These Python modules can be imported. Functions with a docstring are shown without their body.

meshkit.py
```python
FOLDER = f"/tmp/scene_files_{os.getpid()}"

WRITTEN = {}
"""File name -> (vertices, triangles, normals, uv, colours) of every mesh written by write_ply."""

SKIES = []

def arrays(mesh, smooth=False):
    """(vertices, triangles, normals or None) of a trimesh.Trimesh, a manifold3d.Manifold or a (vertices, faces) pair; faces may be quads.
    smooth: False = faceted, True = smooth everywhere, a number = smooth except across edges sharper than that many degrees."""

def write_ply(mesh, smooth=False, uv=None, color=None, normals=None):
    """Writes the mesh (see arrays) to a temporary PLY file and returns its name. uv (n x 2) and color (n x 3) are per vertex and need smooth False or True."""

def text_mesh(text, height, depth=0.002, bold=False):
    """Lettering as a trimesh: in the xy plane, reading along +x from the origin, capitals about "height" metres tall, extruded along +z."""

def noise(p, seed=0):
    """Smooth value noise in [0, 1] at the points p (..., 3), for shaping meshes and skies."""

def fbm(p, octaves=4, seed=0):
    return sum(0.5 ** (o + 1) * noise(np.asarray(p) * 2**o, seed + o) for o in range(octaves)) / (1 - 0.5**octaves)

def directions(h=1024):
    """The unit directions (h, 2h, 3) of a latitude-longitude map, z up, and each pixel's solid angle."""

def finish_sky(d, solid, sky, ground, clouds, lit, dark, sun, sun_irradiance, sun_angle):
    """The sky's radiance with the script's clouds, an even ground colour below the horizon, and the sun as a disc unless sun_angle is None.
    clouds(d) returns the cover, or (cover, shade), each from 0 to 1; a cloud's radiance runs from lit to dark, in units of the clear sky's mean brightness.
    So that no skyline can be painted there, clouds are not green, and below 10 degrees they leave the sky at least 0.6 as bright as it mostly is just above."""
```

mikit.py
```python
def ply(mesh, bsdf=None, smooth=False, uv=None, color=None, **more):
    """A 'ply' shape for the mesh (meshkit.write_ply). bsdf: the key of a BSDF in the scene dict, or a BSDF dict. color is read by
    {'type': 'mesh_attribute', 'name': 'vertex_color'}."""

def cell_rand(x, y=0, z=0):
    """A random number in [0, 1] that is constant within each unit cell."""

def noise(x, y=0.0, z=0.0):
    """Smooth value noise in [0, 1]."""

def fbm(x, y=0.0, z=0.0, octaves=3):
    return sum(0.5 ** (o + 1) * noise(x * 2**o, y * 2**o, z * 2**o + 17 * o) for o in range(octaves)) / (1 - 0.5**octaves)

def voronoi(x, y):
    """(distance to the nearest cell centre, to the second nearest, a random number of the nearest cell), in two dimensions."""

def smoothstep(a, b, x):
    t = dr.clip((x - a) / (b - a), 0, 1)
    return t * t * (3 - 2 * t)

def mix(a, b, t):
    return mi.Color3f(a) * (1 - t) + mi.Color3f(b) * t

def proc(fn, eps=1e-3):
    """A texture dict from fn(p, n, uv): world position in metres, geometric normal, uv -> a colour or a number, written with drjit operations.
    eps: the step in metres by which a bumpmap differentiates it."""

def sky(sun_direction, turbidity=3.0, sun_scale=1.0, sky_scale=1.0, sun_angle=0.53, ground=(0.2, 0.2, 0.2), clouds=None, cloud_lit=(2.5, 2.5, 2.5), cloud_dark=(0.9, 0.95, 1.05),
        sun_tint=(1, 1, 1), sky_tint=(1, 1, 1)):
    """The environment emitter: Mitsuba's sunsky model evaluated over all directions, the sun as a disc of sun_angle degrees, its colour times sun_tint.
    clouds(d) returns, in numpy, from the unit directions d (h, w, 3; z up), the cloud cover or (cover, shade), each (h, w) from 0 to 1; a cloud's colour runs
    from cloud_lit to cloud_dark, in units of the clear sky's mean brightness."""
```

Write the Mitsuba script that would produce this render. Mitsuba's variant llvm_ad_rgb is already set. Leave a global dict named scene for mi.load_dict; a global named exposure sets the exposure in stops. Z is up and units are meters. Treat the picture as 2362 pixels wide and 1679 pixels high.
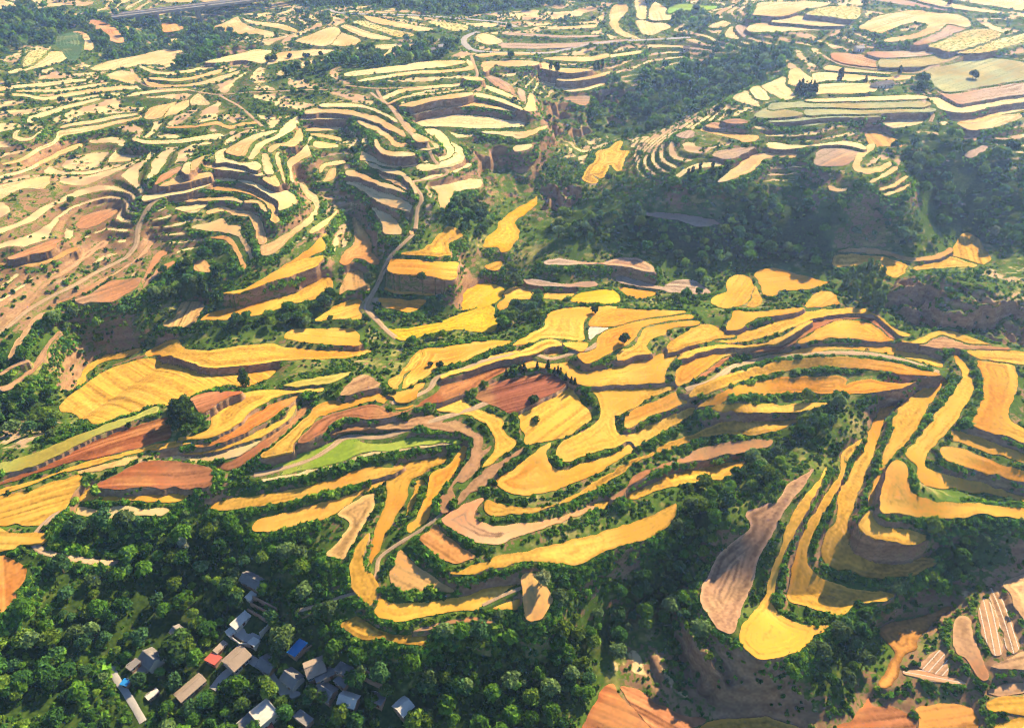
import math
import numpy as np, trimesh, shapely
from shapely.geometry import Polygon, LineString
from scipy.interpolate import RBFInterpolator
from scipy.ndimage import map_coordinates, distance_transform_edt, gaussian_filter
from scipy.sparse import diags, identity, kron, csr_matrix
from scipy.sparse.linalg import spsolve
from scipy.spatial import Delaunay
import drjit as dr, mitsuba as mi, mikit, meshkit

T = mi.ScalarTransform4f
scene, labels = {}, {}
# ------------------------------------------------------------------ camera, sky, air, exposure
EYE, PITCH = (0.0, 0.0, 270.0), math.radians(36.8)
exposure = 3.15
SUN_AZ, SUN_EL = math.radians(40), math.radians(34)
SUN = [math.sin(SUN_AZ) * math.cos(SUN_EL), math.cos(SUN_AZ) * math.cos(SUN_EL), math.sin(SUN_EL)]
scene['camera'] = {'type': 'perspective', 'fov': 70.0, 'fov_axis': 'x', 'near_clip': 1.0, 'far_clip': 20000.0,
                   'to_world': T().look_at(origin=EYE, target=[0, math.cos(PITCH), EYE[2] - math.sin(PITCH)], up=[0, 0, 1]),
                   'medium': {'type': 'ref', 'id': 'haze_medium'}}
scene['sky'] = mikit.sky(SUN, turbidity=3.0, sun_scale=1.0, sky_scale=0.5, sun_tint=(1.0, 0.97, 0.88), sky_tint=(0.85, 0.95, 1.15))
scene['haze_medium'] = {'type': 'homogeneous', 'albedo': {'type': 'rgb', 'value': [0.93, 0.95, 0.98]},
                        'sigma_t': {'type': 'rgb', 'value': [0.00008, 0.00013, 0.00028]}, 'phase': {'type': 'hg', 'g': 0.55}}
scene['haze'] = {'type': 'cube', 'to_world': T().translate([0, 1500, 95]).scale([5200, 6200, 195]), 'bsdf': {'type': 'null'},
                 'interior': {'type': 'ref', 'id': 'haze_medium'}}
labels['haze'] = {'label': 'thin summer haze filling the valley air', 'category': 'haze', 'kind': 'stuff'}

# ------------------------------------------------------------------ survey data (metres)
FIELDS = """0|46.5|0.3|-121.8,263.9|0|wheat_field|golden wheat stubble strip on the central hillside above the village woods|-92.2,279.2 -98.4,280 -105.1,277.1 -112.7,277.8 -123.7,277.4 -133.5,273.1 -138.3,265.4 -140,257.4 -138.2,250.5 -143,246.9 -150.2,244.1 -146.7,243.4 -138.7,244.3 -131,248.6 -125.7,254.4 -122.8,261.6 -116.8,268.3 -111.4,272.9 -104.7,275.2 -96.6,275.6 -92.3,276.1
1|45|0.3|-122.6,254.5|0|stubble_field|orange brown stubble strip on the central hillside above the village woods|-146.5,241.7 -135.3,243.3 -128.2,249.9 -121.9,259.9 -114.2,268.7 -104.3,274.2 -104.4,270.3 -109.3,263.6 -114.7,256.8 -123,248.5 -133.7,242.5 -139.5,241
0|43.1|0.3|-122.9,249.8|0|wheat_field|golden wheat stubble strip on the central hillside above the village woods|-157.5,237.5 -144.8,239.1 -133.7,241 -125.1,245.1 -115.9,252 -107.2,259.5 -106.3,264.9 -103.9,272.8 -103.5,263.8 -105.3,257.9 -113.7,249.1 -124.6,242.9 -136,239.3 -147.8,238.1
2|42.1|0.3|-118.8,249.6|0|field_margin|pale straw margin strip on the central hillside above the village woods|-156.8,235.5 -148.1,238.1 -134.6,238.5 -124.5,241.8 -115,247.9 -107.2,255.9 -102.5,266.5 -98.1,272.7 -91.5,273.2 -95.8,269.2 -100.2,265.7 -105.1,259.3 -113.3,249.6 -116.1,244.1 -122.2,238.3 -128.5,236.2 -137.2,235.3 -148.8,236.1
0|45.4|0.3|-80.1,259.6|0|wheat_field|golden wheat stubble strip on the central hillside above the village woods|-111.1,235.8 -105.8,242.4 -100.1,251.5 -95.7,260.1 -93.8,266.2 -89.7,269.9 -85.4,270.7 -80.1,268.6 -74.5,270.9 -69.7,274.8 -65.4,275.7 -61.1,273 -56.2,268.6 -51.1,266.9 -46.8,268 -47.6,265.2 -52.3,263.6 -57.4,265.7 -63.8,268.7 -68.3,269.3 -73.3,267.1 -78.3,264.3 -85.4,262 -87.7,260 -91,258.1 -93.6,252.9 -96,247.1 -98.3,241 -98.1,237.7 -101.9,236.6 -107.8,235.6
4|41.8|0.3|-110.7,249.2|0|ploughed_field|red brown ploughed strip on the central hillside above the village woods|-131.2,233.1 -123.3,237 -115.8,245.3 -108.8,253.8 -103.7,262 -100.3,269.1 -97,270.8 -96.9,267.4 -100.8,258.8 -106,248 -114.2,239.2 -120.9,232.9 -125.9,231.2
3|48.3|0.3|-74.3,278.2|0|bare_field|brown bare soil strip along the sunlit ridge crest|-82.5,271.9 -80.6,279.1 -76.8,285.8 -73.1,287.7 -69.4,285.7 -65.2,280.3 -65.8,277 -71.9,273.9 -77,271.3 -81.2,270.5
0|46.5|0.3|-53.6,292.8|0|wheat_field|golden wheat stubble strip along the sunlit ridge crest|-61.1,283.6 -56.2,291.5 -52.5,302.9 -48.5,313.7 -46.6,305.7 -49.6,295.9 -53.8,288.7 -55.4,277.7 -59.3,277.8
0|46|0.3|-33.2,302.8|0|wheat_field|golden wheat stubble strip along the sunlit ridge crest|-47,314 -37.1,316.1 -24.5,319.3 -11.7,320.6 0.1,318.4 -5.2,314.1 -14.5,308.9 -26.5,299.3 -38.4,295.8 -41.8,289 -48.9,280.6 -53.5,277.9 -53.1,287.2 -50,294.4 -46.6,306
0|49.6|0.3|-4.2,299.8|0|wheat_field|golden wheat stubble strip along the sunlit ridge crest|-34.9,285.6 -27.9,290.9 -18,294.9 -9.1,302.8 1.2,305.5 9.5,308.7 16.9,315.1 22.2,315.7 27.1,309.7 19.8,308.5 13.5,303.7 3.2,300 -7,297 -18.8,290.5 -30.4,284.6 -34.2,282.5
0|47.3|0.3|-50.5,273.3|0|wheat_field|golden wheat stubble strip along the sunlit ridge crest|-60.1,272.9 -54.1,275.2 -48.9,278 -43.8,281.9 -44,278.4 -45.3,273 -46.3,269.2 -49.8,266.8 -54.2,267.1 -58,271.1
4|45.9|0.3|-52.4,267.6|0|ploughed_field|red brown ploughed strip on the central hillside above the village woods|-96.5,243.6 -93.5,249.9 -89.6,256.5 -85.1,260.7 -77.1,263.8 -71.1,266.6 -65.8,267.4 -61.1,264.8 -56.9,261.8 -52.6,261.6 -47.5,264 -43.2,269.5 -39.3,274.6 -37,279.9 -31.7,284.5 -23.4,288.5 -16,292 -5,298.5 8.4,304.2 4.2,298.9 -4.9,291.1 -12.7,284.2 -18.5,278.4 -25.4,273.8 -33.3,269.2 -43.9,265.4 -51.5,261.2 -59.1,258.1 -66.9,257 -72.5,258.6 -77.7,258.3 -82.5,255.3 -86.1,249.4 -89.4,245.2 -92,242.8 -95.5,242.2
3|41.7|0.3|-34.1,238.9|0|bare_field|brown bare soil strip on the central hill below the round knoll|-83.9,249.8 -79.7,252.6 -72.1,254.8 -64.2,254.5 -56.4,256.2 -48.8,259.2 -38.9,262.4 -36.1,260.6 -28.5,259.4 -21.9,256.3 -17.5,251.3 -13.7,249.5 -13.1,245.7 -13.5,240.3 -9.4,242.9 -9.8,239.6 -12.8,236.3 -15.6,228.6 -20.3,222.4 -22.2,222.1 -23.7,222.4 -25.5,219.3 -25.3,216.4 -24.7,214.1 -27.4,210.1 -26.3,207.8 -29,206.7 -30.9,208.9 -30.4,212.9 -27.8,217.5 -25.2,223 -22.1,228.6 -19.3,234.4 -17.6,240.3 -17.2,245.7 -18.9,248.8 -24.3,250.6 -32.2,252 -40.2,252.8 -48.2,253.5 -58.7,253.6 -69.2,252.9 -76.9,251.5 -81.7,249.4
0|43.3|0.3|-13.3,251.5|0|wheat_field|golden wheat stubble strip on the central hill below the round knoll|-36.2,266 -30.7,268.7 -23.8,273.2 -22,269.4 -16.9,266 -11.4,263.5 -7.1,261.1 -3.3,256.2 -3.8,253.3 -1.2,247.8 1.9,245.1 0.4,239.9 -4.2,236.6 -8.2,232.7 -11.6,230.1 -13.6,229.5 -12.7,232 -9.3,235.9 -7.8,241.2 -7.9,246.5 -10.1,252.1 -13.9,256.5 -19.4,260.3 -26.6,263.5 -33.1,264.3
3|41|0.3|-9.3,226|0|bare_field|brown bare soil strip on the central hill below the round knoll|6,241.5 3.7,239.5 -0.6,236.8 -6.7,232.3 -11.1,228.5 -15.4,224.1 -20.1,218.6 -22.8,214.5 -23.7,209.3 -20.3,212.2 -16.6,216.3 -11.3,219.3 -9,223.6 -5.1,228 -0.6,233.7 3.7,237.9
7|39.6|0.3|-67.4,241.3|0|green_field|bright green crop field on the central hillside above the village woods|-108.4,230.1 -102.7,236.2 -95.8,240 -88.9,243.9 -81.7,247.4 -71.7,250.1 -64,251.5 -53.4,251.1 -42.7,250 -32.2,249.3 -25.3,248.3 -23.1,247.1 -26.7,246.5 -32,246.9 -39.7,245.1 -47.3,244.1 -54.9,242.2 -62.6,241.6 -70,239.6 -77,235.7 -84.2,233.2 -91.5,231.4 -98.6,229.3 -105.8,227.7 -109.3,227.4
2|39.1|0.22|-67.2,236.8|0|field_margin|pale straw margin strip on the central hillside above the village woods|-109,225.1 -97.9,226.9 -88.4,229.4 -76.5,233.6 -62.2,240.1 -47.2,242.9 -31.9,245.8 -24.1,246.2 -24.2,247.2 -32.1,247 -47.5,244.4 -62.7,241.7 -77.1,235.1 -88.9,230.9 -98.4,228.3 -109.5,226.3
0|35.9|0.3|-32,222.6|0|wheat_field|golden wheat stubble strip on the central hill below the round knoll|-23.7,246.9 -20.5,246.2 -20.4,242.8 -21.7,238.7 -24.9,231.5 -25.7,227.7 -27.6,225.8 -30.3,221.5 -32.9,216.8 -34.5,212.2 -35.1,208.3 -36.7,204.4 -38.2,199.7 -41.1,200.3 -43.8,201.6 -43.4,204 -40.8,206.7 -39.3,211.7 -38.2,216.3 -36.9,223.4 -35.9,229.6 -33.1,232.1 -29.2,234.7 -25.4,240.1 -23.6,244.1
0|33|0.3|-48.7,215.3|0|wheat_field|golden wheat stubble strip on the central hillside above the village woods|-30.2,241.4 -31.5,237.7 -36.5,235.7 -40.2,231.2 -44.1,229.3 -45.2,225.6 -46,219 -47.9,213.3 -50.1,207.2 -52.4,202.4 -54,195.7 -53.4,192.1 -51.1,188 -53.3,186.4 -55.7,187.7 -57.8,190.3 -58,192.3 -57.8,194.3 -57.5,201 -56.2,209.5 -55.1,216.2 -54.8,222.1 -55.8,228.1 -54.3,230.6 -50.3,235.1 -45.5,238.3 -39.5,240.3 -34.4,241.3
0|31.9|0.3|-45.2,211.3|0|wheat_field|golden wheat stubble strip on the central hillside above the village woods|-42.5,228.5 -39,228.8 -39.2,224.8 -40.8,221.2 -41.9,216.5 -44.3,211.4 -47.2,206.5 -47.6,201.6 -46.7,197.4 -47.7,193.9 -50,193.4 -51.7,196 -51.2,199.6 -49.8,204.4 -46.4,208.6 -45,213.1 -43.6,218.8 -42.6,223.6 -43.4,226.7
0|35.4|0.3|-87.3,223|1|wheat_field|golden wheat stubble strip on the central hillside above the village woods|-129.8,216.3 -124.4,219.3 -109.3,220 -94.9,222.2 -80.8,226.9 -71.4,231.1 -62.8,234.6 -56.6,234.2 -49,234.2 -52.1,230.4 -60.9,227.9 -68,225 -77.5,222 -86.8,219.2 -98.4,215.8 -107.9,214.2 -120.4,214.2 -127,214.5
0|32.8|0.3|-79.3,215.4|0|wheat_field|golden wheat stubble strip on the central hillside above the village woods|-109.5,205.2 -107.1,209.5 -95.5,212.4 -84,216.3 -74.8,219.7 -67.8,222.6 -60.8,226.1 -56.5,228.2 -55.9,227.3 -60.5,223.7 -67.3,219.6 -69.8,216.2 -73.6,212.9 -78.8,209 -87.1,206.9 -96.2,204.4 -105.6,203.1
6|31.7|0.3|-67,205.7|0|stubble_field|dull tan stubble strip on the lowest central terraces above the village|-73.4,211.7 -69.1,215.5 -64.7,218.9 -60.5,220.6 -59.3,219.2 -59.6,214 -60.5,209.6 -62.5,203.7 -64.3,199.6 -66.1,195.5 -67.4,192 -68.2,190 -75.2,192.2 -73.2,196.1 -70.5,199.6 -68.5,205.4 -69.8,207.6 -73.6,210.3
0|29.7|0.3|-58.8,184.1|0|wheat_field|golden wheat stubble strip on the lowest central terraces above the village|-59.7,200.5 -63,194.8 -65.4,188.1 -64.3,181.5 -61.8,175 -57.6,171.1 -54.1,169.1 -52.6,172.8 -52.6,177.3 -54.6,181.3 -57.8,184 -59.9,188 -59.9,192.7 -58.8,198.1
8|47.7|0.3|-95.2,283.1|0|grass_strip|yellow green weedy grass strip along the sunlit ridge crest|-112,279.9 -101.9,284.5 -88.5,288.1 -80.4,290 -84.9,284 -89.7,280.3 -98,279.6 -106,278.4
6|29.6|0.3|-37.7,180.4|0|stubble_field|dull tan stubble strip on the lowest central terraces above the village|-48.5,182.6 -47.2,187.1 -45.9,191.8 -44,191.7 -39.3,187 -34,182.4 -29,178.8 -22.6,176 -25.1,174.6 -29.9,175.6 -33.6,176.8 -35.8,174.9 -39.8,174 -44.1,175.4 -47.4,178.6
6|34.4|0.3|-26.9,192.4|0|stubble_field|dull tan stubble strip on the lowest central terraces above the village|-32,202 -28.9,198.4 -23.7,194.4 -18,190.6 -14.6,188.2 -17.3,186.5 -22,185 -26.9,186.5 -32,190.3 -35.4,193.7 -38,196.1 -33.9,198.5
9|36.6|0.3|-0.5,203.9|0|stubble_field|pinkish brown curved stubble terrace on the lowest central terraces above the village|-29.2,203.3 -21.9,209 -16.4,212.5 -11.9,213.4 -15.2,206.9 -15.4,203.7 -9.1,201.6 -4.1,201.3 0.3,202.6 6.6,203.1 16.2,206 26,210.5 33.5,214.3 35.4,214 29.3,210.2 19.3,204.5 6.5,198.3 -4,193.6 -12,192.7 -18.2,195 -23.3,198.3
0|29.2|0.3|73,231.5|0|wheat_field|golden wheat stubble strip on the central hill below the round knoll|34.5,216.5 47.1,221.6 55.1,225.8 63.5,230.7 72.3,236.7 84.4,243.3 96.2,247.4 106.3,248.9 110.6,249.1 107.8,245.6 102.7,241.7 98.2,238 91.5,238.1 79.6,233 68.3,228.3 57.5,224.1 46.8,219.2 38.9,215.4 34.8,213.9
0|34.9|0.3|53.9,235.8|0|wheat_field|golden wheat stubble strip on the central hill below the round knoll|-11.1,208.4 -10.5,212 -5.2,210.5 2,209.4 9.2,209.9 16.5,212.1 21.9,215 29.2,220.3 37.1,226.6 45.4,233.6 53.9,239.6 65.5,247.3 78.2,256 90.1,261.5 101.7,265.7 117.9,269.8 134.1,272.7 142.3,271.8 136,267.6 127.9,264.4 116.4,262.1 105,261.4 93.6,259.6 84.2,255.9 74.1,250.2 65.1,244.4 56.4,239.1 49.5,233.3 42.3,227.1 34.2,221.7 26.4,216.5 18.9,212.2 11.5,208.4 4.3,207 -2.8,205.5 -8.4,205.5
3|31.5|0.3|78.8,241.4|0|bare_field|brown bare soil strip on the central hill below the round knoll|42.9,218.2 47.4,220.1 52.2,225.9 59.6,231.9 69.3,237.7 78.2,242.1 87.8,246.6 103,250.6 114,252.3 122.7,254.3 123.1,258.1 112,258.9 100.3,256.3 88.7,252.2 81.8,247 72.7,241.7 63.9,236.5 56.6,232.2 50.8,226.3 46.2,221.3
0|38.6|0.3|24.2,233.7|0|wheat_field|golden wheat stubble strip on the central hill below the round knoll|-7.1,223.7 -0.4,229.7 7.2,236.8 12.4,242.2 17.7,245.5 17.1,242.6 15.9,238.7 16.8,233.8 20.8,231.5 24.8,231.7 30.1,235.1 35.4,237.1 43.6,241.3 49.9,245.7 54.7,250.6 57.1,248.2 53.5,244.4 45.9,237.7 40.3,233 32.2,228.1 21.9,222.5 14.3,218.8 6.9,216.5 1,216.7 -3.8,219.4
0|40.3|0.3|50.4,260.2|0|wheat_field|golden wheat stubble strip on the central hill below the round knoll|19.9,235.6 19.6,240.6 21.8,244.6 28.4,249.3 33.9,253.3 38.6,258.7 41.8,264 42.8,269.8 41.7,276.3 38.7,280.8 47.2,281.4 61.5,282.5 75.1,283.1 81.3,282.8 72.3,279 63.3,273.8 56,268.4 50.5,263.7 48.9,258.8 49.6,254.3 53.3,253.9 61.5,258.4 73.5,265.9 87,272.1 89,270 78.7,263.6 63.5,252.8 57.5,247.9 54.5,250.3 46.6,245.5 38.4,242.4 30.2,237.5 25,235 21.4,234.6
0|41.7|0.3|71,269.9|1|wheat_field|golden wheat stubble strip on the central hill below the round knoll|52.8,260.4 54.8,264 62.6,269.5 71.6,274.7 80.5,278.8 86.3,280.7 90.9,278 89.9,275 82.4,272.1 73.5,268.1 64.6,263.4 57.4,257.9 52.9,256.2
5|45.4|0.3|3.4,277.2|1|ploughed_field|dark red ploughed field on the round knoll along the sunlit ridge crest|-18.9,274.8 -17.1,276.5 -10.6,283.5 -3.3,286.9 5.2,289.8 13.8,291.5 19.5,290.5 23.9,287.6 27.2,284.1 21.8,278.4 16,273.1 10.4,268.8 5,265.6 -1,261.7 -5.9,265.7 -11.3,268.3 -16.9,271.4
0|42.4|0.3|19.3,260.9|0|wheat_field|golden stubble half of the round knoll with a small bush in it|28.4,285.1 30.8,278.5 33.8,273.2 36.8,268.2 37.5,263.2 33.9,259.3 28.7,253.8 23.2,249.8 18.4,248 13.1,246.3 7.3,244 5.8,245.3 5.3,250.6 3.8,256.9 1.7,263.7 5,266.8 13.3,271.8 21.9,279.7
0|47.5|0.3|53.2,298.2|0|wheat_field|golden wheat stubble strip along the sunlit ridge crest|3.1,292.2 8.3,300.8 13.6,307.1 21,310.1 25.9,305 28.6,297.6 33.3,292.4 39.2,290.5 47.8,293 58.4,297.8 69.1,301.2 80.4,307.7 92,315.5 102,322.2 113,323.2 105.1,316.9 95.2,310.2 85.7,304.3 80.4,297.7 76.8,290.4 73.9,284.5 66.4,283.3 48.4,281.8 38.4,280.6 30.7,283.1 26,288.5 19.3,294 11.2,294.2
0|50.2|0.3|64.4,336|0|wheat_field|golden wheat stubble strip along the sunlit ridge crest|41.9,332.9 46.9,339.9 58.9,347.1 69.9,345.7 92,344.4 96,342.1 85.2,337.7 73.8,335.3 62.2,330.3 55.2,326 49.9,326.1 41.3,326.3
0|51.2|0.3|61.2,316.7|0|wheat_field|golden wheat stubble strip along the sunlit ridge crest|33.5,300.3 39.3,302.9 43.8,307.2 45.7,316.6 50.6,322.5 61,328.8 73.7,334.3 86.4,337.9 98,340.4 99.3,335.9 85.5,332.8 76.2,329.1 70.2,325.4 64.6,316.3 59.4,308 52.7,303.7 48.3,300.3 42.7,295.4 36.5,293.4
0|50.7|0.3|74.4,314.9|0|wheat_field|golden wheat stubble strip along the sunlit ridge crest|70.2,325 76,327.5 88.9,333.3 101.3,334.8 101.7,331.6 94.4,328 86.4,325.6 79.9,319.2 74,315.2 69.7,307.8 70.9,301.9 63.7,301.1 57,296.4 52.9,296.3 54.9,304.5 60.3,307 65.1,311.5
0|49|0.3|98.6,318.5|0|wheat_field|golden wheat stubble strip along the sunlit ridge crest|79.5,303.7 82.1,312.7 89.9,320.8 98.1,329.5 104.3,333 109.4,331.2 114.7,325.6 119.2,321.8 109.9,318.8 102.4,314.3 90.9,309.4 83.7,304.6
0|50.1|0.3|136.5,336.9|0|wheat_field|golden wheat stubble strip along the sunlit ridge crest|114.2,324.7 119.7,336 125.1,344.1 133.7,341.9 145.6,342.6 156.6,345.5 162.4,345.3 158.1,339.9 149.2,338 137.3,336.8 129.7,332.7 124.2,327.2 118.7,325
0|48.7|0.3|151.5,328.8|0|wheat_field|golden wheat stubble strip along the sunlit ridge crest|85.9,309.6 92.4,318.6 99.8,326.7 104.3,332.5 109.2,331.9 112.9,326.1 118.4,325.1 127.3,328 136.1,330.3 149.8,338 164.4,344.3 178.6,348.3 196.6,350.5 201.3,345.1 204.5,338.5 206.4,329.2 212.6,322.6 209.2,320.4 205.5,323.2 204.4,332.2 201.6,341.7 192.4,344.1 180.5,341.9 170.9,338.9 160.8,333.9 151,328.6 141.8,324.5 128.8,320.4 120.1,318.1 107.4,316.6 99.2,316.3 91,311.2
0|47|0.3|123.4,316.2|0|wheat_field|golden wheat stubble strip along the sunlit ridge crest|83.7,297.9 89.4,303.7 98.3,308.6 110.7,313.5 120.5,314 132.5,316.7 143,320.5 152.6,326.7 164.6,333.6 157.4,326.5 147.6,320.1 143,317.4 135.3,315 122.8,313.1 114.4,311.9 105.6,309.1 96.6,304.4 88.6,299.5
0|46.7|0.3|98.4,298|0|wheat_field|golden wheat stubble strip along the sunlit ridge crest|83.3,294 91,302 102.1,309.4 113.7,314.3 123.6,314.7 112.4,308.3 104.1,300.6 96.8,292.2 91.4,287.5 86.2,283.7 81.6,283.3
4|46.3|0.3|152.9,319.4|1|ploughed_field|red brown ploughed strip along the sunlit ridge crest|92.3,288 99.4,296.5 108,306.9 115.2,313.1 123.7,314.8 133.1,316.7 140.5,317.4 146.9,321 157.2,328.9 168,336.6 181.3,342.7 192.8,343.9 201.2,341.5 203.2,332 204.4,323.1 206.5,320.2 202.5,322.3 200.7,331.9 197.1,339.8 189,340.7 179.8,338.8 168.8,331.6 159.9,324.7 150.9,318.3 143.9,315.3 135.8,314.4 125.8,313.1 116.9,310.1 109.4,302.3 101,293.2 95.3,288.1
0|46.8|0.3|181.2,326.1|0|wheat_field|golden wheat stubble strip along the sunlit ridge crest|152.5,318.2 160.8,324.8 171,333.1 180.6,338.5 188.7,339.7 196.2,337.5 199.3,330.6 202.1,323.2 203.8,319.7 193.2,319.3 181.7,321.2 169.1,320.5 160.5,318.9
0|42.9|0.3|173.8,310.5|0|wheat_field|golden wheat stubble strip along the sunlit ridge crest|116.4,302.4 127.1,309.7 140.2,313.9 152.4,315.8 162.8,316.5 177,317.6 191.5,317.5 200.8,316.4 209.7,312.8 217.3,308.6 221.7,302.8 219.9,298.2 213.3,301.4 203.9,308.5 191.5,313 179.8,313.9 167.6,313.6 155.4,312.3 143.6,311.6 131.9,309.1 121.8,304.2
0|41.3|0.3|152.4,298.3|0|wheat_field|golden wheat stubble strip along the sunlit ridge crest|86,274.5 88.8,278.5 96,281.9 104.8,287.5 114.4,294.3 125.7,300.5 137.1,304.6 152.8,305.6 164.2,305.7 175.6,304.6 185.8,301.2 195.3,296.7 203.9,290.7 211.7,286.6 204.7,285.7 195.4,288 189.6,291.6 180.4,296.2 170.1,298.7 161.6,300.9 154.1,301 144,300.2 131.4,297 117.3,289.1 103,279 91.2,274.8
0|38.2|0.3|150.7,288.3|0|wheat_field|golden wheat stubble strip on the right hand spur|88.2,269.3 94.5,272.9 105,278 121.5,289.4 139,295.6 154.3,295.6 168.2,292.2 166.8,286.3 170.3,288 177.4,288.1 182.6,283.4 192.1,280.4 201,282.6 196.2,280 186.5,275.9 175.3,274.7 165.8,276.8 157.9,283 144.6,286.6 128.5,284.5 114.8,278.8 105.7,273.8 97.8,270.1 92.6,269
0|36.6|0.3|126.1,275.7|0|wheat_field|golden wheat stubble strip on the right hand spur|93.2,268.6 101.5,270.2 113.3,272.2 127.1,278.7 134.9,278.8 145.8,278.6 154.7,274.3 149.2,272.5 142.2,272.1 136.8,272.7 129.6,273.3 117,270.2 104.9,267.8 97.5,267.7
0|48.9|0.3|227.8,318.1|0|wheat_field|golden wheat stubble strip along the sunlit ridge crest|205,315 211.4,315 222.9,322.5 230.8,325.5 237.4,323.9 244.5,318.5 250.8,313.5 238.2,314.1 229.5,321.1 222.4,318 213.6,312.8
3|48.4|0.3|236.8,312.3|1|bare_field|brown bare soil strip along the sunlit ridge crest|212.6,312.1 222.6,318 231.2,319.2 238.8,314.8 249.4,312 260.1,312.2 259.4,309.4 244,309.3 231.8,309 220.3,309.8
0|47.5|0.3|250.5,303.4|0|wheat_field|golden wheat stubble strip along the sunlit ridge crest|237,308 252,309 269.5,308.5 263.6,298.2 250.2,298.4 243.4,300.6 238.5,301.6
0|46.8|0.3|232.9,268.3|0|wheat_field|golden wheat stubble strip on the right hand spur|237.4,299.3 245,300.7 254.8,299.5 252.3,290 246.1,277.8 237.7,268.1 231.2,257.6 235.3,251.2 238.4,249 234.9,242.1 222.7,246.7 214.5,250.7 212.2,254.6 216.9,260.1 225.9,272.3 232.5,285.5
0|42.1|0.45|203.7,251.2|0|wheat_field|golden wheat stubble strip on the right hand spur|230.3,307.6 231,298.8 228.9,287.8 223.1,274.7 215.2,265.7 205.8,256.1 196.3,247.7 188.4,240.4 184,234.4 186.1,231.5 198.8,230.9 213.4,228.3 228.6,221.7 227.2,219.1 211.6,224.3 197.1,225.6 183.4,223.7 176.9,226.2 180.3,232.8 176.1,237.9 182.7,244.5 192.8,254.7 201.9,264.2 211.2,273.2 219.1,281 226.1,291.2 227.3,300.5
0|40.8|0.3|216.1,243.4|0|wheat_field|golden wheat stubble strip on the right hand spur|205.3,252.5 214.7,248.5 222.5,243.4 234.6,238.3 233,234.8 220.4,238.4 212.1,242.2 203.8,246.3 201.5,248.1
0|38.3|0.3|209.8,235|0|wheat_field|golden wheat stubble strip on the right hand spur|195,242.6 202,242.3 210.7,239 218.6,234.5 230.5,229.2 229.2,225.7 216.9,229.4 206.3,232.5 196,234.8 192.8,238.4
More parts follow.
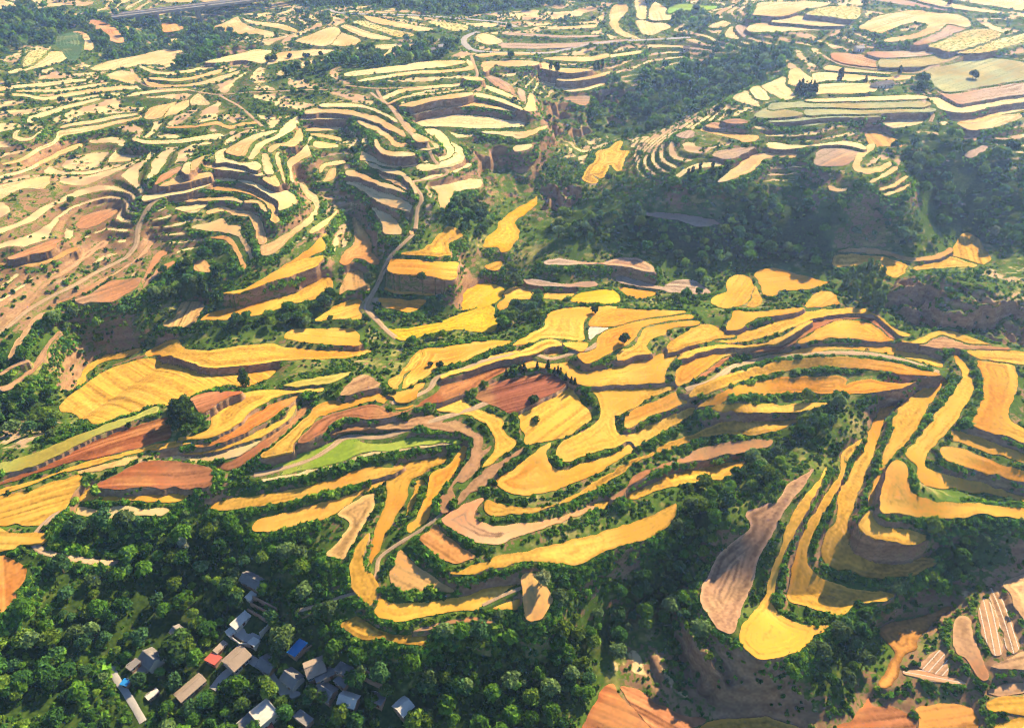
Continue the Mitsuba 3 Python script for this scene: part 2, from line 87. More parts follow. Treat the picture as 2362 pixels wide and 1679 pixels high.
0|39|0.45|180,213.6|0|wheat_field|golden wheat stubble strip on the right hand spur|161.5,224.3 166.3,227.2 169.5,224.9 168.7,219.3 169.2,214.2 179,212.8 194.9,214.3 210,214.4 222.1,212.3 219.3,207.2 207.5,209.4 196,209.4 185.2,207 172.2,206.1 158.7,204.9 152.4,204 152.1,208.3 155.9,216
0|39.9|0.3|178.7,248.5|0|wheat_field|golden wheat stubble strip on the right hand spur|216.2,289.7 212.9,283.7 202.5,272.4 193,260.3 185.4,251.9 177,243.7 169.3,236.9 162.1,228.3 157,219.2 151.1,210.5 150.8,212.5 154,219 162,230.6 167.7,240.7 176.1,251.7 181.7,263.3 193.5,276.2 206.2,285.7
0|35.7|0.3|154,200.6|0|wheat_field|golden wheat stubble strip on the right hand spur|149.3,207.5 142.7,202.1 142.3,198.9 145.1,196 152.6,195.4 165.3,196.2 172.9,199.1 170.3,201 158.9,200.9 152.1,200.8 149.7,203.7 150.5,207.4
0|32.1|0.45|156.5,220.8|0|wheat_field|golden wheat stubble strip on the right hand spur|197.5,284.7 185.2,281.7 178.2,270.6 170,260 164.1,249.9 157.4,242 150.3,231.2 142.8,221.8 138.3,210.7 132.1,203.3 128.8,197.6 130,193.2 138.1,190.8 147.4,187.6 156.8,187.6 165.9,189.5 176.1,194.6 177.1,197.9 167.8,198.6 158.1,199.5 148.7,200 143.7,202.4 142.9,207.5 146.2,214.4 151.7,222.7 158.1,232.9 166.1,244.3 174.8,259.4 185.1,271.7
0|29.5|0.45|134.9,201.9|0|wheat_field|golden wheat stubble strip on the right hand spur|163.1,251.5 152.2,244.7 148,236.4 144.9,229.8 139.3,222.9 131.2,214.1 123.6,205.3 117.1,194.6 113.7,187.4 111,179.1 118,175.5 124.3,173.2 129.9,172 137.7,176.7 146.3,177.9 154.7,180.9 152.3,182.4 144.3,183.1 134.5,184.9 126.2,186.9 121.7,190.9 122.7,196.4 126,202.1 132.3,210.4 139.5,220.1 146.8,229.6 151.5,238 157.9,245
0|26.5|0.45|113.1,186.4|0|wheat_field|golden wheat stubble strip on the right hand spur|144.9,241.6 139.8,233.5 135.5,227.2 127,218.2 117.7,207.5 111.4,197.5 105.7,187.9 100,178.3 94.1,171.3 88.2,164.1 85.9,159.5 87.2,153.7 90.6,149.4 97.7,150.8 105.6,153.9 113.6,159.4 116.7,162.5 124,166.5 120.3,167.4 112.4,167.4 106.2,170.5 103.8,175.3 105.4,180.8 110,190 115.8,199.1 123.3,209.3 131.8,219.7 136.8,227.2
10|28.6|0.45|100.1,198.2|0|bare_field|pink bare field at the tip of the right hand spur|100.1,211.3 104.8,213.6 113.6,215.7 118.5,222.1 129.1,228.4 132.8,230.2 125.4,220.6 115.1,210 106.6,199 100.1,189.8 95.4,180.5 88.4,168.8 83.4,161.1 79.6,164.6 77,173.1 76.3,179.7 78.5,187.1 83.5,194 89.1,199.7 96.4,202.4 100,205.8
1|5.1|0.3|158.2,167.7|0|stubble_field|orange brown stubble strip on the lower right hillside|149,174.9 158.6,177.6 169.3,179.1 180.7,182.6 181,181.2 174.2,177 162.5,168.5 160,165.2 153.2,160.3 147.9,152.8 142.3,148.6 140.4,150.9 148.1,159.7 152,164 150.7,170.2
12|8.1|0.3|163.5,156.8|1|mulched_field|brown field lined with white mulch rows on the lower right hillside|157.1,156.8 165.6,161.6 167.7,161.2 165.6,151.7 161.6,152.8
12|7.6|0.3|160.4,151.3|1|mulched_field|brown field lined with white mulch rows on the lower right hillside|151.6,154.9 158.2,155.2 168.9,149.1 169.1,147.5 160.2,149.5 154.2,152.3
11|12.7|0.3|177,160.6|0|bare_terrace|reddish bare earth terrace on the lower right hillside|175.6,169.9 181.3,175.5 183.4,172.3 180,164.1 179.2,155.2 177.7,148.3 174.7,147.6 173.2,155.9 171.2,159.4
12|15|0.3|188,168.7|1|mulched_field|brown field lined with white mulch rows on the lower right hillside|189.8,179.8 193.7,181.8 193.5,176.3 190.2,166.7 186.6,157.1 183.1,156.4 183.1,161.9 185.3,171.3
12|15.9|0.3|194.3,171|1|mulched_field|brown field lined with white mulch rows on the lower right hillside|196.9,185.7 200.4,186.7 198.4,178.3 196.1,167.3 193.2,157.6 188.8,156.9 190.5,164.5 193.1,173.8
11|18|0.3|205.1,181.7|0|bare_terrace|reddish bare earth terrace on the right hand spur|202.7,187.6 210.6,191.1 217.7,192.2 201.7,167.1 199.8,173.8 201.5,181.7
11|15.6|0.3|188.4,152.8|0|bare_terrace|reddish bare earth terrace on the lower right hillside|180.1,152.1 187.8,154.9 194.1,156.5 193.6,150.4 186.5,150.5
0|11.3|0.3|180,138.4|0|wheat_field|golden wheat stubble strip on the lower right hillside|173.7,139.8 180.2,141.4 189.1,141.4 185.8,135.1 177.6,136 173.4,137
4|2.9|0.3|135.6,139.5|0|ploughed_field|red brown ploughed strip on the lower right hillside|128.9,140.3 133,144.7 136.1,146.6 135.8,143.4 141.7,142.6 146.4,140.6 147.7,136.4 145.6,131.8 117.8,132.1 123.5,136.7
1|5.7|0.3|158.1,137.6|0|stubble_field|orange brown stubble strip on the lower right hillside|150,141 157.7,142.3 165.2,141.2 169.6,139.1 165.3,130.4 148.1,131.1 149.9,137.4
11|11.9|0.3|184.1,144.2|0|bare_terrace|reddish bare earth terrace on the lower right hillside|177.6,145.5 191.7,146.2 189.8,142.7 177.3,142.7
0|1.3|0.3|85.7,136.8|0|wheat_field|golden wheat stubble strip at the bottom of the frame beyond the dark ravine|67.5,132.9 72.5,137.5 81.3,139 90,139.7 98.3,138.8 105.1,133.4
4|1|0.3|39.1,143|1|ploughed_field|red brown ploughed strip at the bottom of the frame beyond the dark ravine|29.4,141.7 34.9,151 38.8,153.6 40.8,150.8 43.4,144.7 48.1,138.4 50.6,132.5 27,133.6
4|1.7|0.3|56.8,140.9|1|ploughed_field|red brown ploughed strip at the bottom of the frame beyond the dark ravine|42,151.5 47.3,151.4 52.9,146.6 60.1,142.1 65.3,139.6 71.8,138.4 67.1,134.9 61.1,132.6 52.8,132.6 47.4,140.8
0|10.4|0.3|177.6,131.2|0|wheat_field|golden wheat stubble strip on the lower right hillside|171.7,131.2 178,133.5 185.2,133.7 182.4,128.3 170.6,129.1
0|42.7|0.9|-171.9,285.2|1|wheat_field|large golden slope with straight diagonal harvest rows on the left|-230.1,284.4 -228.6,291.7 -224.7,301.8 -218.8,313.7 -211,320.5 -202.8,324.7 -193.9,323.6 -180.8,314.2 -165.6,303.6 -154.8,300.1 -153,301.8 -139,309.2 -123.8,314.6 -122.8,305.4 -124.7,295.9 -129.9,289.9 -134.8,286.1 -142.9,288.1 -149.4,280.9 -156.6,274.8 -162.8,268.1 -169.5,266.8 -177,262.3 -185.9,257.5 -192.4,254.2 -204,264.9 -219.9,278.8 -226.8,280.3
0|41.6|0.9|-141.3,314.9|0|wheat_field|golden wheat stubble strip by the big golden slope on the left|-204.3,327.9 -203.3,336 -193.3,339.4 -185.3,333.5 -176.3,322.1 -160.1,317.3 -145.6,322.5 -130.3,326 -121.5,323.5 -104.7,321.6 -89.9,322.9 -76.1,325.4 -79.5,318.2 -87.7,313 -102,310.6 -117.6,309 -128.2,304.8 -142.4,300.5 -154.7,298.1 -167.8,305.4 -186.7,319.8 -199.8,328.1
0|23.4|0.9|-229.3,326.4|0|wheat_field|golden wheat stubble strip by the big golden slope on the left|-233.4,305.1 -233.8,315.3 -234.7,321.7 -229.8,330.9 -220.2,332.5 -209.9,335.4 -212.1,339.1 -223,337.4 -232.4,334.6 -237.8,324.2 -237.1,316.8 -236,306.8
3|24.2|0.9|-222.5,320.1|0|bare_field|brown bare soil strip by the big golden slope on the left|-234.7,303.3 -228.1,315.1 -216.4,324.1 -203.4,326.1 -205.3,329.3 -219.4,328.6 -230.7,318.3 -236.1,304.8
4|46|0.3|-184.5,234.6|1|ploughed_field|red brown ploughed strip on the central hillside above the village woods|-218.8,216.7 -210.2,221.8 -200.5,228.4 -191.1,236.5 -181.5,245.3 -170.7,252 -161,257.8 -157.8,253.9 -154.8,245.3 -158.3,242.7 -165.5,238.4 -176.4,233.1 -188,229.5 -198.9,225 -209.2,219.7 -218.2,215.6
8|47.8|0.3|-192.2,241.3|0|grass_strip|yellow green weedy grass strip on the central hillside above the village woods|-220.2,220.7 -206.8,224.7 -197,231.5 -188.2,241.1 -178,248.8 -167.7,257.2 -164.9,259.4 -167.2,262.9 -176.3,255.7 -187.2,249 -194,243.9 -207.2,234.2 -217.4,228.5 -223.1,225.9
0|45|0.3|-180.8,228|0|wheat_field|golden wheat stubble strip on the central hillside above the village woods|-217.2,213.4 -204.3,218.1 -194.3,224 -183.8,229.5 -172.7,234.4 -165.5,238.1 -154.1,242.8 -147.6,244.7 -145.2,242.8 -153,239.5 -164.5,235.4 -175.3,230.1 -182.5,226.6 -193.8,222.9 -201.6,217.7 -210.6,213.6 -216.4,211.8
0|43|0.3|-192.6,208|1|wheat_field|golden wheat stubble strip at the left edge above the woods|-214.7,209.1 -201.8,213.3 -193.2,218.4 -184.3,221.2 -182.5,218.7 -183.4,212.8 -183.4,209 -185.1,203.2 -188,198.9 -188.8,197 -198.4,197.2 -209.1,197.9
0|41.3|0.3|-194.8,189.4|0|wheat_field|golden wheat stubble strip at the left edge above the woods|-206.6,193.9 -195.8,192.7 -185.5,192.6 -185.3,188.6 -193.3,187.5 -194.6,185.2 -202.5,185.6
6|44.3|0.3|-174.7,228.4|0|stubble_field|dull tan stubble strip on the central hillside above the village woods|-186.9,224.3 -179.1,228.2 -171.9,231.8 -165.6,233.4 -165,231.8 -173.2,226.3 -181.6,223.9
4|41.2|0.3|-152,224.7|0|ploughed_field|red brown ploughed strip at the left edge above the woods|-175.4,217.1 -171.3,221.8 -165.2,228 -158.1,231.7 -150.1,232.9 -142.1,232.1 -132.5,229.4 -130.2,224.3 -131.5,219.9 -142.7,219.8 -154.4,218.2 -166,216.3
0|39.1|0.3|-163.4,214.8|0|wheat_field|golden wheat stubble strip at the left edge above the woods|-181.8,214.4 -179.2,218.4 -178.9,215.5 -176.1,214.5 -164.6,214.9 -150.7,217.1 -139,219.3 -140.1,217.4 -144.2,214.8 -157.5,213.2 -169.4,212 -181.5,211.5
2|36.9|0.3|-164.8,208.1|0|field_margin|pale straw margin strip at the left edge above the woods|-182.1,206.3 -180.6,208.8 -172.3,208 -165.1,210.8 -155.1,210.2 -145.8,211.4 -147.2,208.3 -155.7,207 -166.7,205.8 -177.7,205.3
4|50.6|0.8|-140.5,264.3|0|ploughed_field|red brown ploughed strip by the big golden slope on the left|-150.5,264.5 -147.9,269.2 -139.3,271.5 -129,271.9 -133.4,267.7 -137.5,263 -139.7,258.2 -142.6,255.7 -145.8,258.7
1|37.7|0.3|-190,172.8|1|stubble_field|orange brown stubble strip at the left edge above the woods|-201.9,183.2 -192.8,181.4 -188.1,178.9 -185.7,173.8 -185.5,168.8 -185.9,163.1 -189.7,159.8
18|34.4|0.3|-17.7,383.8|0|ripe_field|bright yellow wheat field on the valley side terraces|-30.1,380.5 -27.9,391.5 -17.8,399.9 -8.1,396 -5.2,392 -6.1,382.5 -12.4,373.9 -22.2,369 -29.4,367.5
18|36.8|0.3|-39.2,346.6|0|ripe_field|bright yellow wheat field on the valley side terraces|-71.9,343.7 -64.2,344.1 -47.5,349.8 -35,358 -26.4,363.5 -12.2,369.1 -9.2,353.7 -9,339.2 -16.6,337.6 -25.3,341.3 -36.5,342.4 -46.5,339.3 -56,332.5 -62.6,331.6 -67.6,337.4
0|54.2|0.3|-50.8,382.3|0|wheat_field|golden wheat stubble strip on the valley side terraces|-72.9,388.8 -66.1,389.3 -49.9,389.9 -33.9,394.5 -32.9,385.6 -33.6,375.3 -39.8,374 -48.8,375.8 -57.7,375.9 -72.2,378.4
0|57.6|0.3|-47.1,404.2|0|wheat_field|golden wheat stubble strip on the valley side terraces|-67.2,392.1 -55.8,396.9 -51,405.3 -41.1,425.3 -31.4,421.3 -39.1,412.8 -38,403.4 -37.7,398.8 -50,392.8 -58.9,391.3
0|43.4|0.3|-57.4,377.6|1|wheat_field|golden wheat stubble strip on the valley side terraces|-75,385.8 -63.6,381.8 -49.9,381 -37.3,382.7 -37.7,374.7 -49.3,372.7 -58.2,372.9 -69.1,373.4 -76.8,377.6
0|40.8|0.3|-65.2,364.7|1|wheat_field|golden wheat stubble strip on the valley side terraces|-79,369.4 -71.5,370.2 -62.3,368 -51.8,369.9 -53.8,362.4 -59.4,357.2 -67.5,358.8 -75.8,362.1
6|49.8|0.3|-97.1,417.1|0|stubble_field|dull tan stubble strip on the valley side terraces|-106.2,399.1 -105.3,414.6 -102.4,426.8 -108.1,457.5 -102.1,449.7 -92.1,428.9 -87.5,408.1 -80.9,397.3 -82.9,393.6 -96.9,403.2 -100.8,396.6
6|44.2|0.3|-95.6,382.8|0|stubble_field|dull tan stubble strip on the valley side terraces|-102.3,372.2 -102.7,384.9 -100.7,395.2 -94.2,396 -88.8,384.9 -84.7,375.6 -93,376.2 -98.5,376.7
0|38.8|0.3|-99.5,360.7|0|wheat_field|golden wheat stubble strip on the valley side terraces|-112.5,349.7 -108.4,359 -102.8,367.2 -96.4,371.6 -88.9,370.4 -87,352.8 -99.9,351.7
0|39.3|0.3|-103.5,334|0|wheat_field|golden wheat stubble strip along the sunlit ridge crest|-98.1,342.4 -89.5,341.9 -84.7,334 -82.9,325.9 -89.7,325 -103,325.7 -122.9,329.3 -125.7,333.9 -123,339.6 -114.8,340.9
0|44.7|0.3|-136.4,362.2|0|wheat_field|golden wheat stubble strip on the valley side terraces|-173.8,341.1 -167.2,349.9 -154.5,356.3 -139.2,364 -128,372.2 -120.6,384 -113.3,389 -108.3,384.4 -108.5,373.2 -117.5,364.8 -129.2,358.7 -139.3,347.9 -150.9,343.9 -158.6,341.4
0|54.5|0.3|-139.7,372.5|0|wheat_field|golden wheat stubble strip on the valley side terraces|-165,354.9 -159.4,356.5 -151.9,360 -140.5,376.4 -129.9,388.6 -118,396.9 -115.4,397.4 -117.3,388 -124.1,381.5 -135,371.5 -145.6,362.1 -153.9,355.1 -160.2,353.4
0|56|0.3|-122,410.3|0|wheat_field|golden wheat stubble strip on the valley side terraces|-138.1,382.7 -126.7,402.2 -120.1,423.9 -116.8,441.7 -117.4,435 -120.3,418.4 -116.3,410.2 -118.5,402.7 -128.4,392.3
6|39.6|0.3|-188.7,353.4|0|stubble_field|dull tan stubble strip by the big golden slope on the left|-199.4,347.4 -194.1,352.4 -195.2,367.9 -181.9,366.5 -179.7,354.7 -180.6,342.1 -190.9,343.7
6|53.1|0.3|-186.5,388.4|0|stubble_field|dull tan stubble strip on the bare left hillside|-190.3,384.3 -192,392.5 -188,394.6 -181.8,388.2 -179.8,380.6
0|36.9|0.3|8.9,376.3|0|wheat_field|golden wheat stubble strip along the sunlit ridge crest|-5.1,378.5 -3.3,389.9 5.2,393 14.5,390.2 19,384.1 32.8,382.3 38.4,383.1 35,373.4 23.3,376 9.6,376.3 0.4,374.2 -4.1,363.3 -2.2,357.5 -5.8,357.9 -8.6,367.5 -7.8,373
18|44|0.3|50.6,366.6|0|ripe_field|bright yellow wheat field in the wooded valley behind the ridge|34.9,362.8 41,373.3 59.5,377.5 62.8,367.3 60.9,359.2 44.3,359.4
13|40.2|0.3|30.2,389.5|0|fallow_field|mauve grey fallow terrace in the wooded valley behind the ridge|7.5,397.1 19.3,394.1 33,388.4 42.5,391 50.1,391.9 52.8,386.3 42,384.4 28.2,385.8 17.2,387.6 8.9,392.2
13|46.2|0.3|55.4,403.6|0|fallow_field|mauve grey fallow terrace in the wooded valley behind the ridge|21.1,408.9 29.3,410.6 43.3,406.2 57.5,405.2 68.5,410 78.1,409.8 85.7,402.6 87.5,392.7 79.8,394 71.2,399.8 60.1,401.8 43.1,402.8 28.9,402.7 21.4,404.3
13|40.4|0.3|81.9,387.5|0|fallow_field|mauve grey fallow terrace in the wooded valley behind the ridge|66.9,398.9 75.8,395 86.8,387.2 94.5,383.2 103.3,374.3 87.7,381.4 74.7,386.8 65.1,391.9
13|40.8|0.3|106.7,383.5|1|fallow_field|mauve grey fallow terrace in the wooded valley behind the ridge|93,383.9 100.6,392.3 111.7,392.2 118.9,379.8 116.8,375.9 98.9,376.1
0|39.1|0.3|74.8,380.8|0|wheat_field|golden wheat stubble strip in the wooded valley behind the ridge|64.6,386.7 70.3,387.4 79.1,384.1 86.7,380 82.2,374.3 73,373.7 67.4,378.8
0|49.2|0.3|28.2,328.4|0|wheat_field|golden wheat stubble strip along the sunlit ridge crest|6.9,320 16.8,329.7 19.5,343.3 28.8,349.9 46,351.9 59.6,351.7 56.7,346.7 47.2,341.8 41.2,337.1 38.5,323.9 38.3,314.9 31.9,314.1 23.7,316.5 16.3,317 5.7,311.8 0.5,311.3 2.6,315.2
0|51.1|0.3|32.9,307.7|0|wheat_field|golden wheat stubble strip along the sunlit ridge crest|26.5,311 38.4,310.6 36.3,303.8 30.3,305.7
19|51|0.3|44.5,320.5|0|bare_patch|white bare earth patch along the sunlit ridge crest|41.7,324.5 45.7,327.6 51.8,324.3 46,319.2 41.8,313.4 40.3,314.4
0|43.7|0.3|131.4,373.3|0|wheat_field|golden wheat stubble strip in the wooded valley behind the ridge|115.2,362.8 122.3,370.5 128.4,375.7 131.6,388.7 138,394.9 145.1,393.6 146.7,386 144.4,375.4 137.7,362.1 128.8,354.7 121.4,352.5 115.8,357.7
0|43.5|0.3|164.7,383.9|0|wheat_field|golden wheat stubble strip in the wooded valley behind the ridge|150.5,395.7 159.8,402.5 168,400.8 177,394 186.8,386.4 192,384 175.9,375.6 163.7,374.5 159,374.7 156.1,369.3 149.5,366.8 148.8,372.3 150.2,385.7
0|45|0.3|142,365.9|0|wheat_field|golden wheat stubble strip in the wooded valley behind the ridge|146.5,381.3 146.2,371.8 142.7,355.8 134.1,353.7 140.6,366.6
0|47|0.3|180.6,360.3|0|wheat_field|golden wheat stubble strip along the sunlit ridge crest|166.3,349 173.8,363.7 183.3,370.5 188.7,369.2 186.5,355.8 184.9,353.2
6|48.2|0.3|243.8,412.5|0|stubble_field|dull tan stubble strip in the wooded valley behind the ridge|205.6,412.2 220.8,416.3 235.4,415.7 243.8,411.8 252.9,408.3 267.6,411.5 281,419.8 277.9,413.2 264.9,405.6 250.1,403.8 244.8,406.8 234.2,412 219.6,412.3 207.1,410.3
0|46.4|0.3|225,402.2|0|wheat_field|golden wheat stubble strip in the wooded valley behind the ridge|201.2,406.1 205.8,409 219.1,410.3 233.5,409.6 243.7,403.8 243.6,397 237.6,389.4 231.4,385.8 227.7,394.2 220.8,400.9 200.6,397.8
0|46.5|0.3|267,401|0|wheat_field|golden wheat stubble strip in the wooded valley behind the ridge|250.1,400.4 259.8,403.4 277.6,411.2 284,405 288.3,398.6 271,397.6 256.8,396.8 248.9,395.7
0|47.7|0.3|294.8,420.2|0|wheat_field|golden wheat stubble strip in the wooded valley behind the ridge|279.7,413.9 286.9,425.1 294.7,435.7 300.4,439.8 304.6,433.9 302.7,416.1 300.2,406.5 292.2,399.2 287.1,405.6
18|45.9|0.3|6.8,473.1|0|ripe_field|bright yellow wheat field in the wooded valley behind the ridge|-19,427.4 -11.5,448.5 -7.7,463.8 3.5,482.7 13.7,495.9 23,512.1 34.2,530.5 32.4,524.3 19.9,508.9 17.2,489.5 9.1,474.7 2,461.7 5.3,448.6 0.6,429.1 -5.9,422 -9.8,427.1
0|40.1|0.3|-11.3,411.4|0|wheat_field|golden wheat stubble strip on the valley side terraces|-17.3,410.8 -7.2,416.8 -9.6,406.2
14|83.9|0.3|-185.8,512.4|0|straw_field|pale straw stubble terrace on the left middle spur|-199.8,498.4 -194.1,517.3 -187.2,533.4 -176.4,542.4 -177.7,531 -183.5,520.8 -185.6,508 -182.8,488.3 -191.3,488.8
14|82.1|0.3|-173.6,526.5|0|straw_field|pale straw stubble terrace on the left middle spur|-181.1,486.3 -182.1,499.8 -180.8,515.5 -174.9,530.5 -175.1,553.2 -174.3,574.4 -170.5,584.8 -167.2,570.7 -166.5,555.1 -167.9,537.4 -172,520 -175.6,506.9 -176,492.8 -178,484.7
14|81.8|0.3|-188.8,482.9|0|straw_field|pale straw stubble terrace on the left middle spur|-207.3,498.9 -202.4,505.8 -200.3,494.5 -194.7,485.4 -183.4,479.9 -172.7,480.3 -169.1,471.5 -172.1,468 -182.1,475.2 -194.5,480.4 -201.6,481
14|80.2|0.3|-164.3,522.3|0|straw_field|pale straw stubble terrace on the left middle spur|-170.1,500.7 -173.4,508 -171.4,516.5 -164.3,522.4 -163.1,540.2 -165.5,562 -160.2,552.7 -154.9,530.9 -156.6,514.3 -164.6,512.4 -168.2,504.3
14|80|0.3|-167.6,480.6|0|straw_field|pale straw stubble terrace on the left middle spur|-174.4,496.2 -169.5,493.1 -160.4,470.2 -164.1,466.4 -169.6,477.6
14|78.1|0.22|-159.1,483.3|0|straw_field|pale straw stubble terrace on the left middle spur|-166.6,504.9 -165.4,493.6 -157.8,475.5 -150.5,457.6 -149.4,459 -156,477.6 -162.4,495.3 -164.8,504.3
14|77.6|0.3|-149.4,497|0|straw_field|pale straw stubble terrace on the left middle spur|-152.9,549.1 -148.7,521.9 -143.7,506.2 -148.3,495 -150.9,488.3 -149.8,477.1 -145.7,464.3 -148.1,466.2 -152.3,479.2 -156.1,490 -152.9,503.5 -150.2,516.3 -152.4,537.7
14|62.8|0.22|-142.7,454.3|0|straw_field|pale straw stubble terrace on the left middle spur|-151.3,517.2 -156.1,507.7 -150.6,489.2 -143.1,471.7 -135,460.6 -131.8,450.9 -133.7,432.1 -139.7,414.9 -147.1,402.9 -152.7,398.5 -148.9,390 -142.1,394.3 -136.4,410.1 -130.2,427.1 -128.6,449.5 -131.9,466 -140.5,477.9 -148,492.3 -152.2,504.9 -149.6,513
14|76.8|0.3|-158.3,459.9|0|straw_field|pale straw stubble terrace on the left middle spur|-165.3,462.4 -159.5,468.2 -152.8,456.7 -155.7,452.6
14|79.2|0.22|-182.6,472.1|0|straw_field|pale straw stubble terrace on the left middle spur|-206.6,477.7 -192.9,472.8 -178.6,469.6 -169.1,464.6 -164.4,467.4 -165.3,470.3 -170,468.8 -179.7,475.2 -194.4,478.8 -207.8,481.9
14|77.7|0.3|-215.9,461.3|0|straw_field|pale straw stubble terrace on the left middle spur|-233,450.3 -229.8,462.7 -215.8,468.5 -203.2,471.1 -201.1,464.7 -208.5,458.9 -219.7,453.1
14|73.5|0.22|-211.7,456.5|0|straw_field|pale straw stubble terrace on the left middle spur|-235.4,437.5 -227,442.3 -212.7,449.7 -202.5,458.9 -198.8,467.2 -186.3,465.4 -187.5,469.8 -200.5,471.7 -205.3,464.7 -215.6,456.1 -229.9,448.7 -238.8,444.7
14|72.6|0.3|-156.2,448.7|0|straw_field|pale straw stubble terrace on the left middle spur|-183.4,465.6 -172.1,463.2 -159.1,453.5 -152.3,457.1 -146.7,454.9 -139.8,445.7 -141.9,434.6 -146.9,427.3 -150.2,438 -157,445 -170.6,457.5
6|70.3|0.22|-167.3,441.2|0|stubble_field|dull tan stubble strip on the left middle spur|-202.2,458.8 -186.9,456.6 -172.7,452 -162,443.3 -154.1,431.5 -149.8,418.5 -146.6,414.9 -145.2,417.6 -146.2,421.1 -151.4,436.3 -161.7,450.6 -173.6,457.6 -188.1,461.3 -203.3,462.5
14|68.7|0.22|-200,447.2|0|straw_field|pale straw stubble terrace on the left middle spur|-225.9,442.6 -212.7,445.6 -197.5,446.9 -184.8,447.7 -175.8,442.9 -176.2,446.5 -186,452.6 -198.8,450.7 -214,449 -227.3,446
14|66.4|0.3|-206.1,441.3|0|straw_field|pale straw stubble terrace on the valley side terraces|-217.8,439.9 -206.6,445 -198.6,448.7 -201.8,438.2 -205.8,434.5
14|69.4|0.22|-165,439.4|0|straw_field|pale straw stubble terrace on the left middle spur|-173.1,442.1 -164.6,440.3 -157.2,430.9 -156.6,433.6 -164.9,444.8 -173.8,445.3
14|63.6|0.22|-170.9,426.3|0|straw_field|pale straw stubble terrace on the valley side terraces|-195.6,436.4 -187,439.3 -176.6,433.7 -168.7,430.3 -162.7,420.3 -156.4,405.2 -152.7,400.1 -149.9,402.4 -151.3,408.3 -158.4,425.7 -168.5,437.9 -177.5,439.7 -188.4,444.4 -197,439.8
14|59.6|0.3|-176.3,415|0|straw_field|pale straw stubble terrace on the valley side terraces|-203.9,422.5 -193.1,428.6 -186.6,432.8 -181,426.4 -172.6,423.7 -169.1,415.3 -160.1,400.1 -155.3,388.4 -157.2,388.5 -164.6,402.8 -174.4,416 -190.9,420.7
6|57.1|0.22|-171.8,400.1|0|stubble_field|dull tan stubble strip on the valley side terraces|-188,413.9 -179,411.8 -170.4,400.8 -162.7,385.9 -160.3,380.1 -158.1,380.7 -160.3,387.3 -168.6,403.3 -178.9,415.1 -188.5,415.9
14|59|0.22|-122.2,435.9|0|straw_field|pale straw stubble terrace on the valley side terraces|-125.8,417.2 -121.3,429.8 -116.5,455.7 -117.7,457.3 -123.7,433.4 -127.1,419.1
14|74.5|0.3|-292,612.9|0|straw_field|pale straw stubble terrace on the left middle spur|-297.9,594.6 -303.1,618.4 -293,627.4 -286,631.8 -285.5,612 -286.9,593.7
14|75.6|0.3|-278,613.4|0|straw_field|pale straw stubble terrace on the left middle spur|-281,591.5 -284.8,615.1 -281.7,629.6 -274.6,634 -270.9,623.5 -273.4,602 -280.2,598.2
14|77.1|0.3|-266.7,635.7|0|straw_field|pale straw stubble terrace on the far left slopes by the bridge|-270.9,623.9 -273.8,642.2 -271.5,661.1 -270.3,647.2 -253.4,622.4 -260.4,618
14|76.4|0.22|-250.8,538.8|0|straw_field|pale straw stubble terrace on the left middle spur|-284.8,541.5 -268.8,532.4 -245.3,530.4 -231.5,534.1 -217.2,536.4 -221.3,547.8 -235.3,544 -248.4,538.4 -271.5,539.4 -286.9,547.4
6|78.7|0.22|-226.9,563.7|0|stubble_field|dull tan stubble strip on the left middle spur|-263.9,560.9 -243.3,560 -229.3,564.3 -215.1,553.8 -208.1,561.8 -197.6,567.9 -199.1,572.8 -210.5,568.5 -217.7,562.4 -231.7,572 -245,564.6 -265.4,564.5
14|73.3|0.3|-147.2,571.6|0|straw_field|pale straw stubble terrace on the left middle spur|-161,567.7 -150.4,576.3 -135.9,579.2 -135.2,571 -142.6,568.5 -157,563.7
14|71.8|0.22|-144,557.9|0|straw_field|pale straw stubble terrace on the left middle spur|-155.6,559 -143.3,555 -131.5,548.9 -132.5,556.9 -144.4,562.1 -156.4,563.6
14|76|0.3|-136.8,529|0|straw_field|pale straw stubble terrace on the left middle spur|-146.8,535.8 -135.2,533.2 -130.3,531 -128.7,523.2 -142.6,520.5
14|70.1|0.3|-130.2,502.2|0|straw_field|pale straw stubble terrace on the left middle spur|-136.3,492.1 -134.8,506.3 -123.2,513.1 -120.8,507.7 -132.5,501.7 -133.6,492.6
14|68.3|0.3|-129.3,489.3|0|straw_field|pale straw stubble terrace on the left middle spur|-130.6,483.3 -130.2,496.8 -125.2,500.3 -124.8,485.5 -135.6,480.8
14|81.9|0.3|-217.2,469.2|0|straw_field|pale straw stubble terrace on the left middle spur|-219.2,465.9 -221.5,476.1 -218.6,479.3 -213.8,465.7 -212.9,459.4
14|82|0.3|-212.5,479.9|0|straw_field|pale straw stubble terrace on the left middle spur|-213.4,466.2 -217.4,479.9 -212.6,490 -208.9,491.4 -211.6,482.9 -211.1,469.4
14|81.9|0.22|-120.4,569.5|0|straw_field|pale straw stubble terrace on the middle spur beside the gorge|-161.8,578.4 -150.4,582.9 -134.5,581.1 -117.2,570.8 -102.8,555.7 -91,535.8 -77.2,517.5 -76.8,524.1 -90.5,547.3 -102.8,567.5 -118,581.5 -136,592 -152.8,594.2 -164.3,587.6
14|78.7|0.22|-143.7,578.6|0|straw_field|pale straw stubble terrace on the left middle spur|-164.7,574 -151.2,576.9 -134.1,577.6 -122.6,575 -123.1,578.5 -134.8,581.9 -152.2,581.4 -165.3,576.8
14|83.8|0.22|-118.3,582.9|0|straw_field|pale straw stubble terrace on the middle spur beside the gorge|-152.2,592.7 -132.9,592 -116.2,586.8 -99.3,568 -87.4,548.6 -87.2,552.7 -99.2,572.9 -116.6,593 -134.2,600.2 -153.6,599.6
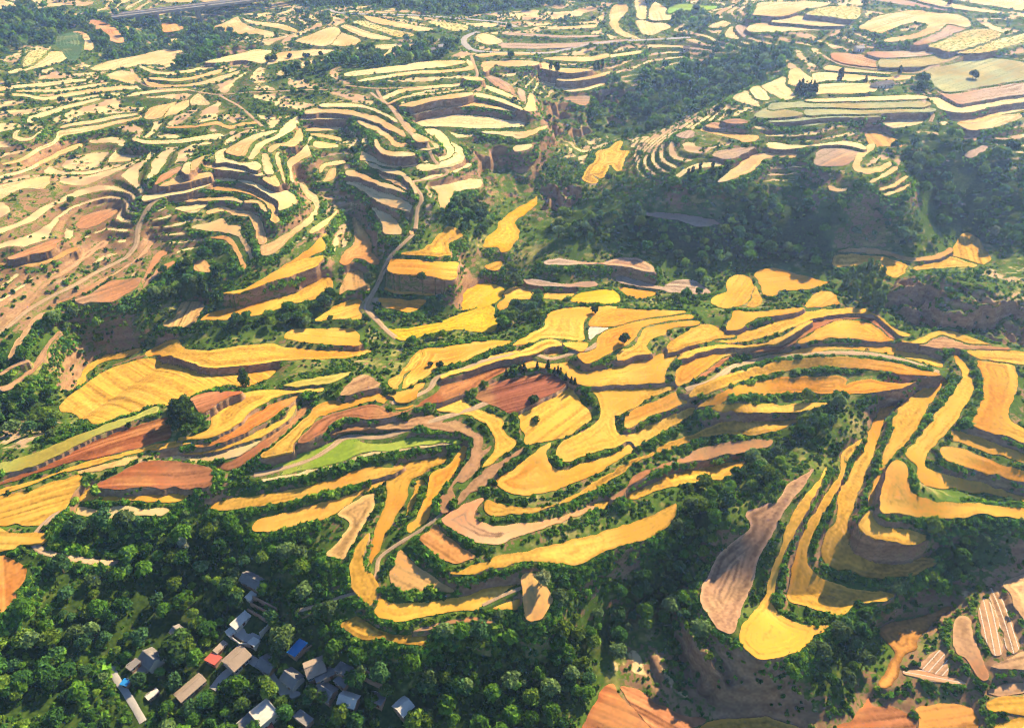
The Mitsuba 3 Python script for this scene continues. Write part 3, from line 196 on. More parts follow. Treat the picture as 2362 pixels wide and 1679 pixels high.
14|89.8|0.3|-95.8,681.8|0|straw_field|pale straw stubble terrace on the middle spur beside the gorge|-146,671.8 -129.6,679.9 -104.1,690.9 -78.1,702.9 -48.9,705.4 -43,698.2 -58.4,684.5 -75.8,678.6 -101.7,671.3 -127.2,664.7 -144,660.2
14|89.7|0.22|-71.8,673.1|0|straw_field|pale straw stubble terrace on the middle spur beside the gorge|-129.3,646.1 -108.1,654.5 -83.2,664.3 -60.6,666.2 -43.2,672.7 -33.9,683.2 -39,713.2 -42.5,702.9 -38.4,691.5 -44.1,681.8 -61.4,675.3 -84.3,673.2 -109.6,662.7 -130.5,651.6
14|87.6|0.22|-50.2,621.1|0|straw_field|pale straw stubble terrace on the middle spur beside the gorge|-103.3,607.1 -90.5,622.5 -71.3,629 -51.5,633.3 -28.1,633.5 -11.4,618.9 4.4,604.4 5.2,611.5 -10.5,630.5 -28.1,644.4 -52.2,641.9 -72.3,637.1 -92.4,632.2 -105.5,615.7
14|89.9|0.22|-70.2,600.6|0|straw_field|pale straw stubble terrace on the middle spur beside the gorge|-97.1,585.3 -84.5,599.3 -60.6,602.7 -38.5,613.2 -38.8,616.8 -61.1,607.1 -85.2,603.5 -98.1,589.1
14|91.9|0.3|-61.2,582.9|0|straw_field|pale straw stubble terrace on the middle spur beside the gorge|-88.3,577.8 -75,585.4 -59.6,591.5 -33,600 -35.6,588.6 -54.2,582.8 -69.3,576.5 -76.6,571.4
14|89.1|0.22|-11.1,590.6|0|straw_field|pale straw stubble terrace on the middle spur beside the gorge|-30.1,599.6 -17.2,592.4 -4.5,582.7 6.6,573.8 7.3,578.9 -3.6,592.9 -16.7,604.1 -30,610.2
14|87|0.22|-38.4,578.5|0|straw_field|pale straw stubble terrace on the middle spur beside the gorge|-77.8,567.5 -63.1,575.2 -44.6,579.7 -32.5,584.1 -16.8,580 5.3,574.2 5.5,578.3 -16.6,587 -32.8,593.4 -45.7,590.6 -64.4,585 -79.9,579.6
14|81.4|0.3|-33.1,563.5|0|straw_field|pale straw stubble terrace on the middle spur beside the gorge|-75,570 -62.2,576.1 -43.4,578.1 -35.4,575.6 -19.7,574.4 -4,569.5 10.1,571.8 6.9,563.4 -11.6,556 -34.3,553.3 -60.2,553.8 -69.8,557.3
14|77.3|0.3|5.7,552.3|0|straw_field|pale straw stubble terrace on the middle spur beside the gorge|-26.4,544 -9.9,548.5 11.4,555.9 27.5,573.8 27.3,569.3 16,552.6 5.2,543.8 -3.9,545.4
14|71.2|0.3|7.3,535.3|0|straw_field|pale straw stubble terrace on the middle spur beside the gorge|0.7,533.8 6.7,539.1 14.3,541.3 13.5,537.4 6.6,530.5 2.2,529.3
14|83.1|0.3|15.3,603.4|0|straw_field|pale straw stubble terrace on the middle spur beside the gorge|9.3,577.4 13,606.1 14.2,628 17.6,627.4 18.7,605.6 19.6,589 14.8,577.4
13|84.7|0.3|-9.2,648.6|0|fallow_field|mauve grey fallow terrace on the middle spur beside the gorge|-24.1,672.9 -15.2,671.1 -1,649.3 4.1,624.6 -4.3,631.5 -14.7,644.9
13|83.1|0.3|8.6,622.9|0|fallow_field|mauve grey fallow terrace on the middle spur beside the gorge|4.2,637.2 9.3,639.5 12.2,610 8.8,601.1
14|93.1|0.3|-32.6,637.3|0|straw_field|pale straw stubble terrace on the middle spur beside the gorge|-41.7,642.8 -26.4,641.7 -24.4,632.6 -37.8,633.4
14|83|0.22|-95.2,532.7|0|straw_field|pale straw stubble terrace on the middle spur beside the gorge|-118.8,564.1 -107.6,548.8 -94.1,527.1 -83.5,505.6 -74.1,504.1 -74.5,509.1 -82.9,513.4 -93,537.2 -107.7,561.5 -119,569.9
14|83.4|0.22|-86,501.2|0|straw_field|pale straw stubble terrace on the middle spur beside the gorge|-99.1,519 -94.8,501.4 -83.9,489.8 -68.1,487.2 -68.6,492.4 -84.1,496.3 -93.1,507.1 -97.6,520.4
14|76.9|0.22|-87.2,493.8|0|straw_field|pale straw stubble terrace on the middle spur beside the gorge|-107.5,499.3 -101.5,497.8 -86.9,486.5 -73.6,483.1 -66.1,484.9 -66.6,488 -74.1,487.3 -86.9,492 -101.4,506.7 -108.3,514.1
14|85.9|0.3|-79.3,540.2|0|straw_field|pale straw stubble terrace on the middle spur beside the gorge|-87.6,556.2 -80.9,551.4 -70.8,528.6 -74.8,524.5 -82.8,542.4
14|87.6|0.3|-64.7,510.1|0|straw_field|pale straw stubble terrace on the middle spur beside the gorge|-71,511.3 -68.3,519.1 -60.4,511.5 -58.5,505.9 -65.3,503.7
14|83.5|0.3|-58.8,503.2|0|straw_field|pale straw stubble terrace on the middle spur beside the gorge|-67.1,504.6 -55,511.2 -51.6,504.2 -56.7,498.7 -63.8,499.2
14|79.1|0.22|-53.5,518.8|0|straw_field|pale straw stubble terrace on the middle spur beside the gorge|-64.9,546 -57.3,536.4 -51.2,522.1 -45.8,508.7 -47.7,499.7 -60.5,490.2 -60,487 -46.4,493.8 -41.6,510.2 -47.3,532.5 -55.4,548.4 -64.4,556.1
14|78.1|0.22|-47.7,497.5|0|straw_field|pale straw stubble terrace on the middle spur beside the gorge|-46.2,526.1 -41.6,506.7 -41,508.5 -46.7,497 -56.5,487.3 -64.6,484.4 -63.3,475.8 -54.7,476.6 -43.8,483.1 -34.3,495.5 -36.2,518.9 -45.1,529.4
14|74.8|0.22|-45.4,478.7|0|straw_field|pale straw stubble terrace on the middle spur beside the gorge|-31,500.2 -39.8,484.2 -51.3,475.4 -61.7,469.4 -60.8,465.3 -50.6,471.5 -38.9,480.6 -30.1,496.8
14|68.6|0.3|-38.1,462.6|0|straw_field|pale straw stubble terrace on the middle spur beside the gorge|-53.8,464.7 -41.6,472.3 -26,487.5 -21.2,489.6 -22.9,477.2 -32,468.3 -38.2,460.2 -41.2,445.8 -44.4,435.1 -47.5,442.9 -49.6,453.6
14|75.3|0.22|-79,471.5|0|straw_field|pale straw stubble terrace on the middle spur beside the gorge|-101.8,493.4 -89,481.1 -75.7,472 -66.9,456.3 -62.6,442.1 -61.2,443 -65.3,459 -75.1,476.3 -88.8,484.6 -101.6,496
14|70.8|0.22|-92.3,472.4|0|straw_field|pale straw stubble terrace on the middle spur beside the gorge|-114.8,483.8 -104.6,479.6 -92.1,469.5 -79.7,459.4 -69,449.8 -68.9,452.3 -79.5,463.8 -91.7,473.9 -104.4,485.4 -115.1,490.2
14|72.8|0.22|-79.6,468|0|straw_field|pale straw stubble terrace on the middle spur beside the gorge|-91.7,479.6 -79.2,466.6 -68.1,452.3 -67.6,455 -78.7,469.7 -91.5,481.4
14|66.2|0.3|-89.6,461.5|1|straw_field|pale straw stubble terrace on the middle spur beside the gorge|-114.1,479.5 -104.3,478.7 -90.3,467.8 -71.4,447.2 -65,437.1 -65.6,430.5 -75.8,439.5 -96.7,463.5 -100.2,468.6 -108,475
14|64.6|0.22|-64.4,423.8|0|straw_field|pale straw stubble terrace on the valley side terraces|-68.2,436.4 -65.5,424.1 -63.2,410.6 -61.3,411.1 -63,424.5 -65.4,436.7
14|61.2|0.3|-80.9,432.5|1|straw_field|pale straw stubble terrace on the valley side terraces|-93.2,454.7 -85.2,446.2 -76.9,434.4 -71.6,422.6 -69.2,412.9 -79.7,415.6 -83,430.2 -88.9,443.3
14|91.4|0.22|-9.7,722.1|0|straw_field|pale straw stubble terrace on the middle spur beside the gorge|-30.6,713.8 -12.2,719.7 13.9,720.6 14.1,727.9 -12.4,728.6 -31.1,722.7
14|89.5|0.3|-7,691.7|0|straw_field|pale straw stubble terrace on the middle spur beside the gorge|-26.6,700.2 -4.7,707.7 22,705.6 20.8,693.9 -4.6,688.6 -15.5,690.8 -22.2,671.3 -24.9,674.1
14|84.6|0.3|46.2,699.7|0|straw_field|pale straw stubble terrace on the far central slopes|23,704.4 30.8,717.4 43.2,702.5 59.7,701.3 74.6,702.1 60.9,691.4 46.2,689.9 31.9,696.3
14|86.3|0.22|63.6,729.4|0|straw_field|pale straw stubble terrace on the far central slopes|32.8,722 55.1,717.2 74.4,720.8 91.4,736.9 91.9,749.4 75.2,734.8 56,730.1 33.2,729.3
14|73.6|0.22|54.4,685.7|0|straw_field|pale straw stubble terrace on the far central slopes|26.3,691.5 40,676.2 52.9,672.7 68.2,678.6 83.9,692.6 84,698.3 68.3,689.1 53.7,684.9 41.6,687.8 26.9,695.7
14|79.2|0.22|66.9,692.3|0|straw_field|pale straw stubble terrace on the far central slopes|42.4,681.9 58.8,682.7 76.2,692.2 90.5,706.5 90.6,713 76.2,699.1 59,688.1 42.6,685.7
13|67.6|0.3|59.5,663.3|0|fallow_field|mauve grey fallow terrace on the far central slopes|45.4,664.4 67.6,672.6 69.8,666 64.4,653.6 50.5,659.8
0|63.3|0.3|70.9,526.4|0|wheat_field|golden wheat stubble strip on the far right knolls|51.5,503.2 55.8,521.7 62.6,535.5 65.8,556.7 75.8,562.1 84.9,578.9 89.3,575.1 83.2,555.1 90.4,547.9 84.6,529.7 79.2,504.4 74.3,509.2 72.2,520.1 65.7,498.8 58.7,504.9 60.9,493.2 55.5,493.1
14|107.6|0.3|287.1,842.9|0|straw_field|pale straw stubble terrace on the far right plateau|248.1,817.7 258.7,845.8 270.3,876.7 297,877.7 342.4,870.2 327.9,846.7 309.7,840 276.2,807.7 256.1,812.7
14|105.1|0.3|304.2,793.5|0|straw_field|pale straw stubble terrace on the far right plateau|261.9,798.2 288.5,820.6 309,811.9 321,801.5 338.8,787.5 326.6,774.8 303.9,773.5 284.9,784.1
14|101.7|0.3|273.1,781.4|0|straw_field|pale straw stubble terrace on the far right plateau|235,786.3 244.7,800.2 261.6,806.1 280.3,791.7 299.7,781.5 326.6,776.8 318.1,769.6 281,769.6 251.1,768.1 234.9,774.3
15|109.8|0.3|333.3,811.8|0|orchard_field|pale field dotted with rows of small bushes on the far right plateau|298.7,807 323.5,835 350.6,844 361.3,830.2 347.7,794.5 334.7,779.9 317.2,794
14|109.5|0.3|386.8,754.8|1|straw_field|pale straw stubble terrace on the far right plateau|331.1,750.3 367.9,795.4 399.8,816.6 413.9,823.9 430.8,809.6 444.6,806.2 451.5,788.9 443.5,762.6 431.6,748.8 420.8,762.6 399,734.7 375.7,714.4 348.9,697 333.5,695.8 341.9,706.4 368.4,720.1 391.7,743.7 400.2,762.6 388.3,768.9 354.8,737.7 339.7,725.1 333.6,738.2
13|108.7|0.3|394,720.1|0|fallow_field|mauve grey fallow terrace on the far right plateau|357,690.3 387.8,722.1 418.2,759.6 431,747.1 417.3,733.9 383.5,700.9 363.9,687.6
15|107.7|0.3|411.9,708.6|1|orchard_field|pale field dotted with rows of small bushes on the far right plateau|367.6,686.1 391.6,708.6 416.8,732 438.2,746.4 454.1,746.4 454.6,728.5 438,710.4 407.2,684.8 378.1,666 372.9,677.4
15|106.3|0.3|433.6,697.1|1|orchard_field|pale field dotted with rows of small bushes on the far right plateau|385.6,669.7 408.8,687 438.6,710.4 473,730.1 489.5,741.9 474.8,715.8 434.1,684 405.8,668 392.1,666.9
14|109.4|0.3|473.4,850.4|0|straw_field|pale straw stubble terrace on the far right plateau|437.5,904.8 471.2,896.6 467.6,867.6 484.8,836.7 504,816.3 497.4,809.7 475.3,821 449.9,850.7
14|108.9|0.3|525.2,877.8|0|straw_field|pale straw stubble terrace on the far right plateau|494.3,916.5 589.7,917.3 539.1,828.3 512.6,846.8 489.3,878.2
13|107.7|0.3|437.1,860|0|fallow_field|mauve grey fallow terrace on the far right plateau|392.9,898.2 426.5,889.5 453,856 479.4,827.7 463.5,827.5 433.9,849.6 411.2,873
11|100.5|0.3|297.7,670.3|0|bare_terrace|reddish bare earth terrace on the far right plateau|282.6,683.2 291.1,692.2 308.4,684.2 320.8,668.3 309.8,644.2 290.2,653 281.4,668.2
16|102.3|0.3|350.2,657.4|0|crop_field|grey green crop terrace on the far right plateau|319.1,663.5 331.6,660.5 371.7,676.8 391,672.5 385.4,663.8 357.4,645.8 336.4,638.8 309.4,639.3
13|103.4|0.3|343.9,675.8|0|fallow_field|mauve grey fallow terrace on the far right plateau|313.2,680.9 334.8,684.9 380.3,684.4 371,675.9 346.8,666.1 318.6,664.5
14|98.7|0.3|288.8,642.7|0|straw_field|pale straw stubble terrace on the far right plateau|265.6,647.6 273.8,660.2 289.2,649.2 317.6,640.2 313.2,629.6 290.1,634.6 273.6,641.3
14|97.8|0.3|293.4,625.8|0|straw_field|pale straw stubble terrace on the far right plateau|253.2,640 268.3,643.3 284.1,634.4 304.9,623.7 319.2,628 323.7,637 339.3,639.2 331.5,624.5 310.5,613.3 299.6,616.6 276.1,613.4 259.3,617.7 248.8,615.8
14|95.6|0.3|239.4,628.1|0|straw_field|pale straw stubble terrace on the far right plateau|238.7,654.5 247.7,662.5 248,647.1 249.2,631.7 247.2,607.4 236,599.3 230.7,605 225.3,611.1 230.2,630.7
14|102.2|0.3|256.5,577.9|0|straw_field|pale straw stubble terrace on the far right plateau|238.1,587.1 249.9,593.9 272.9,591.9 281.8,587.4 277.7,571.3 262.3,564.3 239.4,564.4 230.5,564.9
14|94.8|0.3|217.4,605.7|0|straw_field|pale straw stubble terrace on the far right plateau|204.6,614.7 220.6,631.5 229.3,639.7 228.7,629.4 223.1,615.2 221.3,590.1 216.7,571.8 207.5,568.4 204.1,588.3
14|93.7|0.3|183.3,574.8|0|straw_field|pale straw stubble terrace on the far right plateau|175.9,592.4 192.1,608.2 187.9,563.3 187.3,553 182.5,560.2 175.4,576.7
14|94.3|0.3|195.4,590.9|0|straw_field|pale straw stubble terrace on the far right plateau|193.2,608.6 202.7,616.4 199.2,575.4 192.5,572 189.7,582.7
14|100.9|0.3|262.3,556|0|straw_field|pale straw stubble terrace on the far right plateau|219.7,555 237.7,558 273.5,562.5 310.7,566.1 307.9,557.3 281.1,553.2 246.4,550.9 223.9,550.9
16|99.8|0.22|248.1,545.8|0|crop_field|grey green crop terrace on the far right plateau|189.3,538.2 210,541.2 231.5,539.8 253.2,538.3 287.4,540.5 305,542.5 310.8,555.3 293.3,554.5 257.9,550.7 236.5,554 213.9,554.1 192.6,550.8
16|98.4|0.3|191.4,531.7|0|crop_field|grey green crop terrace on the far right plateau|188.6,543.8 173,526.4 188,521.9 209.3,528.6 198.3,539.1
16|98.7|0.22|256.3,535|0|crop_field|grey green crop terrace on the far right plateau|211.3,527.2 227.7,527.6 249.7,528.2 278.6,531.9 304.8,534 308.7,542.6 283,542.9 253.9,539.7 232.1,540.6 215,539.4
16|97.3|0.22|219.1,523.4|0|crop_field|grey green crop terrace on the far right knolls|183.8,517.4 203.6,518.8 226.7,523.9 259.7,525 261.3,529.2 228.7,530.1 205.2,524.7 185.2,522.6
16|94.6|0.22|219.6,521.4|0|crop_field|grey green crop terrace on the far right knolls|186.1,515.7 208.6,515.6 232.5,522.8 249.1,523.8 250.2,526.8 234,527.6 210.2,521.3 187.4,520.9
14|93.4|0.3|285.5,527.3|0|straw_field|pale straw stubble terrace on the far right knolls|267.7,525.9 280.7,533.4 306.6,539.1 301.8,529.7 286.5,520.9 270.7,516.6
14|88.8|0.3|210.1,492.3|0|straw_field|pale straw stubble terrace on the far right knolls|176.2,495.4 180.5,499.8 197.8,494.2 213.5,494.9 230.1,497.8 239.5,494.4 241.6,488.7 239.2,485 228,491.7 207.4,492 191.3,489.4 178.2,491
6|87.7|0.3|259.6,506.3|0|stubble_field|dull tan stubble strip on the far right knolls|253.1,519.9 261.3,522.9 267.1,515.2 273,502.6 268.6,496.8 256.9,496.8 249.3,493.8 249,504.4
13|86.3|0.3|219,477.4|0|fallow_field|mauve grey fallow terrace on the far right knolls|202.1,472.3 211.2,489.5 223,490.8 235.9,486.2 230.4,476.6 220.4,465.3 211.6,465.3
14|86.2|0.22|238.2,469.7|0|straw_field|pale straw stubble terrace on the far right knolls|250.2,499.3 234.5,481.8 223.2,460.3 226.2,449.9 237.7,454.7 250.8,466.7 251.6,471.7 239.5,461.4 229.9,458.4 228.3,462.4 235.7,475.2 250.3,493.8
14|84.1|0.22|240.8,452.3|0|straw_field|pale straw stubble terrace on the far right knolls|228,439.5 240.1,449.6 253.7,463.2 254,466.4 240.5,453.2 228.2,441.9
14|79.8|0.22|247,448.4|0|straw_field|pale straw stubble terrace on the far right knolls|234.1,437.3 246.4,445.2 259.9,458.4 260.1,461 246.9,448.7 234.5,439.6
14|80.3|0.22|207.5,439.3|0|straw_field|pale straw stubble terrace on the far right knolls|202.1,440.3 206.3,435.6 212.3,436.6 213,439.3 207.8,440 204.1,444.9
14|77.6|0.22|248.2,444.3|0|straw_field|pale straw stubble terrace on the far right knolls|236.8,435.3 247.2,440.9 260.1,452.7 260.4,455.1 247.8,444.3 237.4,438
14|82.7|0.3|165,475|0|straw_field|pale straw stubble terrace on the far right knolls|133.8,450.7 142.9,461.2 153.8,474 162.7,485.2 172.2,489.9 186.8,489.8 194.4,487.2 191.1,482.5 179.3,484.9 169.7,479.6 163.1,469.5 150.5,458.9 140.2,452.7
14|84.2|0.22|123.5,462.9|0|straw_field|pale straw stubble terrace on the far right knolls|107.7,452.4 119.1,461.1 129.2,463.8 137.5,465.6 138.4,470 130.4,471.4 119.1,466.8 107.3,455.8
13|88.1|0.3|147.3,479.8|0|fallow_field|mauve grey fallow terrace on the far right knolls|134.4,477.4 143.1,484.7 165.4,490.7 158,481.5 145.5,471.8 137.6,473.1
6|91|0.3|153.9,506.9|0|stubble_field|dull tan stubble strip on the far right knolls|134.5,519.2 144.3,524.4 149.5,513.9 159,508.9 171.7,504.6 167.8,497.3 158.8,494.7 155.7,499.6 145.7,506.6
13|93|0.3|145.9,519.9|0|fallow_field|mauve grey fallow terrace on the far right knolls|139,521.8 147.8,527.3 152.9,516.5 143.9,514.3
13|96.6|0.3|159,518.6|0|fallow_field|mauve grey fallow terrace on the far right knolls|150.2,520.8 161.8,524.3 167.2,516 157.1,513.8
13|90.2|0.3|123.2,510|0|fallow_field|mauve grey fallow terrace on the far right knolls|116.9,511.4 127,519.6 129.8,512.1 124.9,503.2 117.8,504.6
14|96.9|0.3|347.1,559.8|0|straw_field|pale straw stubble terrace on the far right plateau|317,567.7 325.5,568.5 328.2,554.6 334.2,550.3 354.5,561 378.4,573.2 403.9,583 396.1,568.9 363.2,555.2 331.2,537.3 315.5,539.9 316,553.2
14|92|0.22|352.6,546.5|0|straw_field|pale straw stubble terrace on the far right plateau|318.7,536.7 328.7,529 342.4,533.2 367.6,549 395,563.2 399,571.6 371.2,557 345.5,540.6 332.3,535.9 323.2,544.8
14|91.5|0.3|348.3,531.9|0|straw_field|pale straw stubble terrace on the far right knolls|321.6,528 334.1,528.4 359.3,544.6 379.8,550.8 376.7,543.1 362.5,533.3 348.5,523.7 328,515.8 323.3,517.7
16|100.5|0.3|381.3,626|0|crop_field|grey green crop terrace on the far right plateau|344,632 366.5,650.4 393.8,671.8 416.5,671.9 432.5,664.8 440.5,651 420.2,614.6 391.6,600.3 364.5,587.7 336.4,574.1 330.4,581.2 335.9,605.9
13|98.8|0.3|364.2,577.7|0|fallow_field|mauve grey fallow terrace on the far right plateau|329.9,579.2 341,575.3 367.1,587.1 391,598.3 419.1,611.7 402.1,581.3 376.1,570.3 349.8,557.8 332.8,549 329.2,560.5
13|87|0.3|326.3,512.9|0|fallow_field|mauve grey fallow terrace on the far right knolls|321.2,514.6 332.7,519.9 329.5,510.9 321.9,506.6
13|82.6|0.3|324.4,498|0|fallow_field|mauve grey fallow terrace on the far right knolls|313.7,493.2 323.1,499.9 335.5,507.8 332.2,500.8 318.4,489.6
13|61.3|0.3|108.6,436.1|0|fallow_field|mauve grey fallow terrace in the wooded valley behind the ridge|85.8,442.3 101.2,441 120.3,438.3 134.2,432.1 122.8,429.2 106.7,434.2 90.4,438.4
14|94.5|0.3|222.7,790.1|0|straw_field|pale straw stubble terrace on the far right plateau|214.3,783.6 223.9,811.9 230.5,813.8 225,772.2 220.2,770.7
13|97.1|0.3|232.5,791.1|0|fallow_field|mauve grey fallow terrace on the far right plateau|229.5,808 240.7,812.4 233.1,776.3 226.9,769.2
14|94.6|0.3|219.7,829.2|0|straw_field|pale straw stubble terrace on the far right plateau|204.4,822.9 225.6,846.6 230,831.3 218.7,816.6
14|84.1|0.3|-174.1,813.1|1|straw_field|pale straw stubble terrace on the far central slopes|-194,845.8 -175.3,832.9 -156.5,807.1 -161.1,788 -182.8,788.6
14|86|0.3|-157.4,832.3|0|straw_field|pale straw stubble terrace on the far central slopes|-186.5,859.5 -179.4,866.5 -152.8,835.1 -125,808.1 -132,801.8 -152.4,812.2 -172.8,838.4
15|87|0.3|-139.4,846|1|orchard_field|pale field dotted with rows of small bushes on the far central slopes|-175.6,873.9 -163.4,881.7 -133.5,848.1 -102.7,820.3 -117.1,808.5 -143.7,839.2
14|87.7|0.3|-131,868.3|0|straw_field|pale straw stubble terrace on the far central slopes|-167.7,898.6 -161.5,902.9 -125,872.3 -85.5,843.3 -97.4,832.1 -125.7,852 -153.5,872.9
15|86.2|0.3|-67.5,862.2|0|orchard_field|pale field dotted with rows of small bushes on the far central slopes|-92.9,887.5 -58,872.1 -45.2,850.9 -59.2,838 -82.3,862.3
14|88.5|0.3|-24.4,791.8|0|straw_field|pale straw stubble terrace on the far central slopes|-35.4,787.8 -35.5,811.7 -26.2,818.7 -10,787.5 -14.4,774.1 -24.9,770.9
13|88|0.22|55.1,776.8|0|fallow_field|mauve grey fallow terrace on the far central slopes|-9.8,758.4 22.9,754.5 53,760.7 92,777.7 116.3,790.2 117,797.3 93.1,791 53.9,779.7 23.4,776.3 -9.9,777.6
13|89.8|0.22|39.6,804.2|0|fallow_field|mauve grey fallow terrace on the far central slopes|-7.1,806 23.9,799.1 54.8,794.2 86.1,798.7 86.8,806.5 55.3,803.4 24.3,809.9 -7.1,815.6
14|88.6|0.22|65.5,845.5|0|straw_field|pale straw stubble terrace on the far central slopes|41.1,835.3 65.5,837.8 88.8,844.3 90,859.1 66.3,850.8 41.5,845.3
14|85.3|0.3|124.7,892.6|1|straw_field|pale straw stubble terrace on the far central slopes|108.8,877 119.4,959.4 131.5,984.8 140.2,979.6 136.3,941.4 120.8,892.9 118.5,845.9 132.3,804.7 124.3,803.8 112.7,824.8
14|86.4|0.3|154.3,953.2|1|straw_field|pale straw stubble terrace on the far central slopes|154.7,1005.2 164,1004.1 161.3,959.8 154.7,902.9 143.9,899.8 146.5,944.6
14|88.9|0.3|173.7,921.9|1|straw_field|pale straw stubble terrace on the far central slopes|172.4,974.3 178.2,964.5 185,920.1 187.1,902.7 177.9,879.9 154.4,880 159.5,925
14|87.1|0.3|152.3,852.8|1|straw_field|pale straw stubble terrace on the far central slopes|138.9,888.1 156.6,882.1 171.9,863.3 166.6,841.6 143.4,816.6 136.9,826.9
7|91.4|0.3|206.2,930.1|0|green_field|bright green crop field on the far central slopes|196.2,950.6 207.7,954.5 221,940.7 240.3,931.9 229.8,916.1 207.5,917.1 189.4,913 178,907.3 185.3,939.7
14|85|0.3|-122.5,767.5|0|straw_field|pale straw stubble terrace on the far central slopes|-155.6,774.2 -137.6,786.2 -99.7,791.1 -96.8,778.1 -112,766 -113,738.7 -123.7,742.2 -122.6,766.5 -141.9,764.3
14|91.1|0.3|-7.6,721.3|0|straw_field|pale straw stubble terrace on the middle spur beside the gorge|-32.1,723.8 -6.5,726.5 20.7,726.8 14.9,721.2 -13.5,718 -28.9,712.4
14|85|0.22|86,743.6|0|straw_field|pale straw stubble terrace on the far central slopes|40.8,726 72.7,728.4 103.5,743.9 126,757.1 126.8,765.2 104.3,753.3 73.4,738.3 41.2,733.9
14|58.2|0.45|-391.3,831.4|1|straw_field|pale straw stubble terrace on the far left slopes by the bridge|-437.8,792.1 -439,829 -419.5,860.3 -404.7,887.3 -387.5,888.2 -370.6,871.6 -361.6,843.6 -366.4,825.5 -348.3,796.1 -354.7,783.9 -374.5,804.8 -394.4,802.1 -411.4,786.5
14|69.2|0.3|-370.1,725|1|straw_field|pale straw stubble terrace on the far left slopes by the bridge|-394.2,732.8 -391.2,756.1 -373.7,747.4 -351.3,715.5 -344.6,699.3 -359.1,706.5 -377.9,719.6
14|76.9|0.3|-291.2,688.1|0|straw_field|pale straw stubble terrace on the far left slopes by the bridge|-341.7,702.4 -319.7,682.7 -297,677.4 -281.6,684.8 -265.3,707.9 -254.8,720.5 -262.1,688.8 -276.1,676.9 -295.1,672.3 -324.2,676.3
14|73.9|0.45|-310.7,742.2|0|straw_field|pale straw stubble terrace on the far left slopes by the bridge|-371.4,763.2 -336.3,722.9 -312.4,719.2 -294.8,731.8 -279.9,744.3 -261.3,741.4 -264.1,750.9 -285.8,761.4 -301.4,748.6 -317.7,732.3 -341.1,736 -374.9,773.3
14|78.1|0.22|-300.2,697.9|0|straw_field|pale straw stubble terrace on the far left slopes by the bridge|-330.5,693.4 -306,684.2 -287.2,690.6 -271.9,708.6 -276.4,720 -290.7,699.4 -308.8,691.9 -332.8,699.4
14|79|0.3|-266.1,762.5|0|straw_field|pale straw stubble terrace on the far left slopes by the bridge|-299.6,747.6 -289.3,761.7 -272.5,781.4 -261.7,792.4 -242.3,783.8 -245.9,768.8 -238.3,735.7 -262.8,749.2 -283,742.3
14|82.2|0.3|-209.4,756.3|0|straw_field|pale straw stubble terrace on the far left slopes by the bridge|-231.6,767.9 -209.2,775.9 -186.8,778.4 -174.3,768.8 -189.9,757.1 -220.9,732 -231,721.3 -231.4,749.8
14|66.2|0.22|-444.3,715.8|0|straw_field|pale straw stubble terrace on the far left slopes by the bridge|-473.7,693 -458.8,704.4 -439.3,708 -423.3,719.2 -410.3,725.4 -414.3,733.3 -429.1,730.1 -446.5,721.2 -464.7,714.7 -481.2,705.5
14|68.6|0.22|-413,694.9|0|straw_field|pale straw stubble terrace on the far left slopes by the bridge|-449.8,683.7 -417.8,681 -395.2,692.2 -379.8,704.9 -383.5,712.3 -400.4,702.3 -423,691 -452.5,688.7
14|71.4|0.22|-394.2,670.6|0|straw_field|pale straw stubble terrace on the far left slopes by the bridge|-456,664.4 -433.9,660.9 -406.7,647.9 -394.3,658.2 -376.5,668.9 -353,677.5 -319.2,675.8 -322.5,684.1 -358.3,689.4 -382.5,680.8 -400.7,669.8 -412,658 -438.2,669.3 -459.7,671
14|76.4|0.22|-312,655.7|0|straw_field|pale straw stubble terrace on the far left slopes by the bridge|-331.6,645.7 -320.5,651.2 -305,655.6 -285.8,658 -287.8,663.4 -307.8,662.7 -324.1,659.2 -333.3,649.2
14|71.9|0.22|-340.5,555.2|0|straw_field|pale straw stubble terrace on the left middle spur|-361.1,500 -352.5,506.3 -350.2,527.4 -345.7,543.2 -347.6,557.4 -339.3,563.2 -326.9,574.8 -314.7,588.6 -304.2,598.9 -307.6,606 -319,597 -331.1,582.7 -345.9,575.6 -354.2,567.1 -349.2,547.8 -354.2,532.8 -356.1,511.6 -362.5,502.2
14|73.7|0.22|-334,589.1|0|straw_field|pale straw stubble terrace on the left middle spur|-353.2,570.8 -345.7,577.5 -331.1,585.1 -322.7,593.8 -308.8,601.5 -310.7,605.9 -326.6,601.6 -334.6,591.9 -349,583.7 -355.8,575.5
14|77.1|0.3|-369.7,546.9|0|straw_field|pale straw stubble terrace on the left middle spur|-376.6,543.7 -379.9,556.4 -377.6,556.4 -372.2,544 -362,541.7 -361,560.2 -359.8,537.4 -369.4,536.5
14|74.9|0.22|-373.6,614.8|0|straw_field|pale straw stubble terrace on the left middle spur|-382,578.1 -381,591.7 -373.2,605.4 -370.6,617.5 -361.6,627.8 -355.9,640.6 -358.2,644.9 -366.2,636.3 -375.3,625.7 -380.3,617.2 -388.1,602.9 -390.2,589.8
14|66.3|0.22|-341.9,532.6|0|straw_field|pale straw stubble terrace on the left middle spur|-346.9,506.1 -342.1,522.9 -338.1,537.6 -331.7,550.4 -335.7,557.1 -342.7,544.8 -346.5,529.1 -349.4,509.6
14|69.7|0.22|-346.8,494.5|0|straw_field|pale straw stubble terrace on the left middle spur|-353.2,480.7 -343.5,492 -339.3,504.2 -342.6,509 -346.8,496.9 -355.7,484.5
14|71.8|0.3|-327.9,460.7|0|straw_field|pale straw stubble terrace on the left middle spur|-344.1,461.8 -333.6,474.2 -319.9,481.5 -311.2,460.2 -325.4,459.1 -329,447.6 -332.5,441.6
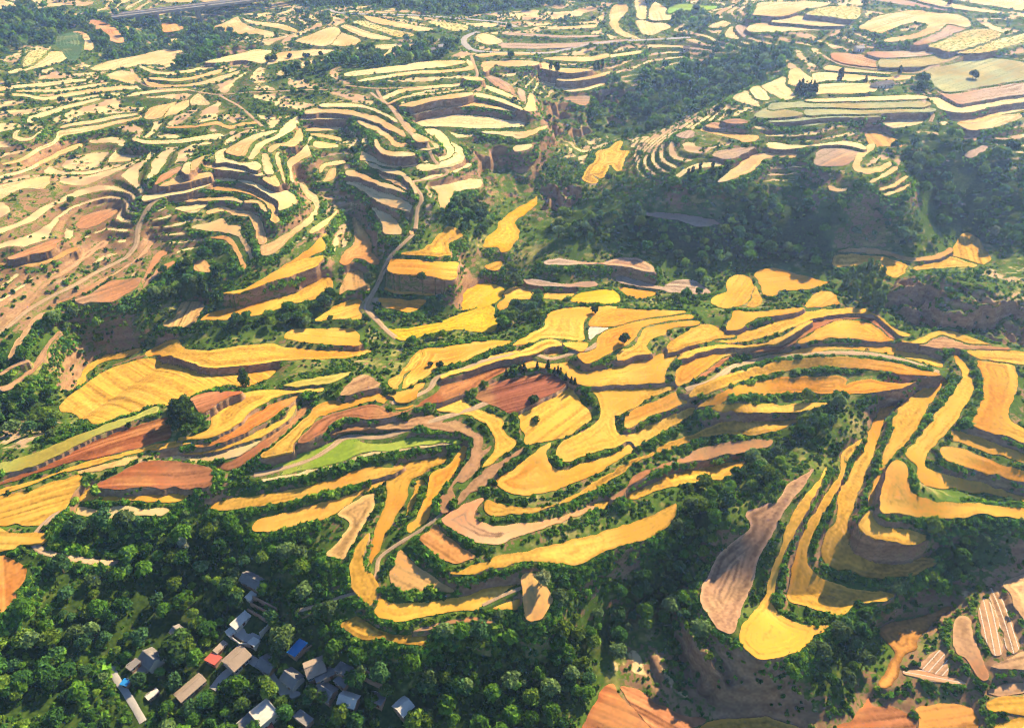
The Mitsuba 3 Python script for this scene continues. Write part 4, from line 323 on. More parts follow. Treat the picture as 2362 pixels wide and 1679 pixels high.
14|66.3|0.3|-299.4,546|0|straw_field|pale straw stubble terrace on the left middle spur|-316,565.9 -312,575 -300.9,565.6 -300.7,550.8 -305.6,551.1 -295.3,535.2 -275,528.5 -280.8,520.5 -296.6,520.2 -301.4,536 -303,545
14|61.7|0.3|-499.3,810|1|straw_field|pale straw stubble terrace on the far left slopes by the bridge|-507.8,761.8 -508.8,780 -500.4,793.2 -514.7,851.5 -513.3,858.6 -494.4,854 -483.1,834.3 -479.4,807.6 -489.5,787.5 -499.3,768.3
15|63.2|0.3|-512.6,825.5|0|orchard_field|pale field dotted with rows of small bushes on the far left slopes by the bridge|-528.2,843.6 -519.3,858.3 -509.5,842.3 -500.5,794.6 -504.1,786.7
14|59.5|0.3|-498.9,910.5|0|straw_field|pale straw stubble terrace on the far left slopes by the bridge|-532.3,950.3 -517.6,949.8 -494.6,915.3 -478.6,888 -475.5,870.1 -485.8,876 -505.8,920.5
17|60.6|0.3|-505.4,887|0|crop_field|dark green orchard plot on the far left slopes by the bridge|-536.5,919 -533.8,942.6 -517.3,938.2 -483.4,869.6 -467.2,821.8 -478.3,827.9 -515.2,879.2
11|59.9|0.3|-495.7,958.6|0|bare_terrace|reddish bare earth terrace on the far left slopes by the bridge|-536.2,1003.8 -524.9,1008 -492.9,976.9 -455.3,915.1 -458.7,902.6 -481.5,926.6 -511.4,961
14|66.8|0.3|-680.9,1077.6|0|straw_field|pale straw stubble terrace on the far left slopes by the bridge|-709.4,1106.1 -687.7,1096.9 -657.9,1068.4 -664.7,1054.8 -683.5,1059.8
14|42.7|0.3|-419.7,974.9|0|straw_field|pale straw stubble terrace on the far left slopes by the bridge|-440.5,995 -416.2,997.8 -405.7,969.1 -411,952.8 -424.3,958.3
6|48.4|0.3|-450.2,1033.1|0|stubble_field|dull tan stubble strip on the far left slopes by the bridge|-468.2,1052.1 -458.3,1063.3 -428.3,1025.7 -441.2,1002.4 -452.4,1016.2
14|64.5|0.45|-321.8,950.8|0|straw_field|pale straw stubble terrace on the far left slopes by the bridge|-382.2,998.8 -377.5,1032.3 -371.1,1069.8 -358.3,1042.2 -323.7,969.2 -284.3,905.1 -250.4,875.7 -274.6,869.7 -282.3,885.4 -312.7,909.3 -349.7,954.6
14|69.8|0.45|-292.7,946.4|0|straw_field|pale straw stubble terrace on the far left slopes by the bridge|-353.4,1040.6 -320.4,997.5 -246.3,895.5 -254,891.4 -308.3,957
14|84.5|0.3|-202.2,825.6|1|straw_field|pale straw stubble terrace on the far left slopes by the bridge|-223.9,807.2 -213.5,831.9 -202.5,857.5 -191.6,860.9 -184.5,841.1 -187.6,784 -211.4,794.1
14|54.4|0.3|-495.6,1179.8|0|straw_field|pale straw stubble terrace on the far left slopes by the bridge|-529.5,1182.4 -489,1192.6 -462.3,1179.2 -500.5,1163.3
14|60.2|0.3|-418.5,1147.3|0|straw_field|pale straw stubble terrace on the far left slopes by the bridge|-448.2,1156.8 -387.1,1157 -403.1,1137.4 -434.3,1133.9
11|62.8|0.3|-268.2,432.1|0|bare_terrace|reddish bare earth terrace on the bare left hillside|-277.3,427.4 -277.4,438.2 -266.8,445.5 -258,443.8 -260.3,430.9 -265.5,420.8 -272.4,419
11|78.6|0.3|-228.7,465.6|0|bare_terrace|reddish bare earth terrace on the left middle spur|-232.2,450.3 -233.8,464.9 -227.1,479.9 -223.9,477 -225.4,466.9 -230,454.9
11|56.6|0.22|-262.9,360.5|0|bare_terrace|reddish bare earth terrace on the bare left hillside|-269.8,320.7 -268.6,327.8 -266.5,337.8 -264.9,351.6 -263.9,363.2 -258.6,374.4 -254.2,394.6 -249.6,405.4 -253,409.9 -257.5,398.7 -261.3,377.5 -266,365.5 -267.6,353.9 -269.7,340.6 -272.5,331.4 -273.2,323.3
11|50.2|0.22|-257,323.4|0|bare_terrace|reddish bare earth terrace by the big golden slope on the left|-257.1,301.7 -257,317.2 -257.3,331.8 -252.6,339.5 -253.5,340.8 -259.6,334 -260.3,319.1 -258.8,302.6
11|43.3|0.22|-248.8,305.4|0|bare_terrace|reddish bare earth terrace by the big golden slope on the left|-253.3,282.1 -247.7,286.1 -244.3,303 -246.1,319.4 -245.6,329.2 -246.8,330.2 -248.7,321.2 -248,305.8 -250.5,289 -255.8,285.4
11|46.6|0.22|-252.7,295.5|0|bare_terrace|reddish bare earth terrace by the big golden slope on the left|-255.3,288.8 -252.5,294.8 -247.8,300.2 -248.9,301.6 -254.2,296.7 -257,290.6
11|52.3|0.3|-230.4,359.9|1|bare_terrace|reddish bare earth terrace on the bare left hillside|-244.3,349.5 -238.8,356.4 -232.9,366.9 -225.1,371.1 -217.3,373.3 -217.5,366 -221.3,359.5 -226.3,352.5 -236.6,349.7 -240.7,348
11|53.5|0.22|-243.2,370.9|0|bare_terrace|reddish bare earth terrace on the bare left hillside|-266.3,341.2 -255.6,346 -247.9,353.1 -240.9,364.7 -234.1,377.7 -226.9,392.8 -223.9,410.2 -226.6,412.9 -229.3,395.5 -235.7,379.7 -242.9,367.1 -249.2,354.9 -256.9,348.3 -267.4,343.3
11|51.4|0.22|-213.3,377.3|0|bare_terrace|reddish bare earth terrace on the bare left hillside|-222.6,361.9 -215.4,366.7 -212.3,376.3 -208.2,385.1 -204.5,392.1 -206.4,394.7 -210.7,388.2 -214.5,378.6 -217.1,368.9 -223.6,363.6
11|52.7|0.22|-216.1,392.1|0|bare_terrace|reddish bare earth terrace on the bare left hillside|-216.7,374.7 -216.6,389.2 -214.4,398.7 -212.6,401.4 -214,404.2 -218.1,403 -219.5,391 -218.1,375.3
11|67.1|0.3|-279.1,382|0|bare_terrace|reddish bare earth terrace on the bare left hillside|-290.5,373.8 -282.5,383.8 -277.1,390.9 -269.8,394.6 -270.2,382.3 -279,377 -285.3,372.1
6|62.8|0.22|-274.9,380.2|0|stubble_field|dull tan stubble strip on the bare left hillside|-295.8,372.2 -281.3,369.8 -269.9,373.7 -262.2,385.8 -260.3,390.6 -261.8,392.8 -265.5,390.4 -272.5,377.7 -283.9,374.7 -297.5,375.5
0|31.1|0.3|22.7,194.6|0|wheat_field|golden wheat stubble strip on the lowest central terraces above the village|-24.1,180.2 -16.5,182.7 -8.8,186.2 -2.8,188.4 6.4,191 18.9,195 31.9,201.1 45.3,206.6 59.2,213.4 69.7,218 71.7,218 69.6,212.7 65.1,208.2 54.7,202.4 41.1,196.1 27.9,188.8 21.6,186.9 12.4,186.5 3.3,185.4 -5.7,182.9 -14.6,180.7 -20.5,179.5
0|26.3|0.3|-26.1,170.8|0|wheat_field|golden wheat stubble strip on the lowest central terraces above the village|-51.9,175.5 -49.7,172 -43.6,170.5 -32,171.3 -20.4,173.7 -11.7,177.1 -2.7,179.3 2.7,179.1 2.8,174.1 2,170.4 -5.6,170.3 -14.4,169.7 -23.1,168.2 -31.6,165.7 -40,163.6 -45.7,163.1 -53.1,166.8 -51.7,169.8
6|26.1|0.3|9.5,173.3|0|stubble_field|dull tan stubble strip on the lowest central terraces above the village|4.2,181.2 11.1,182.1 15.1,175.4 15.6,172.4 11.3,165.4 5.2,165.6 4.3,170.1
0|23.5|0.3|-48.5,159.8|0|wheat_field|golden wheat stubble strip on the lowest central terraces above the village|-65.1,163.6 -59.7,166.6 -56,165.2 -49.7,161.5 -42.7,159.8 -33,160.1 -32.1,156.3 -34.9,155.3 -42.3,156.5 -49.3,157.8 -56.1,157.5 -62.3,160.6
3|24.5|0.3|-22.2,163.1|0|bare_field|brown bare soil strip on the lowest central terraces above the village|-39.6,159.2 -31.3,162.3 -22.9,164.5 -14.3,166.4 -6.7,165.3 -9.6,164.2 -17.1,164.5 -25.6,162.5 -32.3,159.8"""
KNOTS = """-179,128.5,15 -146.6,133.5,5 -93.2,136,0 -45.9,138.5,-5 11.4,140.1,-8 43.2,139.8,5 73.9,133.5,5 132.6,139.1,0 179.7,129,14 -100,164.4,5 -145.2,172.1,8 -73.1,158.8,5 -163.2,204.6,22 -180.9,188.6,28 -127.7,209.3,22 -204.8,210.9,42 -203.9,180.4,25 -160.3,209.7,38 -143.3,226.4,28 -135.5,232,36 -58.8,185.5,18 -47.6,163.8,12 -5.5,176.7,10 10.6,181.5,9 3.4,164,-10 40.8,178,-17 81.9,194.9,-20 104,167.9,-20 62.5,204.7,-8 52.6,211.2,2 94.2,239.7,-14 112.4,257.2,-8 130.7,275.1,2 152,287,14 171.9,289.7,28 76.2,230.6,12 -32.4,198,30 22.2,206.9,22 3.6,222.2,38 -15.8,244.5,48 9.7,257.4,55.04 12.2,277.4,57.2 -91.2,228.7,42 -107.5,213.3,34 -132.7,244.5,48 -165.9,230.6,48 -220.9,227.9,48 -37.4,274.3,54.32 -79.6,277.1,52.16 -190.7,288.4,46 -162.6,301.6,47 -132.2,282.4,48 91.1,298.8,57.2 160.5,312.2,58.64 210.7,298.8,57.2 250.9,285.5,53.6 52.3,339.8,51.44 28.6,342.1,50 172.2,278.9,50.72 107.8,273.1,50 159.6,266.5,42 180.8,246.7,46 219.2,269.5,52.88 226.9,234.1,42 184,223.4,34 147.3,193.3,22 111.7,188.5,14 98.1,165.7,6 88.3,207.9,18 112.4,233.6,26 143.6,257.7,36 172.3,211.6,25 174.7,208.8,14 195.8,206.5,5 211.4,222,10 173.8,191.9,-6 234.6,225.3,12 143.4,178,-17 162,184.7,-8 191.7,173.9,20 170.1,159.4,13 203.1,179.6,26 171.3,141.5,8 -21.6,383,30 -46.7,362,28 -117.9,342.6,38 -79.8,332.7,36 -182.2,354.5,42 -127,381.7,37 58.8,390.2,35 138.9,390.3,38 224.1,408.8,46 233.9,372.7,51.44 211.6,373.6,42 254.8,350.4,67.28 233.1,342.1,50 264.7,324.9,50 240.2,339.4,60.08 221.9,362.8,60.08 -247.9,294.6,18 -262.9,282,20 -242.6,339.8,28 -225.4,363.8,36 -248,277.6,18 -251.2,356.7,60.8 -272.3,323.7,53.6 -239.4,430.3,80.24 -289.4,366.1,69.44 -284.1,408.4,75.92 -205.6,399.6,62.96 -214.9,380.2,50 -197.7,397.5,40 -193.9,370.2,38 -139,391,55.76 -152.9,399.6,62.96 -161.6,443.7,80.24 -162.3,511.7,93.2 -201,485.3,87.44 -131.6,425,68 -115.5,394,42 -102.8,425.3,37 -112.7,452.7,42 -56,396.3,52.88 -75.5,407.9,58.64 -60,417,62.96 -58.7,443.7,80.24 -86.6,515.8,91.76 -39,489.1,86 -47,437,80.24 -27.8,595.1,98.96 6.3,568.7,90.32 -26.3,547.3,87.44 -99,482.8,73.04 -129.7,549.3,70.16 -104.5,468.2,57.2 2.8,484,40 22.9,532,46 62.6,615.1,50 -10,521.6,57.2 35.4,592.8,54.32 85.3,661.3,57.2 107.9,695.3,70.16 177.5,746.9,75.92 -9.3,458.1,36 -36.7,411.3,32 65.7,511.2,68 92.1,462.7,75.2 133.1,458.1,83.12 88.8,429,60.08 117.2,424.6,50 33.9,432.3,46 146.5,438.7,61.52 83.8,422.2,45 85.4,390.3,38 170.9,412.5,44 212.4,422.5,57.2 219,436.9,91.76 208.5,420.7,78.8 237.8,408.8,46 283.2,421.8,51.44 277.3,444.7,58.64 318.4,445.6,64.4 315.1,475.7,75.92 356.9,496.8,83.12 192.5,452.3,64.4 178.7,460.6,73.04 211,486,93.2 244.7,590.1,100.4 346.8,590.1,100.4 435.3,650,101.12 395,781.3,104 556,866.9,103.28 186.3,561.8,98.96 119.2,540.8,83.12 309.5,510.1,96.8 221.2,764.4,91.76 287.3,714.3,99.68 227.1,888.8,94.64 400.3,906,104.72 -448.3,648.9,68.72 -337.4,659.4,73.04 -348.5,565.8,74.48 -255.4,650.2,83.12 -314.9,706.2,78.8 -564.5,848.6,58.64 -512.7,937.3,51.44 -465.4,1003.1,34 -457.7,1088.1,31 -481.5,1077.9,31 -529.6,1044.9,56.48 -535.9,1033.1,55.76 -528.2,1102.6,55.76 -680.8,1061.6,65.84 -361.3,877.5,51.44 -287.7,899.9,78.8 -282,796.3,75.92 -170.3,801.5,83.12 -248.2,947.2,83.12 -147.2,676.9,86.72 -79.6,789.1,86 -94.8,961.8,80.24 9.4,901.1,83.12 51.4,771.7,86 157.6,901.1,83.12 141.5,795.3,84.56 66.6,690.2,83.12 -33.5,737.2,90.32 -325.7,486.3,71.6 -314,520.3,64.4 -316.1,419.1,76.64 -313.3,557.2,67.28 -246.7,568.8,80.24 -365.5,298.8,57.2 365.3,300.8,55.76 -657.2,677.8,75.2 568.1,590.1,100.4 -267.6,152,25 268.9,153.9,22 0,83.1,-12 -127.3,77.2,8 122.9,79.6,0 -1800,2600,140 0,3200,150 1800,2600,150 -2600,1400,110 2600,1400,130 -900,1700,110 0,1700,105 900,1700,130 -1200,300,40 1200,300,40 0,-300,0"""
ROADS = """dirt|4.5|-271.4,315.5 -267.5,326.7 -265.4,338.5 -259.8,349.9 -253.1,358.5 -249.4,365.7 -245.3,377.5 -236.1,390.9 -233.6,394.5 -232.1,405.5 -234.6,419.8 -232.1,434.5 -228.5,443.4
dirt|4|2.1,279 -8.8,272.3 -16.7,267.2 -27.1,262.5 -35.9,259.2 -42.5,256.3 -50,253.1 -57.5,250.6 -65.2,249.9 -70.5,250.7 -75.7,250.5 -79,248.7 -82.5,244.4 -86.9,240.1 -90.6,237.8 -94.8,235.3 -101,233.1 -108.2,230.1 -113.7,228.6
dirt|3.5|-57.4,267.7 -51.8,268.9 -48.3,270.9 -40.3,277.3 -37.1,285 -27.5,288.4 -14,297.3 -0.9,301.8 9.3,304.8 19.3,300.8 29.5,303.1 39.8,305.8 44.3,310.4
dirt|4.5|85.1,279.3 99.7,284.6 116.7,303.2 135.1,312.2 148.7,312.2 157,311.1 172.4,311.1 187.3,309.3 199.8,303.3 208.3,297.6 215.8,293.1
dirt|3.5|-38.6,723.7 -33.4,687.9 -30.7,665.1 -38.6,649.8 -62.8,631.7 -88.6,635.4 -114.3,634.9 -141.3,641.9
dirt|3.5|-113.9,631.8 -104.1,602.3 -86.1,558.3 -67.4,508.2 -62,510.3 -54.1,490.2 -44,478 -51.4,470.2 -63.6,464.1 -65.9,459.7 -58.3,440.8 -60.1,432 -60.1,414.6
dirt|4|-61,410.6 -66.8,402.1 -74.6,393.5 -80.1,380.5 -85,366.2 -84.2,359.9 -77.8,352.1 -70.2,341.4 -64,334.2
dirt|2.2|-27.9,208.2 -33.6,203.7 -40.1,199.6 -47.3,195.6 -53.7,190.2 -54.1,181.9 -57.3,176.4 -67.7,174.7 -84,173.5
dirt|2.2|3.9,178 -3.4,175.4 -11.5,171.3
dirt|3.5|-185.5,206.5 -187.9,200.2 -189.8,194.5 -189.8,190.7 -186.5,187.2 -181.1,186.3 -171.8,187.4 -160.4,189.7
concrete|3.2|-151.6,153.5 -149.1,149.7 -144.1,145.1 -139.8,140.9 -133.6,134.5
concrete|4|-113,147.4 -110,153.1 -103.2,158.7 -99.3,157.5 -93.6,153.6 -87.9,148.6 -80.3,148.6
concrete|8|-48.1,780.9 -40.7,754.1 -28.4,741.2 0.7,733.3 37.3,745.7 76.7,775.4 117,793.8 149.5,803.8 183.9,805.8
concrete|8|-48.1,780.9 -49.2,801.1 -45.3,816.6 -36.3,832.1
concrete|8|-226.9,988.2 -206.9,947.7 -168.8,935.5 -115.2,933.1 -43.1,915.3 -7.7,885.8 5.8,864.8
dirt|3.5|-140.5,636.9 -177.9,639.3 -216.4,638.4 -250.9,640.9 -284.1,659.7 -323.5,674.9 -355.6,716.3 -387.2,774.4
dirt|3|-250.3,639 -233.9,619.1 -213.8,592.9 -192.6,561
dirt|3.5|279.3,691.7 278.6,679.6 280.1,663.2 289.4,650.5 315.3,636.3 339.3,633.4 358.1,646.9 386.5,665.8 395.3,673.1
dirt|3.5|311.5,564.7 307.1,552.7 306.1,535.1 300.8,525.1
dirt|3|-67.4,508.2 -89.5,572.1 -102.4,595.7 -118.5,627.7"""
ZONES = """wood|-196.4,189.4 -189,204.6 -162.1,210.4 -132,212.6 -114.5,204.7 -86.6,193.5 -71.4,172 -59.6,162.2 -42.1,154.1 -29.2,130.7 -182.5,119.3 -209.6,171.4
wood|-47.4,159 -14.1,167.1 16.1,181.1 24,198.5 52.6,211.2 76.5,230.3 112.4,263.8 160.8,289.2 164.4,272.9 138.6,246.4 104,220 87.5,202.6 73.5,194.6 91.2,165.6 129.6,168.9 143.1,184.2 178.1,205 180.3,213.3 239.7,223.1 234.4,208.9 188.9,192.5 166.8,180.7 134.3,154.3 115.9,144.4 86.8,150.8 50.2,178.3 25.2,130.5 -32.6,133.4
wood|14.6,451.3 36.1,471 63.3,451.1 147.9,454.8 193,460.3 199.2,435.5 259.6,442.4 283,421.6 234.6,408 191.2,391 180.8,400.5 142.6,407.1 100,398.6 83.2,417.3 19.8,429.4
wood|263.9,502.5 287.7,518.2 368.8,497.4 328.5,409.1 293,420 278.3,449.8 259.4,465.7
wood|65.4,661.4 109.3,709.5 179.9,762.5 274,734.7 221.7,643.9 145.6,587.7 86.3,597.8
wood|-702.8,1059.9 -584.3,1040.3 -521.6,1029.4 -463,972.6 -384.3,896.6 -397.4,791.5 -481.3,889.3 -542.7,897.4 -548.6,789.7
wood|-133.7,796.6 -58.9,808.4 -46.9,683 -148.4,683.3 -184.4,669.3 -219.9,658.3 -167.4,741.4
wood|-258.4,319.7 -242.2,351.1 -206.3,394.6 -190.6,377.1 -215.3,353.8 -244.7,316.2 -203.1,242.4 -264.4,270.3 -274.5,295.5
wood|-186.5,350.2 -115.8,378.1 -83.7,356.7 -78.4,338.5 -116.6,337.6 -171.5,323.9
wood|-49.8,430.7 -0.3,500.6 -22.9,418.3 -38.8,404 -44.4,418.9
wood|-85.6,395.2 -45.9,395 -44.6,371 -71.3,358 -84.3,360.5
wood|-5.6,382.8 18.7,393.5 14,334.8 -12.4,339.3
wood|-202.5,399.1 -178.4,413 -163.1,392.5 -179.7,369.2 -197.6,383.6
wood|101.1,389 124.6,399.1 102.4,339.6 83.3,377.8
wood|-532.4,1017.5 -515.3,1111.4 -351.1,1024.3 -291.9,734.2 -330,742.6 -474.9,1040.8
wood|66.9,1042.6 185.8,1090.1 225.7,821.9 183,830.8 167.3,965.8
wood|-310.3,1195.6 71.7,1128.3 63.9,988.1 -92,930 -295.9,1132.8
wood|-171.9,263.1 -163.7,278 -147,271.8 -141.4,254.3 -152.6,245
terr|-901.9,1234 796.7,1060.8 408,460.5 223.6,434.1 205.6,461.4 91.7,458.9 40,546.4 -0.3,549.5 -24.1,469.3 -75.2,402.8 -162.1,386.9 -203.4,405.8 -331,355.2
cliff|233,389.7 243.3,369.1 286,332.2 275.1,310.1 231.3,317.3 201.5,339
cliff|-37.9,520.4 -0.3,548.3 -9.7,499.6 -35.6,475
cliff|18.3,640.1 57.3,658 65.7,607.3 33.5,554.1 13.1,563.6
cliff|62.2,680.9 128.7,699.5 99.5,647.6 67.4,630.3
cliff|12.8,523 50.4,507.6 56.1,466.5 21.1,472.2 5.9,485
cliff|73.2,191.3 92.7,170.6 104.6,151.3 74.2,140.8 63,161.4
cliff|-381.7,917.7 -239.8,792.4 -241,734 -304,743.5
cliff|40.1,207.5 58.8,213.5 55.7,193.4 41.5,190
cliff|203.5,463.2 207.6,442.3 198.4,432.2 192.5,445.6
cliff|166.7,459.4 178.9,461.2 176,443.4 161.8,445.4
cliff|215.6,225 240,225.8 237.9,216.8 211,217.2
bare|112.5,128.8 134.3,154.3 169.1,182.3 195.2,195.5 231.5,204.1 181.6,122.6
bare|33.9,152.3 49.5,173.6 72.8,159.6 119.4,144.6 112.5,128.8 25.2,130.5
bare|-332.7,419.8 -265.2,451.5 -203.4,405.8 -203,387 -242.5,354.5 -250.5,323.3 -277.7,294.1
bare|-401.4,535.5 -309.6,556.6 -233.2,435.7 -270.1,407.1 -359.5,464
bare|-115.1,186.6 -66.9,179.4 -73.1,172.1 -102.8,179.6
grass|247.5,406.8 321.5,395.6 290.7,342 252.5,341.5 240.1,379.9
grass|-143.1,401.4 -108.2,478.1 -93.2,447.5 -103.7,403.4 -127.4,389.3
grass|-91.2,461.1 -39.5,439.9 -49.5,415.5 -67.4,407.4
grass|-3.6,536.6 39,524.7 6.1,505.5 -19.1,505.6
grass|-106.8,388.3 -80,348.6 -0.2,329.1 -66.6,325.9 -120.7,273.1 -130.4,277.3 -93,298.3
grass|-13.8,390.5 16.2,399.6 11.7,336.6 -9.7,328.1
grass|-269.4,272.3 -230.6,277.8 -170.8,270.2 -162.8,254.7 -236.5,230
grass|-39.4,164.9 -17.6,172.9 -20.8,162 -37.4,158.4
grass|6.9,174.3 21.5,177.2 19.1,161.4 8.7,164.4
grass|-61.1,159.5 -42.2,156.7 -46.9,152.5 -58.7,153.8"""
HOUSES = """gable|farmhouse|house|lone grey roofed barn standing uphill of the village among trees|-110.3,188.4,-101.4,183.6|4.8|2.55|1.53|grey_tiles|brick_wall|4
gable|farmhouse|house|grey tiled house with a bright sunlit rear slope at the left of the village|-141.6,158.7,-135.2,154.6|6|3.06|1.87|grey_tiles|plaster|4
gable|shed|shed|small dark grey roofed shed behind the big round village tree|-133.8,169.1,-129.3,165.8|4|2.38|1.105|grey_tiles|brick_wall|3
gable|farmhouse|house|long low pale roofed house half shaded by trees|-124.0,142.5,-117.4,151.3|4.4|2.55|1.02|tan_tiles|brick_wall|6
gable|farmhouse|house|wide tan brown roofed house in the middle of the village|-108.6,154.3,-103.7,161.3|7.2|3.06|1.53|tan_tiles|plaster|5
gable|farmhouse|house|dark grey roofed house behind the bend of the concrete lane|-96.8,157.2,-90.5,153.7|5.2|2.55|1.36|grey_tiles|brick_wall|4
gable|farmhouse|house|grey roofed house with one bright slope beside the concrete yard|-85.8,151.5,-79.8,147.5|5.6|3.06|1.7|grey_tiles|plaster|4
gable|farmhouse|house|long tan grey roofed house running uphill from the yard|-77.4,149.9,-70.7,153.2|6.4|3.23|1.615|tan_tiles|brick_wall|5
gable|farmhouse|house|grey house with a weathered pale rear slope in the lower village|-72.2,146.4,-65.7,142.5|5.2|2.89|1.53|grey_tiles|brick_wall|4
gable|farmhouse|house|narrow house with a bright white roof slope and tan end wall|-63.5,142.3,-56.5,140.1|4.8|2.72|1.36|white_roof|brick_wall|4
gable|farmhouse|house|pale grey roofed house at the right edge of the village|-41.8,137.4,-37.9,141.7|5.6|2.89|1.19|white_roof|brick_wall|3
gable|farmhouse|house|long blue grey roofed house among straw fields on the far plateau|278.9,580.7,296.0,588.0|6.4|3.06|1.53|grey_tiles|plaster|5
gable|farmhouse|house|small pale house under trees on the far plateau edge|306.6,691.8,314.6,693.2|5.6|3.4|1.36|white_roof|plaster|3
gable|farmhouse|house|pale house hidden in trees below the far road|-71.9,757.5,-62.7,759.0|5.6|3.4|1.36|white_roof|plaster|3
gable|farmhouse|house|dark roofed house left of the pale one below the far road|-81.3,744.6,-74.6,749.1|5.6|2.89|1.36|grey_tiles|plaster|3
gable|farmhouse|house|small house beside the far road near the wooded gorge|171.2,775.3,177.7,773.8|5.6|2.89|1.36|tan_tiles|plaster|3
lean|shed|shed|small red sheet roofed shed beside the tan roofed house|-115.4,158.1,-0.425|4.8|3.6|2.38|0.5|red_sheet|brick_wall|2
lean|shed|shed|white roofed lean-to along the left wall of the upper courtyard|-108.0,171.9,-2.151|7.2|3.2|2.38|0.5|white_roof|plaster|3
lean|shed|shed|low white shed at the lower left corner of the upper courtyard|-110.7,168.5,-2.238|4|2.8|2.21|0.4|white_roof|plaster|2
lean|shed|shed|small white roofed gate shed at the lower right corner of the upper courtyard|-100.9,163.9,-0.512|3.2|2.8|2.38|0.4|white_roof|plaster|1
lean|shed|shed|tiny white roofed hut above the retaining wall|-105.5,180.4,-2.101|3.2|2.4|2.125|0.4|white_roof|plaster|1
lean|shed|shed|narrow grey shed inside the small garden yard|-114.1,162.8,-2.103|4.8|2|2.04|0.4|tan_tiles|brick_wall|2
lean|shed|shed|bright blue sheet roofed shelter behind a large tree|-82.5,159.7,1.029|6.4|4|2.55|0.6|blue_sheet|brick_wall|2
lean|shed|shed|tiny blue sheet roofed hut beside the lane at the left|-144.1,147.3,-0.220|2.56|2.4|1.87|0.3|blue_sheet|brick_wall|1
lean|shed|shed|dark lean-to roof on the front of the long tan grey house|-69.9,149.4,0.519|7.2|4|2.55|0.8|grey_tiles|brick_wall|2
lean|shed|shed|dark grey roofed shed below the pale topped retaining wall|-62.8,150.2,-0.465|5.6|4|2.38|0.6|grey_tiles|brick_wall|2
lean|shed|shed|mottled grey roofed shed between the lower houses|-62.9,147.2,-0.556|4.8|4|2.38|0.5|grey_tiles|brick_wall|2
lean|shed|shed|grey roofed shed left of the blue grey terrace|-143.6,153.8,1.005|4|3.2|2.21|0.5|grey_tiles|brick_wall|2
lean|shed|shed|grey glasshouse like shed beside the long low house|-133.9,144.4,0.873|4|2.4|1.87|0.4|white_roof|brick_wall|2
flat|farmhouse|house|big flat roofed white house at the bottom edge of the village|-90.4,137.3,0.823|6.8|7.2|4.42|0.3|white_roof|plaster|3
lean|farmhouse|house|low dark roofed wing on the left of the flat white house|-96.9,134.7,0.899|6.4|4.8|2.55|0.6|grey_tiles|plaster|2
lean|shed|shed|red sheet awning at the foot of the flat white house|-88.5,133.4,0.726|2.8|2.4|2.21|0.3|red_sheet|brick_wall|1
lean|shed|shed|dark roofed shed at the right of the village beside the pale grey house|-49.8,142.0,-0.390|5.6|4|2.38|0.6|grey_tiles|brick_wall|2
lean|shed|shed|small blue grey roofed shed at the lower village edge|-76.1,136.3,-0.573|6.4|3.2|2.38|0.5|grey_tiles|brick_wall|2"""
YARDS = """-109.5,192.0 -98.8,186.3 -102.2,180.0 -112.9,185.7
-140.2,162.8 -132.1,157.6 -136.6,150.5 -144.7,155.7
-132.7,172.3 -126.6,167.8 -130.4,162.6 -136.5,167.1
-127.3,143.7 -119.5,154.1 -114.1,150.1 -121.9,139.7
-113.1,156.2 -107.1,164.9 -99.2,159.4 -105.2,150.7
-95.8,161.0 -87.8,156.5 -91.5,149.9 -99.5,154.4
-84.4,155.4 -76.7,150.3 -81.2,143.6 -88.9,148.7
-80.2,153.4 -71.7,157.6 -67.9,149.7 -76.4,145.5
-71.1,150.2 -62.9,145.2 -66.8,138.7 -75.0,143.7
-63.4,146.0 -54.5,143.2 -56.6,136.4 -65.5,139.2
-45.4,139.3 -40.2,145.1 -34.3,139.8 -39.5,134.0
276.3,584.4 295.2,592.4 298.6,584.3 279.7,576.3
304.9,695.6 314.9,697.3 316.3,689.4 306.3,687.7
-73.5,761.3 -62.4,763.1 -61.1,755.2 -72.2,753.4
-84.4,747.4 -76.0,753.0 -71.5,746.3 -79.9,740.7
171.1,779.4 179.6,777.5 177.8,769.7 169.3,771.6
-117.3,162.2 -111.1,159.4 -113.5,154.0 -119.7,156.8
-103.1,174.2 -108.2,166.5 -112.9,169.6 -107.8,177.3
-106.8,169.2 -110.5,164.5 -114.6,167.8 -110.9,172.5
-101.9,167.4 -97.4,164.9 -99.9,160.4 -104.4,162.9
-102.1,181.4 -104.7,176.9 -108.9,179.4 -106.3,183.9
-110.5,164.6 -113.9,158.8 -117.7,161.0 -114.3,166.8
-87.4,157.8 -83.1,164.9 -77.6,161.6 -81.9,154.5
-145.8,150.1 -141.4,149.1 -142.4,144.5 -146.8,145.5
-75.5,149.9 -67.5,154.5 -64.3,148.9 -72.3,144.3
-64.8,154.8 -58.0,151.4 -60.8,145.6 -67.6,149.0
-64.1,151.7 -58.3,148.1 -61.7,142.7 -67.5,146.3
-147.6,152.8 -144.4,157.8 -139.6,154.8 -142.8,149.8
-137.7,143.6 -133.8,148.2 -130.1,145.2 -134.0,140.6
-96.9,137.3 -90.9,143.8 -83.9,137.3 -89.9,130.8
-102.3,133.7 -97.1,140.2 -91.5,135.7 -96.7,129.2
-91.9,133.6 -88.3,136.8 -85.1,133.2 -88.7,130.0
-52.1,146.4 -45.1,143.5 -47.5,137.6 -54.5,140.5
-78.1,140.9 -71.1,136.4 -74.1,131.7 -81.1,136.2
-106.0,174.7 -97.1,170.4 -99.0,165.6 -104.5,164.1 -110.6,167.5 -109.0,170.1
-89.9,147.8 -87.4,149.5 -82.2,146.7 -77.9,145.2 -81.6,143.1 -86.3,144.3
-144.4,151.6 -142.3,155.6 -138.2,153.3 -141.2,149.7"""
